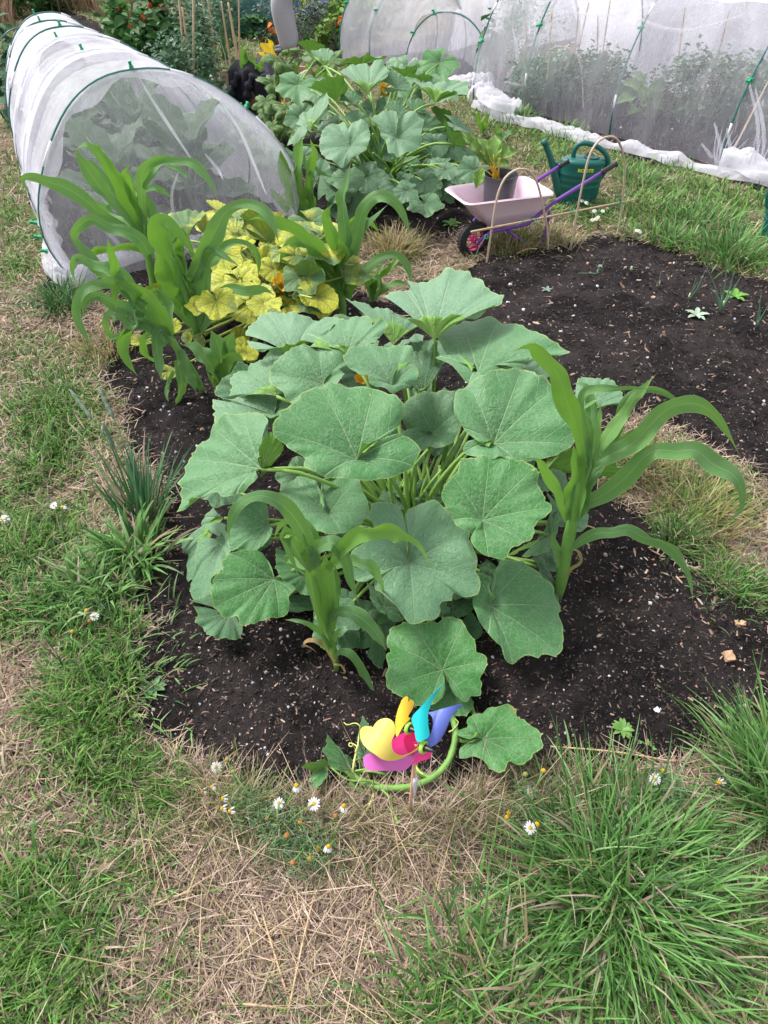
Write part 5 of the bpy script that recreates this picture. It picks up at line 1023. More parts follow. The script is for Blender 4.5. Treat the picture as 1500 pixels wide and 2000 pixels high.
# ================= CANES
MCANE=simple('bamboo',(.50,.36,.22),.55,.2,40,.2); MCN2=simple('pale_cane',(.58,.45,.34),.5,.15,40,.1)
def vplane(pxy,A,B_):
    n=np.cross(B_-A,[0,0,1.]); return Pl(pxy[0],pxy[1],A,n)
def hoopcane(name,foot1,foot2,pts,r,label,grp,mat,z=0.):
    A=G(*foot1);B_=G(*foot2); root=A; q=[A+np.array([0,0,-.02])]+[vplane(p,A,B_) for p in pts]+[B_+np.array([0,0,-.02])]
    q=catmull(q,40); mb=MB(); rr=[r*(1+(.25 if i%9==4 else 0)) for i in range(40)]; mb.tube(q,rr,8); LOC_=A
    o=mb.build(name,mat); o.data.transform(Matrix.Translation(-Vector(A))); o.location=tuple(A); tag(o,label,'cane hoop',grp); return o
hoopcane('cane_hoop',(950,514),(1072,487),[(957,470),(970,390),(985,350),(1005,333),(1020,330),(1035,335),(1050,360),(1062,410),(1069,450)],.0055,'lower bent cane hoop standing in front of the wheelbarrow','bent cane hoops at the bed edge',MCN2)
hoopcane('cane_hoop',(1115,483),(1206,458),[(1126,420),(1140,350),(1153,300),(1170,275),(1188,267),(1205,272),(1217,300),(1220,340),(1217,380),(1213,420)],.0055,'taller bent cane hoop standing in front of the watering can','bent cane hoops at the bed edge',MCN2)
def pole(name,a,b,r,label,cat,grp,mat,r2_=None):
    a=np.array(a);b=np.array(b); mb=MB(); q=np.linspace(a,b,14); rr=np.linspace(r,r2_ or r*.8,14)*(1+.2*(np.arange(14)%4==2)); mb.tube(q,list(rr),7)
    o=mb.build(name,mat); o.data.transform(Matrix.Translation(-Vector(a))); o.location=tuple(a); return tag(o,label,cat,grp)
A=G(950,514);B_=G(1206,458); a=Pl(920,453,A+np.array([0,-.01,0]),np.cross(B_-A,[0,0,1.])); b=Pl(1240,390,A+np.array([0,-.01,0]),np.cross(B_-A,[0,0,1.]))
pole('bamboo_cane',a,b,.006,'straight bamboo cane tied across the two bent cane hoops','cane',None,MCANE)
MTWINE=simple('green_twine',(.08,.35,.22),.6,.2,40)
for i,(x,y,w,l) in enumerate(((1047,430,(-40,12),'green garden twine looped over the cane behind the lower hoop'),(1117,410,(-12,-14),'green garden twine tie where the cane crosses the taller hoop'),(1212,398,(-10,-6),'green twine tie near the right end of the cane'),(950,462,(-24,45),'green twine tail hanging over the wheel from the cane'))):
    c=Pl(x,y,A+np.array([0,-.02,0]),np.cross(B_-A,[0,0,1.])); e=Pl(x+w[0],y+w[1],A+np.array([0,-.02,0]),np.cross(B_-A,[0,0,1.])); m=(c+e)/2+np.array([0,0,.02]); th=np.linspace(0,6.28,9)
    mb=MB(); mb.tube(catmull([c+np.array([.009*math.cos(t),.006*math.sin(t)-.002,.009*math.sin(t)]) for t in th],20),.002,6); mb.tube(catmull([c,m,e],10),.0018,6); o=mb.build('twine',MTWINE); o.data.transform(Matrix.Translation(-Vector(c))); o.location=tuple(c); tag(o,l,'twine')
# ================= TIMBER BOX, JACKET, GREEN STRIP
MWD=simple('timber',(.47,.33,.22),.7,.15,18,.3); MJK=simple('black_fabric',(.018,.018,.028),.9,.3,60,.6)
a=G(443,206);ex=G(600,222)-a; ex[2]=0; ex/=np.linalg.norm(ex); ey=np.array([-ex[1],ex[0],0]); bx=empty('timber_box',a,'open pale timber box with a black jacket thrown over it, behind the courgette','timber box')
hb=float(Py(430,143,a[1])[2]); wbx=.62
for nm,c,l,wd,rt in (('side_panel',a+ex*wbx/2,wbx,.022,0),('side_panel',a+ex*wbx/2+ey*.5,wbx,.022,0),('end_panel',a+ey*.25,.022,.478,0),('end_panel',a+ex*wbx+ey*.25,.022,.478,0)):
    mb=MB(); 
    for k in range(3): mb.box(c+np.array([0,0,hb*(k+.5)/3]),l,wd,hb/3-.004,math.atan2(ex[1],ex[0]))
    mb.build(nm,MWD,bx,smooth=False)
for dx,dy in ((.02,.02),(wbx-.02,.02),(.02,.48),(wbx-.02,.48)):
    mb=MB(); mb.box(a+ex*dx+ey*dy+np.array([0,0,hb/2+.01]),.035,.035,hb+.02,math.atan2(ex[1],ex[0])); mb.build('corner_post',MWD,bx,smooth=False)
# jacket: draped cloth sheet
K=34; V=[]
for i in range(K):
    for j in range(K):
        u=i/(K-1);v=j/(K-1); x=.07+.46*u+.03*math.sin(v*5); y=-.06+.46*v; edge=min(1,max(0,(.10-v)/.10)); z=hb+.03+.05*math.sin(u*6+v*3)*math.sin(v*4)+.025*math.sin(u*19+v*7)-edge*(.20+.06*math.sin(u*9))
        if v<.1: y=-.045-.015*math.sin(u*24)
        z+=.07*math.exp(-((u-.45)/.3)**2-((v-.6)/.3)**2)
        V.append(a+ex*x+ey*y+np.array([0,0,z]))
jk=empty('jacket',a+np.array([0,0,hb]),'black jacket draped over the front corner of the timber box','jacket')
mb=MB(); mb.add(V,[(i*K+j,(i+1)*K+j,(i+1)*K+j+1,i*K+j+1) for i in range(K-1) for j in range(K-1)]); mb.build('cloth',MJK,jk)
for s,(x0,x1) in enumerate(((.13,.10),(.27,.25))):
    mb=MB(); q=catmull([a+ex*(x0+.05)-ey*.03+np.array([0,0,hb+.02]),a+ex*x0-ey*.07+np.array([0,0,hb*.7]),a+ex*x1-ey*.075+np.array([0,0,hb*.25])],12); mb.tube(q,[.03+.012*math.sin(i*1.7) for i in range(12)],10); mb.build('sleeve',MJK,jk)
mb=MB(); q=Py(441,172,a[1]-.1); mb.box(q,.022,.004,.05,.3); mb.build('label_tag',simple('white_tag',(.8,.8,.82),.6,.05,40),jk,smooth=False)
mb=MB(); V=[]
for i in range(14):
    t=i/13; p=P(330+142*t,232-32*t**.7,.16); q=P(330+142*t,245-32*t**.7-(6*t),.15); V+=[p,q]
mb.add(V,[(2*i,2*i+1,2*i+3,2*i+2) for i in range(13)]); o=mb.build('plastic_strip',plas('mint_plastic',(.08,.62,.33))); tag(o,'bright mint green plastic strip poking out beside the netting tunnel','plastic strip')
# ================= PERSON
def skin(name,verts,edges,radii,mat,parent,sub=2,root=0):
    off=LOC[parent] if parent in LOC else LOC[parent.parent]
    me=bpy.data.meshes.new(name); me.from_pydata([tuple(np.array(v)-off) for v in verts],edges,[]); o=bpy.data.objects.new(name,me); COL.objects.link(o)
    sk=o.modifiers.new('s','SKIN'); 
    for i,r in enumerate(radii): me.skin_vertices[0].data[i].radius=(r,r) if isinstance(r,(int,float)) else r
    me.skin_vertices[0].data[root].use_root=True
    sb=o.modifiers.new('b','SUBSURF'); sb.levels=sub; sb.render_levels=sub; bpy.context.view_layer.update()
    m2=bpy.data.meshes.new_from_object(o.evaluated_get(bpy.context.evaluated_depsgraph_get())); bpy.data.objects.remove(o)
    m2.materials.clear(); m2.materials.append(mat)
    if 'jersey' in mat.name or 'sweat' in mat.name:
        for v in m2.vertices:
            c=v.co; f=(float(vnoise(c.z*16+c.x*9,c.y*14+c.x*6,3))-.5)*.06+(float(vnoise(c.z*40,c.y*30+c.x*20,5))-.5)*.012; v.co=c+v.normal*f; m2.polygons.foreach_set('use_smooth',[True]*len(m2.polygons)); o=bpy.data.objects.new(name,m2); COL.objects.link(o); o.parent=parent; return o
fb=G(566,104); pe_=empty('person',fb,'person in loose grey trousers bending forward with hands on knees','person')
MSK=simple('skin',(.50,.24,.18),.5,.1,20,.1); MGT=simple('grey_jersey',(.42,.40,.44),.9,.15,70,.4); MHR=simple('brown_hair',(.06,.035,.02),.6,.3,60,.4); MTOP=simple('grey_sweatshirt',(.40,.39,.42),.9,.15,70,.4)
def F_(x,y,z): return fb+np.array([x,y,z])
Vb=[F_(.14,0,.84),F_(.04,0,1.0),F_(-.12,0,1.16),F_(-.22,0,1.24),F_(-.31,0,1.30),F_(-.38,0,1.36),F_(-.42,0,1.44)]; Eb=[(i,i+1) for i in range(6)]; Rb=[.13,.13,.15,.14,.06,.075,.095]
for s in (-1,1):
    k=len(Vb); Vb+=[F_(.14,s*.09,.80),F_(-.05,s*.12,.47),F_(.0,s*.10,.09),F_(-.04,s*.10,.035),F_(-.17,s*.11,.03)]; Eb+=[(0,k),(k,k+1),(k+1,k+2),(k+2,k+3),(k+3,k+4)]; Rb+=[.09,.062,.042,.04,.032]
    k=len(Vb); Vb+=[F_(-.22,s*.17,1.20),F_(-.17,s*.22,.93),F_(-.13,s*.16,.62),F_(-.115,s*.135,.565)]; Eb+=[(3,k),(k,k+1),(k+1,k+2),(k+2,k+3)]; Rb+=[.055,.042,.028,(.038,.016)]
    h=k+3
    for f,(dy,L) in enumerate(((-.03,.06),(-.011,.072),(.009,.068),(.027,.055))):
        k=len(Vb); Vb+=[F_(-.135,s*.135+dy,.535),F_(-.145,s*.135+dy*1.2,.535-L*.5),F_(-.135,s*.135+dy*1.3,.535-L)]; Eb+=[(h,k),(k,k+1),(k+1,k+2)]; Rb+=[.009,.0085,.007]
    k=len(Vb); Vb+=[F_(-.11,s*.135-s*.04,.545),F_(-.10,s*.135-s*.055,.515)]; Eb+=[(h,k),(k,k+1)]; Rb+=[.010,.008]
body=skin('body',Vb,Eb,Rb,MSK,pe_,1)
tr_=[F_(.14,0,.86)];te=[];trr=[.16]
for s in(-1,1):
    k=len(tr_); tr_+=[F_(.13,s*.09,.76),F_(.03,s*.11,.60),F_(-.06,s*.12,.47),F_(-.03,s*.11,.30),F_(.0,s*.10,.14),F_(.015,s*.10,.04)]; te+=[(0,k)]+[(k+i,k+i+1) for i in range(5)]; trr+=[.115,.115,.115,.11,.105,.10]
skin('trousers',tr_,te,trr,MGT,pe_,3)
tp=[F_(.13,0,.92),F_(.03,0,1.03),F_(-.13,0,1.17),F_(-.25,0,1.26)];te=[(0,1),(1,2),(2,3)];trr=[.155,.155,.175,.12]
for s in(-1,1):
    k=len(tp); tp+=[F_(-.22,s*.19,1.20),F_(-.18,s*.235,.93),F_(-.15,s*.18,.70)]; te+=[(2,k),(k,k+1),(k+1,k+2)]; trr+=[.075,.06,.045]
skin('sweatshirt',tp,te,trr,MTOP,pe_,2)
mb=MB(); mb.ball(F_(-.40,0,1.475),.108,16,10,(1,.92,.95)); mb.build('hair',MHR,pe_)
mb=MB()
for s in(-1,1): mb.ball(F_(-.50,s*.035,1.42),.012,8,6)
mb.build('eyes',simple('eye',(.05,.04,.04),.2),pe_); mb=MB(); mb.ball(F_(-.525,0,1.39),.016,8,6,(1,.8,1.2)); mb.build('nose',MSK,pe_)
mb=MB()
for s in(-1,1): mb.ball(F_(-.06,s*.105,.035),.05,12,8,(2.3,.95,.75))
mb.build('shoes',simple('dark_shoe',(.04,.04,.05),.6),pe_)
# ================= NETTING TUNNELS
def net_mat(name,a0,a1,streak=1.,col=(.92,.90,.98)):
    m,nt,o=newmat(name); co=objco(nt); mp=N(nt,'ShaderNodeMapping'); mp.inputs['Scale'].default_value=(1,1,.28); nt.links.new(co,mp.inputs[0])
    n1=noise(nt,mp.outputs[0],3.2,4,.6,1.6); n2=noise(nt,mp.outputs[0],14,4,.6,2.2); wv=N(nt,'ShaderNodeTexWave'); wv.inputs['Scale'].default_value=1.3; wv.inputs['Distortion'].default_value=9; wv.inputs['Detail'].default_value=3; nt.links.new(mp.outputs[0],wv.inputs[0])
    n3=noise(nt,mp.outputs[0],5,3,.5,3.5); crease=mth(nt,'MULTIPLY',mth(nt,'SUBTRACT',1,sstep(nt,mth(nt,'ABSOLUTE',mth(nt,'SUBTRACT',n3,.5)),.002,.02)),.07*streak); cr2=mth(nt,'MULTIPLY',sstep(nt,n2,.55,.8),.12*streak)
    a=mth(nt,'MULTIPLY_ADD',sstep(nt,n1,.3,.75),a1-a0,a0); a=mth(nt,'ADD',mth(nt,'ADD',a,crease),cr2,clamp=True)
    d=N(nt,'ShaderNodeBsdfDiffuse'); d.inputs[0].default_value=col+(1,); t=N(nt,'ShaderNodeBsdfTranslucent'); t.inputs[0].default_value=col+(1,)
    nt.links.new(bump(nt,mth(nt,'ADD',n2,n3),.5,.02),d.inputs['Normal'])
    mx=N(nt,'ShaderNodeMixShader'); mx.inputs[0].default_value=.5; nt.links.new(d.outputs[0],mx.inputs[1]); nt.links.new(t.outputs[0],mx.inputs[2])
    tr=N(nt,'ShaderNodeBsdfTransparent'); m2=N(nt,'ShaderNodeMixShader'); nt.links.new(a,m2.inputs[0]); nt.links.new(tr.outputs[0],m2.inputs[1]); nt.links.new(mx.outputs[0],m2.inputs[2]); nt.links.new(m2.outputs[0],o.inputs[0]); return m
MN1=net_mat('fine_net',.32,.52); MNH=net_mat('folded_net',.45,.65,.5); MN1S=net_mat('fine_net_side',.56,.74,.6); MN2=net_mat('fine_net_thin',.20,.32,1.); MN2B=net_mat('fine_net_back',.74,.95,1.); MN3=net_mat('doubled_net',.6,.88,.5,(.85,.84,.9)); MNF=net_mat('net_end',.20,.32,1.1)
MHOOP=simple('green_hoop',(.02,.15,.13),.35,.15,20,.05); MCLIP=simple('green_clip',(.0,.33,.13),.4,.1,20,.05); MWH=simple('white_band',(.8,.8,.85),.4,.05,20)
def grid(name,Pt,mat,parent,label=None):
    a=np.array(Pt); R_,K=a.shape[:2]; idx=np.arange(R_*K).reshape(R_,K); F=np.stack([idx[:-1,:-1],idx[:-1,1:],idx[1:,1:],idx[1:,:-1]],-1).reshape(-1,4)
    o=npmesh(name,a.reshape(-1,3),F,mat,parent=parent)
    if label: o['label']=label
    return o
def arch(L,Rr,h,n=41,bul=.0,p=2.3):
    """points of one hoop standing between two feet"""
    L=np.array(L);Rr=np.array(Rr);c=(L+Rr)/2;ax=(Rr-L)/2; out=[]
    for t in np.linspace(0,math.pi,n):
        cx=-math.cos(t); sx=abs(cx)**(2/p)*np.sign(cx); sz=abs(math.sin(t))**(2/p); w=1+bul*math.sin(math.pi*min(1,sz*1.0))*(1-sz)*2
        out.append(c+ax*sx*w+np.array([0,0,h*sz]))
    return np.array(out)
def scrunch(name,path,w,hgt,parent,seed=0,mat=None,n=260,K=15):
    """bunched netting lying along the ground"""
    q=catmull(np.array(path),n); T=np.gradient(q,axis=0);T/=np.linalg.norm(T,axis=1)[:,None]; s=np.cross(T,[0,0,1.]); V=[]
    L=np.concatenate([[0],np.cumsum(np.linalg.norm(np.diff(q,axis=0),axis=1))])
    for i in range(n):
        u=L[i]; ww=w*(.55+.8*float(vnoise(u*7,seed,1))); hh=hgt*(.35+1.0*float(vnoise(u*6,seed,5))); row=[]
        for k in range(K):
            v=-1+2*k/(K-1); rid=1-abs(2*float(vnoise(u*9+v*1.5,seed+v*2.5,2))-1); z=hh*(1-v*v)**.5*(.35+.8*rid)+.005
            row.append(q[i]+s[i]*ww*(v+.3*(float(vnoise(u*14,seed+k*.4,3))-.5))+np.array([0,0,z]))
        V.append(row)
    return grid(name,V,mat or MN3,parent)
def clip(p,d,par,s=1.):
    s*=.75
    mb=MB(); d=np.array(d,float);d/=np.linalg.norm(d); x=np.cross(d,[0,0,1.]); x=x/np.linalg.norm(x) if np.linalg.norm(x)>.1 else np.array([1.,0,0]); M=np.stack([x,np.cross(d,x),d],1)
    mb.box(p,.034*s,.018*s,.018*s,M=M); mb.box(np.array(p)+d*.016*s,.018*s,.014*s,.022*s,M=M); mb.box(np.array(p)+d*.03*s,.03*s,.014*s,.010*s,M=M); o=mb.build('clip',MCLIP,par,smooth=False); return o
def sweep(hoops,sag,m=8,wr=.012,seed=0):
    rows=[]; 
    for i in range(len(hoops)-1):
        for t in np.linspace(0,1,m,endpoint=False):
            a=hoops[i]*(1-t)+hoops[i+1]*t; c=(a[0]+a[-1])/2; c[2]=0; f=sag*4*t*(1-t); k=np.arange(len(a)); 
            hf=np.clip(a[:,2]/max(a[:,2].max(),.1),0,1)
            a=a-(a-c)*(f*hf)[:,None]; a=a+(a-c)/np.maximum(np.linalg.norm(a-c,axis=1),.1)[:,None]*(wr*(fbm((i+t)*5,k*.22,3,seed)-.5)*3)[:,None]; rows.append(a)
    rows.append(hoops[-1]); return rows
# ---- left tunnel
FL=G(145,545)*[1,1,0]; FRt=G(572,436)*[1,1,0]; Cf=(FL+FRt)/2
hl=[];ap=[(258,136),(185,97),(147,68),(118,52),(92,40),(88,24)]
wv_=(FRt-FL); t1=empty('netting_tunnel',Cf,'long white insect netting tunnel over cabbages on the left','netting tunnel','netting tunnels over the beds')
for i,(fl,p) in enumerate(zip(((145,545),(112,462),(86,392),(66,330),(52,275),(44,235)),ap)):
    L0=P(*fl,0); w_=wv_*(1,.93,.86,.80,.74,.66)[i]; c=L0+w_/2
    if i==0: c=Cf.copy()
    tp=Py(*p,c[1]); h=arch(c-w_/2,c+w_/2,float(tp[2]),41,.12,2.25); sz=(h[:,2]/h[:,2].max())[:,None]; h=h+np.array([[tp[0]-c[0],0,0]])*sz*sz; hl.append(h)
for i,h in enumerate(hl):
    mb=MB(); mb.tube(h+ (0 if i==0 else 0),.0055,8); mb.build('hoop',MHOOP,t1)
    for k in ((20,) if i else (20,7,30)):
        k=k-(i%3); clip(h[k]+ (h[k]-(h[0]+h[-1])/2)*.01,(h[k]-(h[0]+h[-1])/2),t1)
    for k0,k1 in ((8,10),(23,25),(31,33)): mb=MB(); mb.tube(h[k0:k1+1],.0068,8); mb.build('hoop_sleeve',MWH,t1)
for k in (2,3,4): clip(hl[0][k]+np.array([-.02,0,0]),(-1,-.3,.3),t1)
rows=sweep([h*[1,1,1] for h in hl],.025,9,.010)
rows=[r-(r-(r[0]+r[-1])/2)*.004 for r in rows]
grid('net_cover',rows,MN1S,t1)
# gathered end sheet in front, leaning slightly outwards and bunched on the ground
front=hl[0]; fd=np.cross(wv_,[0,0,1.]); fd/=np.linalg.norm(fd); 
if fd[1]>0: fd=-fd
V=[]; cB=Cf+fd*.10
for t in np.linspace(0,1,18):
    row=[]
    for k in range(41):
        tgt=cB+ (front[k]-Cf)*[.93,.93,0]*1.0; tgt[2]=.02; u=k/40
        tgt=Cf+wv_*(u-.5)*.98+fd*(.10+.06*math.sin(u*math.pi)); tgt[2]=.02
        p=front[k]*(1-t)+tgt*t; p=p+fd*(.06*math.sin(math.pi*t)*math.sin(u*math.pi)+.022*(float(fbm(u*16,t*2,3,5))-.5)*2*t**.5+.02*math.sin(u*60+t*3)*t**2*.6)
        row.append(p)
    V.append(row)
grid('net_end',V,MNF,t1)
# wide doubled hem just inside the first hoop
V=[]
for t in (0,.33,.66,1): V.append([front[k]*(1-(.055+.03*math.sin(k*.9))*t)+Cf*((.055+.03*math.sin(k*.9))*t)+fd*.012 for k in range(0,41)])
grid('net_hem',V,MNH,t1)
for hi in (1,2):
    V=[]
    for t in (0,.5,1): V.append([(hl[hi][k]*(1-.3*t)+hl[hi-1][k]*.3*t)*1.0 for k in range(0,24)])
    grid('net_hem',[[p+ (p-Cf)*.012 for p in r] for r in V],MNH,t1)
scrunch('net_skirt',[P(100,500,.02),P(115,540,.02),P(150,555,.02),P(190,535,.02),P(250,512,.02),P(300,500,.02),P(400,480,.02),P(500,462,.02),P(575,440,.02)],.05,.06,t1,1)
scrunch('net_skirt',[P(146,550,.02),P(112,500,.02),P(95,440,.02),P(80,400,.03),P(62,340,.03),P(50,280,.02),P(42,236,.02)],.045,.05,t1,2)
for k,(x,y) in enumerate(((52,300),(80,400))): scrunch('net_bunch',[P(x-12,y,.0),P(x,y-10,.04),P(x+16,y+4,.02)],.05,.09,t1,5+k,n=30)
tail=[hl[-1]*(1-t)+np.array([hl[-1].mean(0)*[1,1,0]+np.array([-.1,.35,.3])])*t for t in np.linspace(0,.55,7)]
grid('net_tail',tail,MN3,t1)
# older bare hoop with beans left of the tunnel
hb_=arch(P(14,240,0),P(14,240,0)+wv_*.5,.62,31,.1); o=MB(); o.tube(hb_,.0055,8); ob=o.build('garden_hoop',MHOOP); ob.data.transform(Matrix.Translation(-Vector(hb_[0]))); ob.location=tuple(hb_[0]); tag(ob,'bare green hoop with climbing leaves left of the long tunnel','hoop')
# ---- right tunnel
t2=empty('netting_tunnel',P(1300,290,0),'large white netting tunnel at the right over peas and canes','netting tunnel','netting tunnels over the beds')
ft=[P(930,203,0),P(1022,216,0),P(1190,266,0),P(1405,326,0),P(1660,392,0)]
ru=ft[3]-ft[1]; ru/=np.linalg.norm(ru); bk=np.array([-ru[1],ru[0],0]); bk=bk if bk[1]>0 else -bk
ft[0]=P(925,206,0)
H2=[arch(f,f+bk*w,h,41,.05,2.1) for f,w,h in zip(ft,(1.3,1.5,1.6,1.6,1.6),(1.0,1.12,1.15,1.12,1.1))]
for i,h in enumerate(H2):
    mb=MB(); mb.tube(h,.0065,8); mb.build('hoop',MHOOP,t2)
    for k in (12,6+i%3): clip(h[k],(h[k]-h.mean(0)),t2,1.3)
    for k0,k1 in ((2,4),(9,11)): mb=MB(); mb.tube(h[k0:k1],.008,8); mb.build('hoop_sleeve',MWH,t2)
rows=sweep(H2,.06,14,.045,3); grid('net_cover',[r[:13] for r in rows],MN2,t2); grid('net_cover',[r[12:] for r in rows],MN2B,t2)
V=[]; f0=H2[0]; c0_=(f0[0]+f0[-1])/2
for t in np.linspace(0,1,14):
    V.append([f0[k]*(1-t)+ (f0[0]+(f0[-1]-f0[0])*k/40 -ru*(.12*math.sin(math.pi*k/40))+np.array([0,0,.02]))*t -ru*(.06*math.sin(math.pi*t)+.03*(float(fbm(k*.5,t*3,3,6))-.5)) for k in range(41)])
grid('net_end',V,MN2,t2)
scrunch('net_skirt',[P(930,208,.01),P(950,216,.01),P(985,236,.01),P(1030,243,.01),P(1070,256,.01),P(1110,268,.01),P(1160,281,.01),P(1220,294,.01),P(1280,308,.01),P(1330,322,.01),P(1400,340,.01),P(1450,348,.01),P(1500,358,.01),P(1600,385,.01)],.07,.055,t2,9,n=260)
scrunch('net_bunch',[P(1400,334,.02),P(1440,330,.05),P(1490,345,.04),P(1530,352,.02)],.10,.10,t2,12)
scrunch('net_bunch',[P(935,205,.02),P(940,180,.08),P(975,205,.10),P(1010,230,.03)],.10,.12,t2,14)
# netting pulled tight into knots at the hoop feet
for fx,fy in ((1405,326),(1480,345)):
    c=P(fx,fy,0); mb=MB()
    for k in range(7):
        a=k/6-.5; mb.tube(catmull([c+ru*a*.06,c+ru*a*.14+bk*(-.01)+np.array([0,0,.10]),c+ru*(a*.25)+bk*.03+np.array([0,0,.24+.05*math.sin(k*3)])],8),list(np.linspace(.007,.001,8)),5)
    mb.build('net_fold',MNH,t2)
# ---- small tunnel in the middle distance
t3=empty('netting_tunnel',P(840,140,0),'smaller white netting tunnel of low hoops behind the second squash plant','netting tunnel','netting tunnels over the beds')
H3=[arch(P(797,138,0),P(950,160,0),.52,31,.05),arch(P(725,122,0),P(905,118,0),.72,31,.05),arch(P(668,120,0),P(850,98,0),.80,31,.05)]
for i,h in enumerate(H3):
    mb=MB(); mb.tube(h,.0065,8); mb.build('hoop',MHOOP,t3)
    for k in (6,12): clip(h[k],(h[k]-h.mean(0)),t3,1.4)
grid('net_cover',sweep(H3,.06,10,.03,11),MN1,t3)
V=[[H3[0][k]*(1-t)+(H3[0][0]+(H3[0][-1]-H3[0][0])*k/30+np.array([0.02,-.1,.02]))*t+np.array([0,-.05*math.sin(math.pi*t)+.03*(float(fbm(k*.6,t*3,3,8))-.5),0]) for k in range(31)] for t in np.linspace(0,1,12)]
grid('net_end',V,MN1,t3)
V=[[H3[-1][k]*(1-t)+(H3[-1][0]+(H3[-1][-1]-H3[-1][0])*k/30)*t for k in range(31)] for t in np.linspace(0,1,6)]
grid('net_end',V,MN2,t3)
scrunch('net_skirt',[P(795,140,.02),P(840,158,.02),P(880,170,.03),P(920,168,.03),P(950,158,.03)],.08,.10,t3,21)
# ---- another tunnel behind, running back
t4=empty('netting_tunnel',P(1000,30,0),'far white netting tunnel behind the low hoops near the top edge','netting tunnel','netting tunnels over the beds')
H4=[arch(P(880,100,0),P(1010,100,0),.8,31,.05),arch(P(1000,60,0),P(1180,60,0),.95,31,.05),arch(P(1120,20,0),P(1300,20,0),.95,31,.05),arch(P(1300,-5,0),P(1480,-5,0),.95,31,.05)]
for h in H4: mb=MB(); mb.tube(h,.0065,8); mb.build('hoop',MHOOP,t4)
grid('net_cover',sweep(H4,.06,10,.05,17),MN1S,t4)
# ================= CROPS UNDER THE NETS
MCAB=leaf_mat('cabbage_leaf',(.07,.15,.10),(.14,.22,.20),(.12,.2,.12),0,(.35,.45,.35))
def cabbage(px,py,lab,n=9,s=.2,zz=.0):
    b=G(px,py); b[2]=0; root=empty('cabbage_plant',b,lab,'cabbage plant','cabbages inside the left tunnel')
    for k in range(n):
        a=k*2.4; e=.2+.9*k/n; hh=s*(.6+1.1*(1-abs(k/n-.5))); d=np.array([math.cos(a)*math.cos(e),math.sin(a)*math.cos(e),math.sin(e)]); c=b+np.array([0,0,.10+.03*k])+d*s*.9
        nn=np.cross(np.cross(d,[0,0,1.]),d); nn=nn/np.linalg.norm(nn)*(-1 if np.cross(np.cross(d,[0,0,1.]),d)[2]<0 else 1)
        jag2(root,c,s*rng.uniform(.75,1.1),nn,d,MCAB,rng.uniform(.2,1)); mb=MB(); mb.tube([b+np.array([0,0,.04+.03*k]),c-d*s*.5,c+d*s*.2],[.012,.009,.003],6); mb.build('leaf_stalk',simple_cab,root)
    mb=MB(); mb.tube([b,b+np.array([0,0,.35])],[.02,.016],8); mb.build('stem',simple_cab,root)
simple_cab=simple('cabbage_stalk',(.22,.33,.20),.5,.2,30)
def jag2(root,c,rad,n,d,mat,blue):
    s=np.cross(n,d); K=33; th=np.linspace(0,2*np.pi,K); V=[];UV=[];UR=[]
    r=rad*(.8+.12*np.cos(th))*(1+.05*np.sin(th*7)+.03*np.sin(th*13))
    for t in np.linspace(0,1,9):
        V.append(c+np.outer(np.cos(th)*r*t*1.1,d)+np.outer(np.sin(th)*r*t,s)+n*(rad*(.18*t*t*np.abs(np.sin(th))*1+.05*np.sin(th*8)*t**2-.25*np.cos(th)*t*t*.6))[:,None]); al=t*(1+np.cos(th))*.5; UV.append(np.stack([al,np.abs(np.sin(th))*t*.8],1)); UR.append(np.stack([np.full(K,t),np.full(K,blue)],1))
    idx=np.arange(9*K).reshape(9,K); F=np.stack([idx[:-1,:-1],idx[:-1,1:],idx[1:,1:],idx[1:,:-1]],-1).reshape(-1,4)
    npmesh('leaf',np.concatenate(V),F,mat,uv={'vein':np.concatenate(UV),'rad':np.concatenate(UR)},parent=root)
for px,py,l,s in ((250,470,'cabbage plant nearest the front left of the tunnel',.17),(385,420,'cabbage plant near the front right of the tunnel, with wide grey leaves',.19),(285,365,'tall cabbage plant in the middle of the tunnel behind the two front ones',.18),(190,345,'cabbage plant by the left side of the tunnel',.15),(260,310,'cabbage plant toward the rear right of the tunnel',.14),(165,280,'cabbage plant deep in the far half of the tunnel',.12)): cabbage(px,py,l,10,s)

def pleat(par,q,w,mat=MNH):
    q=catmull(np.array(q),14); T=np.gradient(q,axis=0); V=[]
    for i in range(14):
        s_=np.cross(T[i],q[i]-C0); s_/=np.linalg.norm(s_); ww=w*(.35+.65*math.sin(math.pi*i/13)); V.append([q[i]-s_*ww,q[i]-(q[i]-C0)/np.linalg.norm(q[i]-C0)*ww*.7,q[i]+s_*ww])
    grid('net_pleat',V,mat,par)
for (x0,y0),(x1,y1),(x2,y2) in (((350,330),(335,385),(347,460)),((245,505),(215,460),(160,420)),((250,508),(228,470),(190,425)),((320,500),(290,455),(250,425)),((320,500),(305,460),(285,400)),((425,190),(470,260),(520,380)),((270,150),(310,215),(380,320)),((400,300),(425,330),(435,350))):
    yf=Cf[1]-.08; pleat(t1,[Py(x0,y0,yf+.0),Py(x1,y1,yf-.02),Py(x2,y2,yf)],.008)
for (x0,y0),(x1,y1),(x2,y2) in (((1460,150),(1480,240),(1478,330)),((1475,170),(1492,260),(1485,340)),((1395,240),(1408,290),(1412,330)),((1420,250),(1425,290),(1415,330)),((1370,280),(1385,300),(1400,325)),((1000,50),(1010,110),(985,160)),((985,160),(1010,165),(1040,180)),((1210,20),(1330,60),(1480,20)),((1020,10),(1180,30),(1300,0))):
    a_=H2[1][0]; fpl=lambda x,y:Pl(x,y,a_+bk*.12-np.array([0,0,0]),bk*.92+np.array([0,0,-.25])); pleat(t2,[fpl(x0,y0),fpl(x1,y1),fpl(x2,y2)],.012)
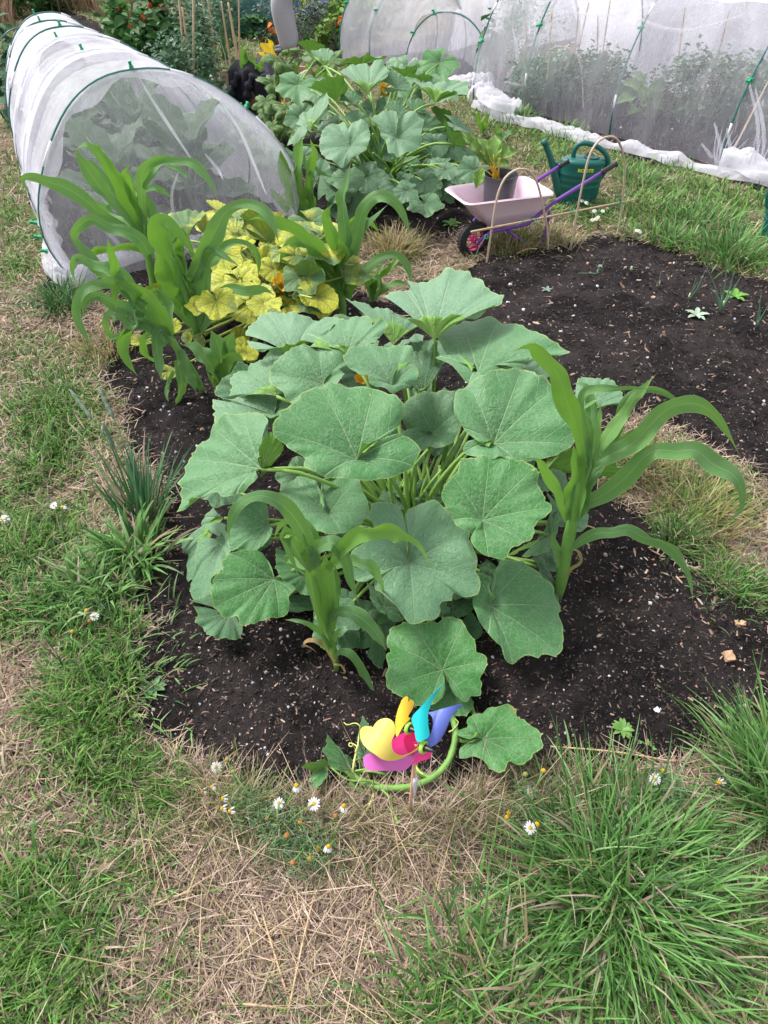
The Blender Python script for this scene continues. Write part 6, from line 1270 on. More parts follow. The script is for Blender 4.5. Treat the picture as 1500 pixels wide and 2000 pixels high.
# ================= LOOSE LEAFY PLANTS
MFOL=attrmat('foliage',.55,.3,.2,40); MFLW=attrmat('flowers',.6,.25,.1,40,.2)
def leaves_np(C,size,nrm,col,asp=.6,jit=.6,g=rng):
    """diamond leaves folded along the midrib: C (n,3)"""
    n=len(C); az=g.uniform(0,6.28,n); t=np.stack([np.cos(az),np.sin(az),g.uniform(-.5,.7,n)],1)+nrm*.0; t/=np.linalg.norm(t,axis=1)[:,None]
    up=nrm+g.normal(0,jit,(n,3)); s=np.cross(t,up); s/=np.linalg.norm(s,axis=1)[:,None]+1e-9; u=np.cross(s,t)
    sz=size*g.uniform(.6,1.3,n); sz=sz[:,None]
    V=np.stack([C-t*sz*.5,C-t*sz*.1+s*sz*asp*.5+u*sz*.1,C+t*sz*.28+s*sz*asp*.38+u*sz*.06,C+t*sz*.55-u*sz*.08,C+t*sz*.28-s*sz*asp*.38+u*sz*.06,C-t*sz*.1-s*sz*asp*.5+u*sz*.1,C+t*sz*.1-u*sz*.02],1).reshape(-1,3)
    b=(np.arange(n)*7)[:,None,None]; F=(b+np.array([[0,1,6,5],[1,2,3,6],[6,3,4,5]])[None]).reshape(-1,4)
    return V,F,np.repeat(col,7,0)
def bush(label,cat,base,rad,n,size,cols,group=None,name='leafy_plant',flow=None,asp=.6,stems=8,shape=1.,clump=.22,lean=(0,0)):
    base=np.array(base,float); root=empty(name,base,label,cat,group); g=np.random.default_rng(int(abs(base[0]*977+base[1]*331))%99991)
    k=max(6,n//28); cc=g.normal(0,1,(k,3)); cc/=np.linalg.norm(cc,axis=1)[:,None]; cc*=g.uniform(.25,1,(k,1))**.5; cc=cc*np.array(rad)*.85; cc[:,2]=np.abs(cc[:,2]+rad[2]*.95)*1.0
    cc[:,0]+=lean[0]*cc[:,2];cc[:,1]+=lean[1]*cc[:,2]
    i=g.integers(0,k,n); C=base+cc[i]+g.normal(0,1,(n,3))*np.array(rad)*clump; C[:,2]=np.maximum(C[:,2],base[2]+.01)
    o=(C-base-np.array([0,0,rad[2]*.8])); o/=np.linalg.norm(o,axis=1)[:,None]+1e-6; nr=o*.6+np.array([0,0,.8])
    col=np.array(cols)[g.integers(0,len(cols),n)]*g.uniform(.75,1.25,(n,1))
    V,F,c=leaves_np(C,size,nr,col,asp,.5,g); npmesh('foliage',V,F,MFOL,col=c,parent=root)
    if stems:
        mb=MB()
        for q in cc[:stems*2]:
            e=base+q; mb.tube(catmull([base+g.normal(0,.02,3)*[1,1,0],(base+e)/2+g.normal(0,.03,3),e],6),list(np.linspace(.005,.0025,6)),5)
        mb.build('stems',MGREEN,root)
    if flow:
        for (fc,fn,fs) in flow:
            m=g.integers(0,k,fn); P_=base+cc[m]*1.1+g.normal(0,.5,(fn,3))*np.array(rad)*.4; V_,F_,c_=[],[],[]
            for p in P_:
                q=np.repeat(p[None],5,0)+g.normal(0,fs*.3,(5,3)); a,b,c3=leaves_np(q,fs,np.repeat(np.array([[0,-.6,.6]]),5,0),np.repeat(np.array([fc])*g.uniform(.8,1.1),5,0),.9,.5,g); F_.append(b+len(V_)*35);V_.append(a);c_.append(c3)
            npmesh('flowers',np.concatenate(V_),np.concatenate(F_),MFLW,col=np.concatenate(c_),parent=root)
    return root
GR1=[(.06,.17,.04),(.09,.24,.06),(.04,.11,.03)]; GR2=[(.09,.18,.10),(.12,.24,.13),(.06,.13,.07)]; GR3=[(.17,.32,.05),(.12,.26,.04),(.22,.38,.08)]; GR4=[(.16,.20,.16),(.22,.26,.22),(.11,.16,.12)]; RED=(.75,.08,.03); ORG=(.85,.22,.02)
for i,(px,py,rx,rz,l) in enumerate(((285,185,.28,.75,'runner bean plant with red flowers at the left end of the cane row'),(325,195,.25,.85,'runner bean plant with red flowers, second in the cane row'),(40,30,.35,.6,'dark bean plant at the far end of the long tunnel'),(100,20,.4,.5,'dark leafy plant right behind the far end of the long tunnel'))):
    bush(l,'bean plant',P(px,py,0),(rx,.25,rz*.55),420,.10,GR1,'runner beans',flow=[(RED,14,.035)],name='runner_bean_plant')
for i,(px,py,rx,rz,l) in enumerate(((352,235,.22,.34,'pea plant at the left of the open pea patch'),(390,240,.25,.36,'pea plant in the middle of the open pea patch'),(402,200,.2,.38,'pea plant at the right of the open pea patch'),(365,200,.3,.5,'taller pea plant at the back of the open pea patch'),(440,118,.2,.42,'pea plant behind the timber box'),(415,165,.25,.5,'pea plant under the far canes'))):
    bush(l,'pea plant',P(px,py,0),(rx,.22,rz),620,.045,GR2,'peas in the open patch',name='pea_plant',asp=.55,flow=[((.7,.75,.6),10,.02)])
bush('low bright green weed at the corner of the timber box','weed',P(408,225,0),(.10,.10,.08),160,.05,GR1,name='weed')
for px,py,h,l in ((25,245,.42,'climbing bean by the bare hoop, nearest'),(35,190,.46,'climbing bean by the bare hoop, middle'),(42,150,.5,'climbing bean with orange flowers by the bare hoop, farthest')):
    bush(l,'bean plant',P(px,py,0),(.13,.14,h*.5),150,.09,[(.08,.18,.09),(.11,.22,.12)],'climbing beans by the bare hoop',flow=[(ORG,5,.03)],name='climbing_bean_plant')
# canes (top ends outside the frame)
for i,(x0,y0,x1,y1,h) in enumerate(((368,225,345,-60,1.6),(382,225,356,14,1.0),(378,240,378,-60,1.5),(424,185,388,-40,1.5),(428,190,400,-60,1.6),(436,170,407,20,1.0),(452,140,432,2,.9),(470,140,446,4,.9),(468,130,466,-20,1.1),(300,180,300,25,1.2),(465,130,445,5,.9))):
    a=P(x0,y0,0); b=Py(x1,y1,a[1]+.05); pole('bamboo_cane',a,b,.009,'thin bamboo cane in the open pea and bean patch, '+['leaning left','short','upright','long leaning','tall leaning','half height','leaning toward the box','right leaning','rightmost upright','leftmost among beans','crossing its neighbour'][i],'cane','canes in the open pea and bean patch',MCANE)
mb=MB(); a=P(388,125,.0); hp=arch(P(385,150,0),P(445,140,0),.38,25); mb.tube(hp,.004,6); o=mb.build('wire_hoop',simple('wire',(.4,.5,.48),.3,.1,20)); tag(o,'thin wire hoop standing among the peas left of the box','hoop')
# brassica cage with blue green net
b=P(478,60,0); bush('grey green brassica plants under the blue green net near the top','brassica',b,(.38,.3,.22),420,.12,GR4+GR2,name='brassica_plant')
cg2=empty('net_cage',b,'blue green netting draped over brassicas near the top of the picture','net cage'); MBN=net_mat('blue_green_net',.18,.34,1.,(.18,.42,.42))
Hc=[arch(b+np.array([-.62,-.35,0]),b+np.array([-.62,.5,0]),.3,21),arch(b+np.array([-.2,-.45,0]),b+np.array([-.2,.6,0]),.62,21),arch(b+np.array([.4,-.45,0]),b+np.array([.4,.6,0]),.6,21),arch(b+np.array([.62,-.3,0]),b+np.array([.62,.5,0]),.3,21)]
grid('net_cover',sweep(Hc,.08,8,.05,23),MBN,cg2)
bush('leafy green crop row right in front of the blue green net','leafy plant',P(488,72,0),(.28,.14,.12),240,.09,GR1,'low plants along the far border')
bush('orange marigold at the corner of the far border','marigold',P(517,86,0),(.12,.1,.1),110,.05,GR2,'low plants along the far border',name='marigold_plant',flow=[(ORG,4,.06)])
bush('grey leaved plant left of the grey trousers','leafy plant',P(527,66,0),(.2,.16,.22),260,.05,GR4,'low plants along the far border',flow=[((.7,.55,.5),10,.03)])
bush('silvery lavender bush right of the grey trousers','lavender bush',P(600,82,0),(.28,.2,.22),620,.035,GR4,name='lavender_bush',asp=.2)
bush('tall blue flowered plant behind the silvery bush','flowering plant',P(600,45,0),(.35,.25,.28),350,.05,GR4+GR1,'flowering plants along the far border',flow=[((.17,.20,.65),40,.05)],name='flowering_plant')
bush('yellow green bush with yellow flowers in the far border','flowering plant',P(640,62,0),(.38,.25,.26),420,.06,GR3,'flowering plants along the far border',flow=[((.6,.55,.05),14,.04)],name='flowering_plant')
bush('light green tomato like bush beside the low net hoops','leafy plant',P(685,75,0),(.3,.25,.25),420,.07,GR3,'low plants along the far border')
bush('blue grey flowering plant in front of the yellow green bush','flowering plant',P(630,80,0),(.22,.18,.22),300,.045,GR4,'flowering plants along the far border',flow=[((.25,.22,.55),16,.03)],name='flowering_plant')
bush('bright green seedling plant with orange flowers near the squash top','leafy plant',P(655,92,0),(.2,.15,.16),170,.07,GR3,'low plants along the far border',flow=[(ORG,5,.05)])
bush('dark hedge like plant at the top edge behind the border','hedge plant',P(690,15,0),(.9,.4,.4),700,.08,GR1,name='hedge_plant')
bush('dark green tangled bush behind the brassica cage','hedge plant',P(560,10,0),(1.2,.4,.3),800,.08,GR1+GR4,name='hedge_plant')
bush('weedy green bush at the top edge over the far canes','hedge plant',P(420,60,0),(.7,.4,.35),700,.07,GR2+GR1,name='hedge_plant',flow=[(ORG,9,.05)])
# tall dry meadow
a=rng.uniform(-250,330,26000); bb=rng.uniform(-225,60,26000); k=~((a>30)&(a<200)&(bb>25)); a,bb=a[k],bb[k]; B=P(a,bb,0.); B[:,2]=0; n=len(B)
k=B[:,1]<24; B=B[k]; n=len(B); dist=np.linalg.norm(B-C0,axis=1)
blades('meadow_grass',B,rng.uniform(.25,.75,n),.003*dist**.5*rng.uniform(.6,1.4,n),rng.uniform(0,.4,n),rng.uniform(0,6.28,n),rng.uniform(0,.8,n),pal(n,[(.33,.2,.14),(.42,.29,.2),(.26,.18,.10),(.25,.24,.10),(.5,.36,.28)],[3,3,2,2,1]),MST,'tall dry brown meadow grass beyond the long tunnel')
# far grass strip right behind everything
a=rng.uniform(300,1900,16000); bb=rng.uniform(-225,-20,16000); B=P(a,bb,0.); k=B[:,1]<26; B=B[k];B[:,2]=0;n=len(B)
blades('meadow_grass',B,rng.uniform(.2,.6,n),np.full(n,.012),rng.uniform(0,.5,n),rng.uniform(0,6.28,n),rng.uniform(0,.8,n),pal(n,[(.33,.22,.14),(.25,.24,.10),(.12,.2,.05)],[2,2,2]),MST,'tall rough grass beyond the far tunnels')
# ---- inside the right tunnel
for i,(px,py,rx,rz,l) in enumerate(((1040,205,.30,.28,'leftmost pea plant under the right net'),(1085,200,.3,.30,'second pea plant from the left under the right net'),(1130,195,.32,.30,'third pea plant from the left under the right net'),(1175,195,.3,.26,'pea plant left of the broad leaved plant under the net'),(1330,235,.32,.33,'pea plant right of the broad leaved plant under the net'),(1375,240,.35,.36,'bushy pea plant behind the knotted net fold'),(1430,250,.35,.36,'pea plant between two net folds at right'),(1490,262,.35,.33,'pea plant cut by the right edge of the photo'),(1020,150,.4,.5,'tall leafy climbing plant in the left end of the right tunnel'))):
    bush(l,'pea plant',P(px,py,0),(rx,.22,rz*.72),820,.045,[(.08,.2,.08),(.12,.26,.11),(.05,.14,.05)],'peas under the right net',name='pea_plant',asp=.5,flow=[((.75,.8,.6),14,.02)])
pl=empty('broad_leaved_plant',P(1262,232,0),'broad leaved plant with large drooping pale leaves under the right net','leafy plant')
MBR=leaf_mat('broad_leaf',(.08,.22,.07),(.18,.32,.12),(.12,.25,.05))
cb2=P(1262,232,0); 
for px,py,w,h,a_ in ((1240,165,.11,.20,2.6),(1225,190,.11,.2,-2.6),(1255,180,.13,.19,-1.7),(1290,168,.13,.18,.2),(1275,185,.11,.18,-1.0),(1250,150,.09,.15,2.2),(1285,205,.11,.2,-.8),(1235,212,.1,.17,-2.2),(1262,215,.10,.15,-1.3)):
    oval(pl,px,py,cb2[1]+rng.uniform(-.1,.1),w,h,a_,MBR,rng.uniform(.2,1),(rng.normal(0,.3),-.5,.8),cb2,1,MPET,.006)
def upright(px,py,px2,py2,r,lab,mat=MCANE): a=P(px,py,0); b=Py(px2,py2,a[1]); pole('bamboo_cane',a,b,r,lab,'cane','canes standing under the right net',mat)
CN=[(1065,215,1078,20),(1110,190,1150,5),(1118,180,1130,15),(1163,200,1192,0),(1165,185,1168,30),(1230,150,1252,0),(1272,150,1282,75),(1310,232,1338,15),(1347,145,1353,180) ,(1370,165,1393,0),(1375,215,1425,20),(1410,140,1430,0),(1435,262,1458,140),(1447,150,1480,0),(1460,180,1476,40),(1485,200,1500,60),(1000,150,1010,0),(1020,190,1030,30)]
CN=sorted([c for c in CN if c[1]>c[3]]); ORD='leftmost;second from the left;third from the left;fourth from the left;fifth from the left;sixth from the left;seventh from the left;eighth from the left;ninth from the left;eighth from the right;seventh from the right;sixth from the right;fifth from the right;fourth from the right;third from the right;second from the right;rightmost;last'.split(';')
for i,(a,b,c,d) in enumerate(CN):
    if b<=d: continue
    c_=pole('bamboo_cane',P(a,b,0),Py(c,d,P(a,b,0)[1]),.0065,'slim upright cane under the right net, number of many','cane','canes standing under the right net',MCANE)
    c_['label']='slim upright cane under the right net, '+(ORD[i] if i<9 else ORD[17-len(CN)+i])+' of the row'
pole('bamboo_cane',P(1420,318,0),Py(1500,160,P(1420,318,0)[1]+.25),.007,'bamboo cane leaning right beside the knotted net fold','cane','canes standing under the right net',MCANE)
for i,(f1,f2,pts,l) in enumerate((((1062,200),(1140,212),[(1062,140),(1070,105),(1085,92),(1105,92),(1125,105),(1136,140)],'bent cane hoop under the right net, leftmost'),((1096,180),(1200,150),[(1098,120),(1104,95),(1118,84),(1130,90),(1140,115)],'bent cane hoop under the right net, behind the leftmost'),((1325,232),(1385,215),[(1335,175),(1350,130),(1372,115),(1388,122),(1394,140)],'bent cane hoop under the right net, behind the peas right of centre'),((1400,240),(1462,225),[(1410,170),(1432,130),(1452,125),(1466,132),(1472,160)],'bent cane hoop under the right net, rightmost'))):
    hoopcane('cane_hoop',f1,f2,pts,.006,l,'bent cane hoops under the right net',MCN2)
bush('green climbing vine on the front left corner of the right tunnel','vine',P(935,165,0),(.07,.07,.33),46,.11,GR1,name='climbing_vine',stems=5,clump=.3,lean=(.08,.1))
bush('leafy plants growing behind the small middle tunnel','leafy plant',P(760,55,0),(.8,.35,.3),500,.06,GR3+GR2,'low plants along the far border')
bush('leafy bed growing at the back of the right tunnel','leafy plant',P(1000,60,0),(.6,.35,.3),400,.07,GR2,'low plants along the far border')
# ================= GRASS TUFTS
def tuft(px,py,n,L0,L1,rad,label,spread=1.,cols=GC,ws=(3,4,3,1.5,1.5),lean=(0,0),wd=.0042,dry=.1,bend=(.3,1.3),base=None,group='long grass tufts beside the beds',dc=DC):
    b=G(px,py); root_=b; B=np.repeat(b[None],n,0)+np.c_[rng.normal(0,rad,(n,2)),np.zeros(n)]; B[:,2]=H(B[:,0],B[:,1])
    o=B-b; az=np.arctan2(o[:,1]+rng.normal(0,rad*.9,n)+lean[1],o[:,0]+rng.normal(0,rad*.9,n)+lean[0]); L=rng.uniform(L0,L1,n)**1.0
    c=pal(n,cols,ws); d=rng.uniform(0,1,n)<dry; c[d]=pal(int(d.sum()),dc,[3,2,2,1,2])
    o=blades('grass_tuft',B,L,wd*rng.uniform(.6,1.4,n),np.abs(rng.normal(.5 if abs(wd-.0042)<1e-5 else .2,.38*spread,n)),az,rng.uniform(*bend,n)*spread,c,MGR,kind=None,origin=tuple(b),twist=rng.normal(0,.35,n),levels=(0,.2,.4,.6,.8,.93,1.))
    if rad>=.09 and n<1000: o.name='grass'; return tag(o,label,kind='stuff')
    return tag(o,label,'grass tuft',group)
GT=[(.075,.18,.04),(.11,.26,.06),(.16,.33,.09),(.22,.36,.15),(.05,.12,.04)]
tuft(1205,1760,1400,.08,.215,.085,'largest long bladed grass tuft, sprawling in the lower right corner',1.15,GT)
tuft(1180,1630,420,.06,.16,.06,'long grass tuft joining the top of the largest one, right of the pinwheel',1.,GT,dry=.22,lean=(0,.05))
tuft(1300,1650,260,.06,.16,.05,'medium grass tuft between the largest tuft and the soil edge',1.1,GT,dry=.15)
tuft(1525,1560,700,.10,.24,.06,'dark green grass tuft cut off by the right edge of the photo',1.1,GT,lean=(-.02,.04))
tuft(1500,1920,260,.06,.15,.10,'loose grass tuft in the bottom right corner',1.2,GT,dry=.25)
tuft(940,1970,420,.06,.20,.08,'short grass tuft at the bottom edge right of centre',1.1,GT,dry=.2)
tuft(60,1960,500,.05,.11,.16,'broad grass patch in the bottom left corner',1.2,GT,dry=.3)
tuft(40,1760,350,.05,.10,.12,'grass patch on the left edge, lower down',1.2,GT,dry=.25)
tuft(270,1090,150,.08,.2,.035,'flat broad bladed weed grass at the left soil edge',1.5,GT,wd=.009,dry=.05)
tuft(180,1165,240,.06,.16,.06,'wide bladed low grass left of the bluish squash leaves',1.5,GT,wd=.006,dry=.08)
tuft(283,1010,110,.12,.3,.028,'tall blue green grass clump at the left bed edge',.75,[(.06,.15,.07),(.09,.22,.09),(.05,.12,.06),(.07,.2,.05),(.1,.22,.12)],lean=(-.0,.05),wd=.0065,bend=(.1,.9),dry=.05)
tuft(120,598,260,.08,.2,.06,'dark green grass tuft left of the tall maize',1.1,[(.03,.10,.03),(.05,.15,.04),(.07,.2,.05),(.03,.1,.03),(.05,.13,.03)],dry=.04)
tuft(100,770,260,.04,.09,.09,'bright grass tuft on the left path, upper',1.2,GT,wd=.004); tuft(70,900,300,.04,.095,.10,'bright grass tuft on the left path, middle',1.2,GT,wd=.004); tuft(190,1330,420,.04,.095,.10,'bright grass tuft on the left path beside the soil corner',1.2,GT); tuft(60,1160,400,.04,.095,.12,'wide grass tuft at the left edge, level with the squash',1.2,GT)
tuft(1010,235,260,.06,.16,.07,'grass tuft by the corner of the right net',1.1,GT,wd=.006); tuft(1350,440,300,.06,.16,.10,'grass tuft on the lawn beyond the bare soil',1.2,GT,wd=.006); tuft(1430,505,420,.08,.22,.10,'longer grass tuft at the right corner of the bare soil',1.,GT,wd=.006); tuft(1300,470,200,.06,.14,.07,'low grass tuft behind the bare soil bed',1.1,GT,wd=.006)
tuft(1100,265,200,.05,.14,.08,'small grass tuft behind the watering can spout',1.1,GT,wd=.006); tuft(1250,360,220,.05,.14,.10,'small grass tuft between watering can and right net',1.1,GT,wd=.006)
DR=[(.38,.30,.14),(.30,.26,.11),(.45,.36,.2),(.16,.2,.06),(.2,.26,.07)]
tuft(770,490,420,.05,.16,.07,'half dry wiry grass clump on the soil beside the second squash',1.1,DR,(3,2,2,1,1),wd=.0045); tuft(1000,485,380,.05,.13,.08,'half dry grass clump under the wheelbarrow',1.2,DR,(2,2,2,2,2),wd=.004); tuft(1080,470,220,.04,.11,.08,'half dry grass clump at the soil edge by the cane hoop',1.2,DR,(2,2,2,2,2),wd=.004)
tuft(1365,1010,620,.05,.14,.08,'seedy yellow green grass clump right of the maize',1.,DR,(2,2,1,3,4),wd=.0028); tuft(1260,915,420,.04,.11,.07,'seedy grass clump behind the right maize plant',1.,DR,(1,2,1,3,4),wd=.0028)
tuft(1320,1060,260,.04,.10,.035,'dense green grass clump at the edge of the right chip patch',.9,GT,wd=.0028); tuft(1430,1150,420,.03,.08,.06,'low green grass strip near the right edge of the front bed',1.,GT,wd=.0028)
tuft(480,1580,160,.05,.12,.03,'brownish grass clump behind the left daisies',.9,DR,(2,2,2,2,1),wd=.0018)
tuft(210,690,260,.04,.12,.08,'dry fluffy grass clump left of the sprawling maize',1.,DR,(3,2,2,1,1),wd=.0035)
# seed heads of the tall grass
sg=G(285,1005); rt=empty('seeding_grass',sg,'two tall grass stalks with soft grey green seed heads leaning over the left path','grass'); MSD=simple('seed_head',(.20,.28,.20),.9,.35,250,1.)
for (x0,y0),(x1,y1),(x2,y2) in (((285,1000),(215,870),(136,760)),((285,1000),(240,860),(192,755)),((285,1000),(235,900),(200,825))):
    a=P(x0,y0,.0); m=P(x1,y1,.2); e=P(x2,y2,.34); q=catmull([a,m,e],24); mb=MB(); mb.tube(q[:20],.0022,6); mb.build('stalk',simple('grass_stalk',(.10,.2,.07),.6),rt); mb=MB(); k=8; mb.tube(catmull(q[17:],16),[.002]+[.0065+.0015*((i*7)%3-1) for i in range(13)]+[.004,.001],8); mb.build('seed_head',MSD,rt)
# ================= CHAMOMILE
MPW=petal_mat('white_petal',(.82,.82,.84),.3,(.75,.75,.8)); MDY=simple('flower_disc',(.80,.50,.02),.9,.3,900,1.); MDO=simple('spent_disc',(.55,.26,.07),.9,.3,900,1.); MDP=simple('pale_disc',(.42,.38,.12),.9,.3,900,1.)
def daisy(root,p,d,s,kind):
    d=np.array(d,float);d/=np.linalg.norm(d);a=np.cross(d,[.2,1,.1]);a/=np.linalg.norm(a);b=np.cross(d,a)
    mb=MB(); dome={'face':.45,'droop':1.1,'dome':1.1,'spent':1.0,'pale':1.,'side':.9}[kind]; r=s*(.40 if kind=='face' else .5)
    mb.lathe(p,[(r*.5,-r*.3),(r,0)]+[(r*math.cos(t),r*dome*math.sin(t)) for t in (.35,.7,1.05,1.35)]+[(r*.05,r*dome)],14,d)
    h=mb.build('flower_head',{'spent':MDO,'pale':MDP}.get(kind,MDY),root)
    if kind in('face','droop','side'):
        mb=MB(); n=13 if kind=='face' else 11
        for k in range(n):
            an=2*math.pi*k/n+rng.normal(0,.08)
            if kind=='side' and k%3==0: continue
            rd=a*math.cos(an)+b*math.sin(an); sd=-a*math.sin(an)+b*math.cos(an); L=s*rng.uniform(.75,1.05); w=s*.17; dr={'face':-.1,'droop':-.95,'side':-.8}[kind]; q0=p+rd*r*.8
            f=lambda t,x: q0+rd*L*t*(1 if kind=='face' else .55)+d*L*dr*t**1.4+sd*x*w
            mb.add([f(0,-.6),f(0,.6),f(.5,1),f(.5,-1),f(.9,.85),f(.9,-.85),f(1.02,.3),f(1.02,-.3)],[(0,1,2,3),(3,2,4,5),(5,4,6,7)])
        mb.build('petals',MPW,h)
def chamomile(label,base,fl,cr,nf,fr):
    b=G(*base); root=empty('chamomile_plant',b,label,'chamomile','wild chamomile at the bed edge')
    for x,y,kind in fl:
        X,Y=cr[0]+x*cr[2],cr[1]+y*cr[2]; hh=rng.uniform(.05,.10); p=P(X,Y,hh); d={'face':(rng.normal(0,.2),-.45,1),'droop':(rng.normal(0,.2),.35,1),'dome':(0,-.2,1),'spent':(0,-.2,1),'pale':(-.3,.1,1),'side':(-.8,-.2,.5)}[kind]
        bb=b+np.array([rng.normal(0,.02),rng.normal(0,.015),0]); mb=MB(); mb.tube(catmull([bb,(bb+p)/2+rng.normal(0,.01,3)+np.array([0,0,.01]),p],10),[.0017]*10,5); mb.build('stem',MGREEN,root); daisy(root,p,d,.011*rng.uniform(.9,1.15),kind)
    n=nf; C=b+np.c_[rng.normal(0,fr,(n,2)),np.abs(rng.normal(.03,.022,n))]
    o=blades('foliage',C,rng.uniform(.008,.028,n),np.full(n,.0011),rng.uniform(0,1.5,n),rng.uniform(0,6.28,n),rng.uniform(-.3,1,n),pal(n,[(.10,.2,.09),(.14,.26,.12),(.18,.26,.10)],[2,2,1]),MGR,parent=root,kind=None)
Q1=(350,1440,.24)
chamomile('chamomile plant leaning left over the soil, leftmost by the pinwheel',(508,1592),[(300,245,'face'),(390,180,'pale'),(440,280,'pale'),(190,440,'side'),(265,405,'side'),(355,500,'side'),(350,580,'side'),(415,600,'side'),(715,660,'spent')],Q1,1300,.035)
chamomile('chamomile plant with small open daisies nearest the squash vine tip',(560,1640),[(810,535,'face'),(780,575,'face'),(955,395,'droop'),(1095,540,'face'),(985,690,'dome'),(875,800,'spent')],Q1,900,.03)
chamomile('chamomile plant with big yellow domes and drooping petals below the vine',(610,1670),[(1340,560,'droop'),(1130,910,'dome'),(1215,890,'droop'),(925,1020,'spent'),(1060,990,'dome'),(1270,640,'spent')],Q1,1000,.032)
chamomile('chamomile plant right of the pinwheel, before the big grass tuft',(1035,1600),[(1325,690,'face'),(1295,590,'pale'),(1393,570,'dome'),(1205,800,'dome'),(1195,822,'dome'),(1358,862,'dome'),(1322,880,'face')],E_,700,.03)
chamomile('chamomile plant at the top of the grass tufts by the soil edge',(1290,1545),[(900,605,'face'),(940,560,'dome'),(1240,625,'side')],(950,1300,.36667),400,.02)
chamomile('chamomile plant with few daisies on the left lawn',(110,1010),[(298,820,'face'),(325,780,'pale'),(350,830,'side'),(28,893,'face'),(15,905,'side')],(0,700,.35),120,.03)
chamomile('yellow headed chamomile on the left lawn beside the soil',(185,1215),[(482,1405,'dome'),(525,1440,'face'),(500,1465,'spent'),(403,1525,'dome')],(0,700,.35),160,.03)
chamomile('white flowering chamomile patch between watering can and canes',(1160,418),[(230,120,'face'),(200,100,'side'),(240,180,'face'),(215,185,'face'),(345,180,'pale'),(290,120,'face'),(255,165,'face'),(170,60,'face'),(320,100,'side'),(140,45,'face'),(540,262,'face'),(560,268,'face'),(520,270,'side'),(270,190,'dome')],(1100,380,.26667),500,.09)
# ================= ONIONS, SEEDLINGS
MON=simple('onion_leaf',(.12,.26,.15),.4,.2,30,.1)
Q2=(1100,380,.26667)
def onion(label,b,tips,r=.0035):
    B=G(Q2[0]+b[0]*Q2[2],Q2[1]+b[1]*Q2[2]); root=empty('onion_plant',B,label,'onion','onion seedlings on the bare soil')
    for i,t in enumerate(tips):
        pts=[B]+[Py(Q2[0]+x*Q2[2],Q2[1]+y*Q2[2],B[1]+.01*(i-2)) for x,y in t]; 
        for p in pts: p[2]=max(p[2],.008+B[2])
        mb=MB(); q=catmull(pts,14); mb.tube(q,list(np.linspace(r,r*.25,14)),6); mb.build('leaf',MON,root)
    mb=MB(); mb.lathe(B,[(.005,-.005),(.006,.006),(.004,.02)],8); mb.build('bulb',simple('onion_base',(.5,.55,.35),.5),root)
onion('largest onion seedling with tall spread leaves near the right edge',(1143,880),[[(1120,700),(1035,500)],[(1185,650),(1205,470)],[(1190,790),(1320,570)],[(1140,760),(1080,690)],[(1210,720),(1255,560)],[(1160,740),(1150,700)]],.005)
onion('slim two leaved onion seedling left of the largest one',(912,785),[[(980,690),(1042,555)],[(955,680),(970,610)],[(940,720),(985,640)]])
onion('onion seedling cut by the right edge of the photo',(1405,985),[[(1430,860),(1450,740)],[(1450,900),(1500,815)],[(1440,880),(1440,800)]],.004)
onion('small thin onion seedling in the middle of the bare soil',(690,690),[[(705,620),(715,570)],[(690,660),(700,640)]])
onion('bent zigzag onion seedling near the cane hoops',(250,590),[[(180,576),(112,574)],[(262,550),(240,516),(290,574),(285,520),(302,476)]])
onion('tiny pale sprout right of the zigzag onion seedling',(490,575),[[(492,550),(500,530)],[(500,565),(515,560)]])
def rosette(label,px,py,h,col,n,L,cat='seedling',name='seedling'):
    b=G(px,py); m=petal_mat('r_'+name,col,.2,tuple(v*.8 for v in col)); root=empty(name,b,label,cat)
    for k in range(n):
        a=k*2.4+.3; d=np.array([math.cos(a),math.sin(a),.45+.2*(k%2)]); s=np.cross(d,[0,0,1.]);s/=np.linalg.norm(s); w=L*.22; V=[]
        for t in (0,.3,.6,.85,1.): ww=w*math.sin(math.pi*min(.95,.12+t*.83)); c=b+d*L*t-np.array([0,0,L*.35*t*t]); V+=[c-s*ww+np.array([0,0,ww*.3]),c,c+s*ww+np.array([0,0,ww*.3])]
        mb=MB(); mb.add(V,[(3*i+j,3*i+j+1,3*i+4+j,3*i+3+j) for i in range(4) for j in range(2)]); mb.build('leaf',m,root)
rosette('pale silvery seedling rosette below the largest onion seedling',1360,617,0,(.42,.55,.40),8,.055)
rosette('small bright parsley like seedling right of the largest onion seedling',1435,580,0,(.15,.38,.05),9,.06)
rosette('tiny grey green seedling at the back of the bare soil',1068,567,0,(.25,.38,.28),5,.03)
rosette('small leafy weed at the soil edge above the big grass tuft',1215,1425,0,(.16,.33,.07),12,.028,'weed','weed'); rosette('small leafy weed right of the other weed, by the soil edge',1262,1462,0,(.14,.30,.07),10,.024,'weed','weed')
rosette('low green weed in the soil beside the wheelbarrow wheel',882,440,0,(.12,.3,.05),12,.06,'weed','weed'); rosette('small weed where the left turf meets the dark soil',300,1345,0,(.13,.27,.1),9,.035,'weed','weed')
rosette('small green weed at the foot of the cane hoop',985,497,0,(.15,.35,.08),10,.04,'weed','weed')
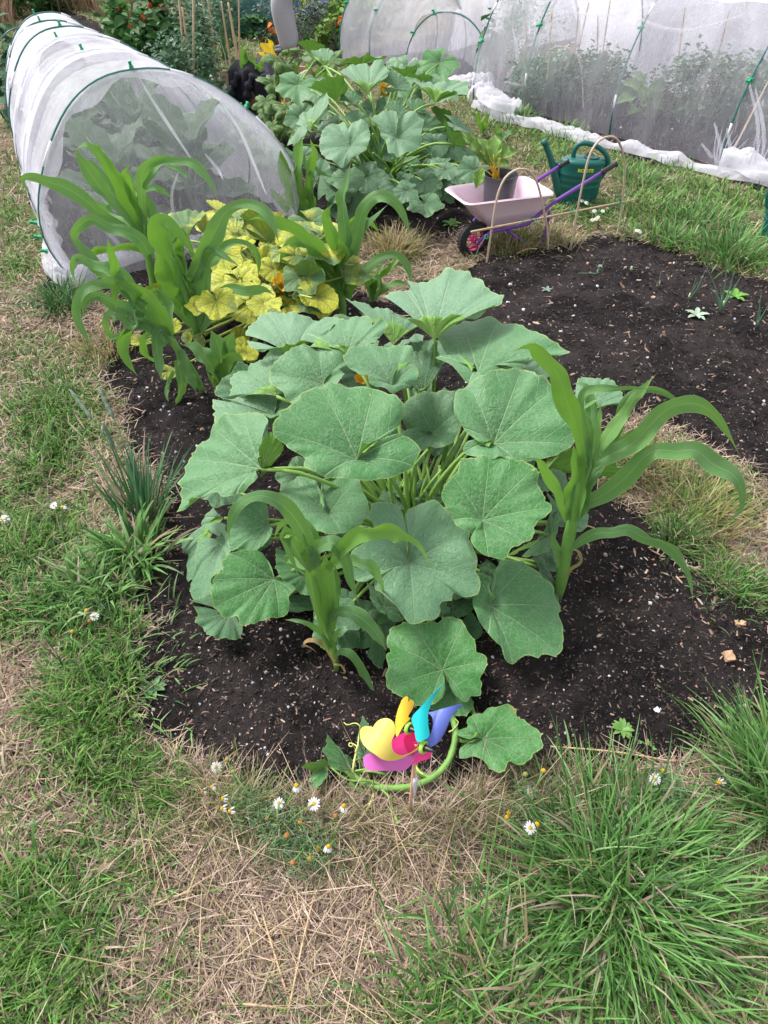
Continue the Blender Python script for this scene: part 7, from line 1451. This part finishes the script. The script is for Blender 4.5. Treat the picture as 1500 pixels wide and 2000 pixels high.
# ================= LOOSE BITS
def chunk(px,py,sx,sy,sz,rot,col,name,label,cat):
    b=G(px,py,.01); mb=MB(); mb.box((0,0,0),sx,sy,sz,rot); o=mb.build(name,simple('m_'+name+str(px),col,.8,.25,120,.8),smooth=False); bm=bmesh.new(); bm.from_mesh(o.data); bmesh.ops.subdivide_edges(bm,edges=bm.edges,cuts=2,use_grid_fill=True)
    for v in bm.verts: v.co+=Vector(rng.normal(0,sz*.13,3))
    bm.to_mesh(o.data); bm.free(); o.location=tuple(b+np.array([0,0,sz*.3])); o.rotation_euler=(.15,.1,0); return tag(o,label,cat)
chunk(1423,1283,.026,.026,.012,.2,(.60,.37,.22),'wood_chip','square orange brown block of wood on the dark soil at right','wood chip')
chunk(1445,1218,.030,.014,.008,-.05,(.62,.40,.24),'wood_chip','flat orange wood chip near the right edge below the grass strip','wood chip')
chunk(1287,1392,.014,.028,.003,.5,(.75,.76,.8),'plastic_scrap','small white scrap on the soil above the grass tufts','scrap')
chunk(1340,1040-40,.03,.01,.006,.9,(.5,.38,.3),'wood_chip','pale splinter of wood in the right chip patch','wood chip')
for i,(x0,y0,x1,y1,l) in enumerate(((1008,496,1048,486,'pale split stick lying between the cane hoops'),(1190,1047,1110,1020,'brown twig lying in the chip patch behind the right maize'),(1075,1458,1320,1488,'long reddish dry stalk lying along the soil edge above the tufts'),(270,1785,375,1740,'broad pale straw lying on the lower left lawn'),(1035,1610,985,1665,'orange dry stalk slanting over the thatch'),(505,1760,560,1940,'long pale straw lying in the thatch at the bottom'),(430,1960,560,1970,'pale straw lying at the bottom edge'),(620,1720,560,1990,'long yellow straw stalk in the bottom thatch'))):
    a=G(x0,y0,.012);b=G(x1,y1,.02); m=(a+b)/2+np.array([0,0,.012]); mb=MB(); mb.tube(catmull([a,m,b],14),[.0022 if i!=0 else .004]*14,6); o=mb.build('dry_stalk',MST2 if 'MST2' in globals() else simple('dry_stalk',(.5,.36,.2),.7,.3,60,.3)); o.data.transform(Matrix.Translation(-Vector(a))); o.location=tuple(a); tag(o,l,'dry stalk')
# wood chips patch on the right and by the left soil edge
a=rng.normal(1440,70,900); b=rng.normal(1080,45,900); p=gpos(a,b); n=len(p)
blades('wood_shavings',p+np.array([0,0,.008]),rng.uniform(.01,.045,n),rng.uniform(.002,.009,n),rng.uniform(1.35,1.6,n),rng.uniform(0,6.28,n),rng.uniform(-.1,.1,n),pal(n,[(.5,.36,.27),(.38,.25,.19),(.6,.5,.42)],[2,2,1]),MST,'pale bark and wood chip litter on the right edge patch',levels=(0,.5,1.))
# broken down stems and seed bits standing in the thatch: longer arching straws
a=rng.uniform(300,1080,260); b=rng.uniform(1560,2050,260); p=gpos(a,b); n=len(p)
blades('dry_grass',p,rng.uniform(.10,.30,n),np.full(n,.0012),rng.uniform(.9,1.5,n),rng.uniform(0,6.28,n),rng.uniform(0,.5,n),pal(n,[(.50,.37,.25),(.42,.30,.18),(.55,.42,.30)],[1,1,1]),MST,'long loose straws across the thatch')
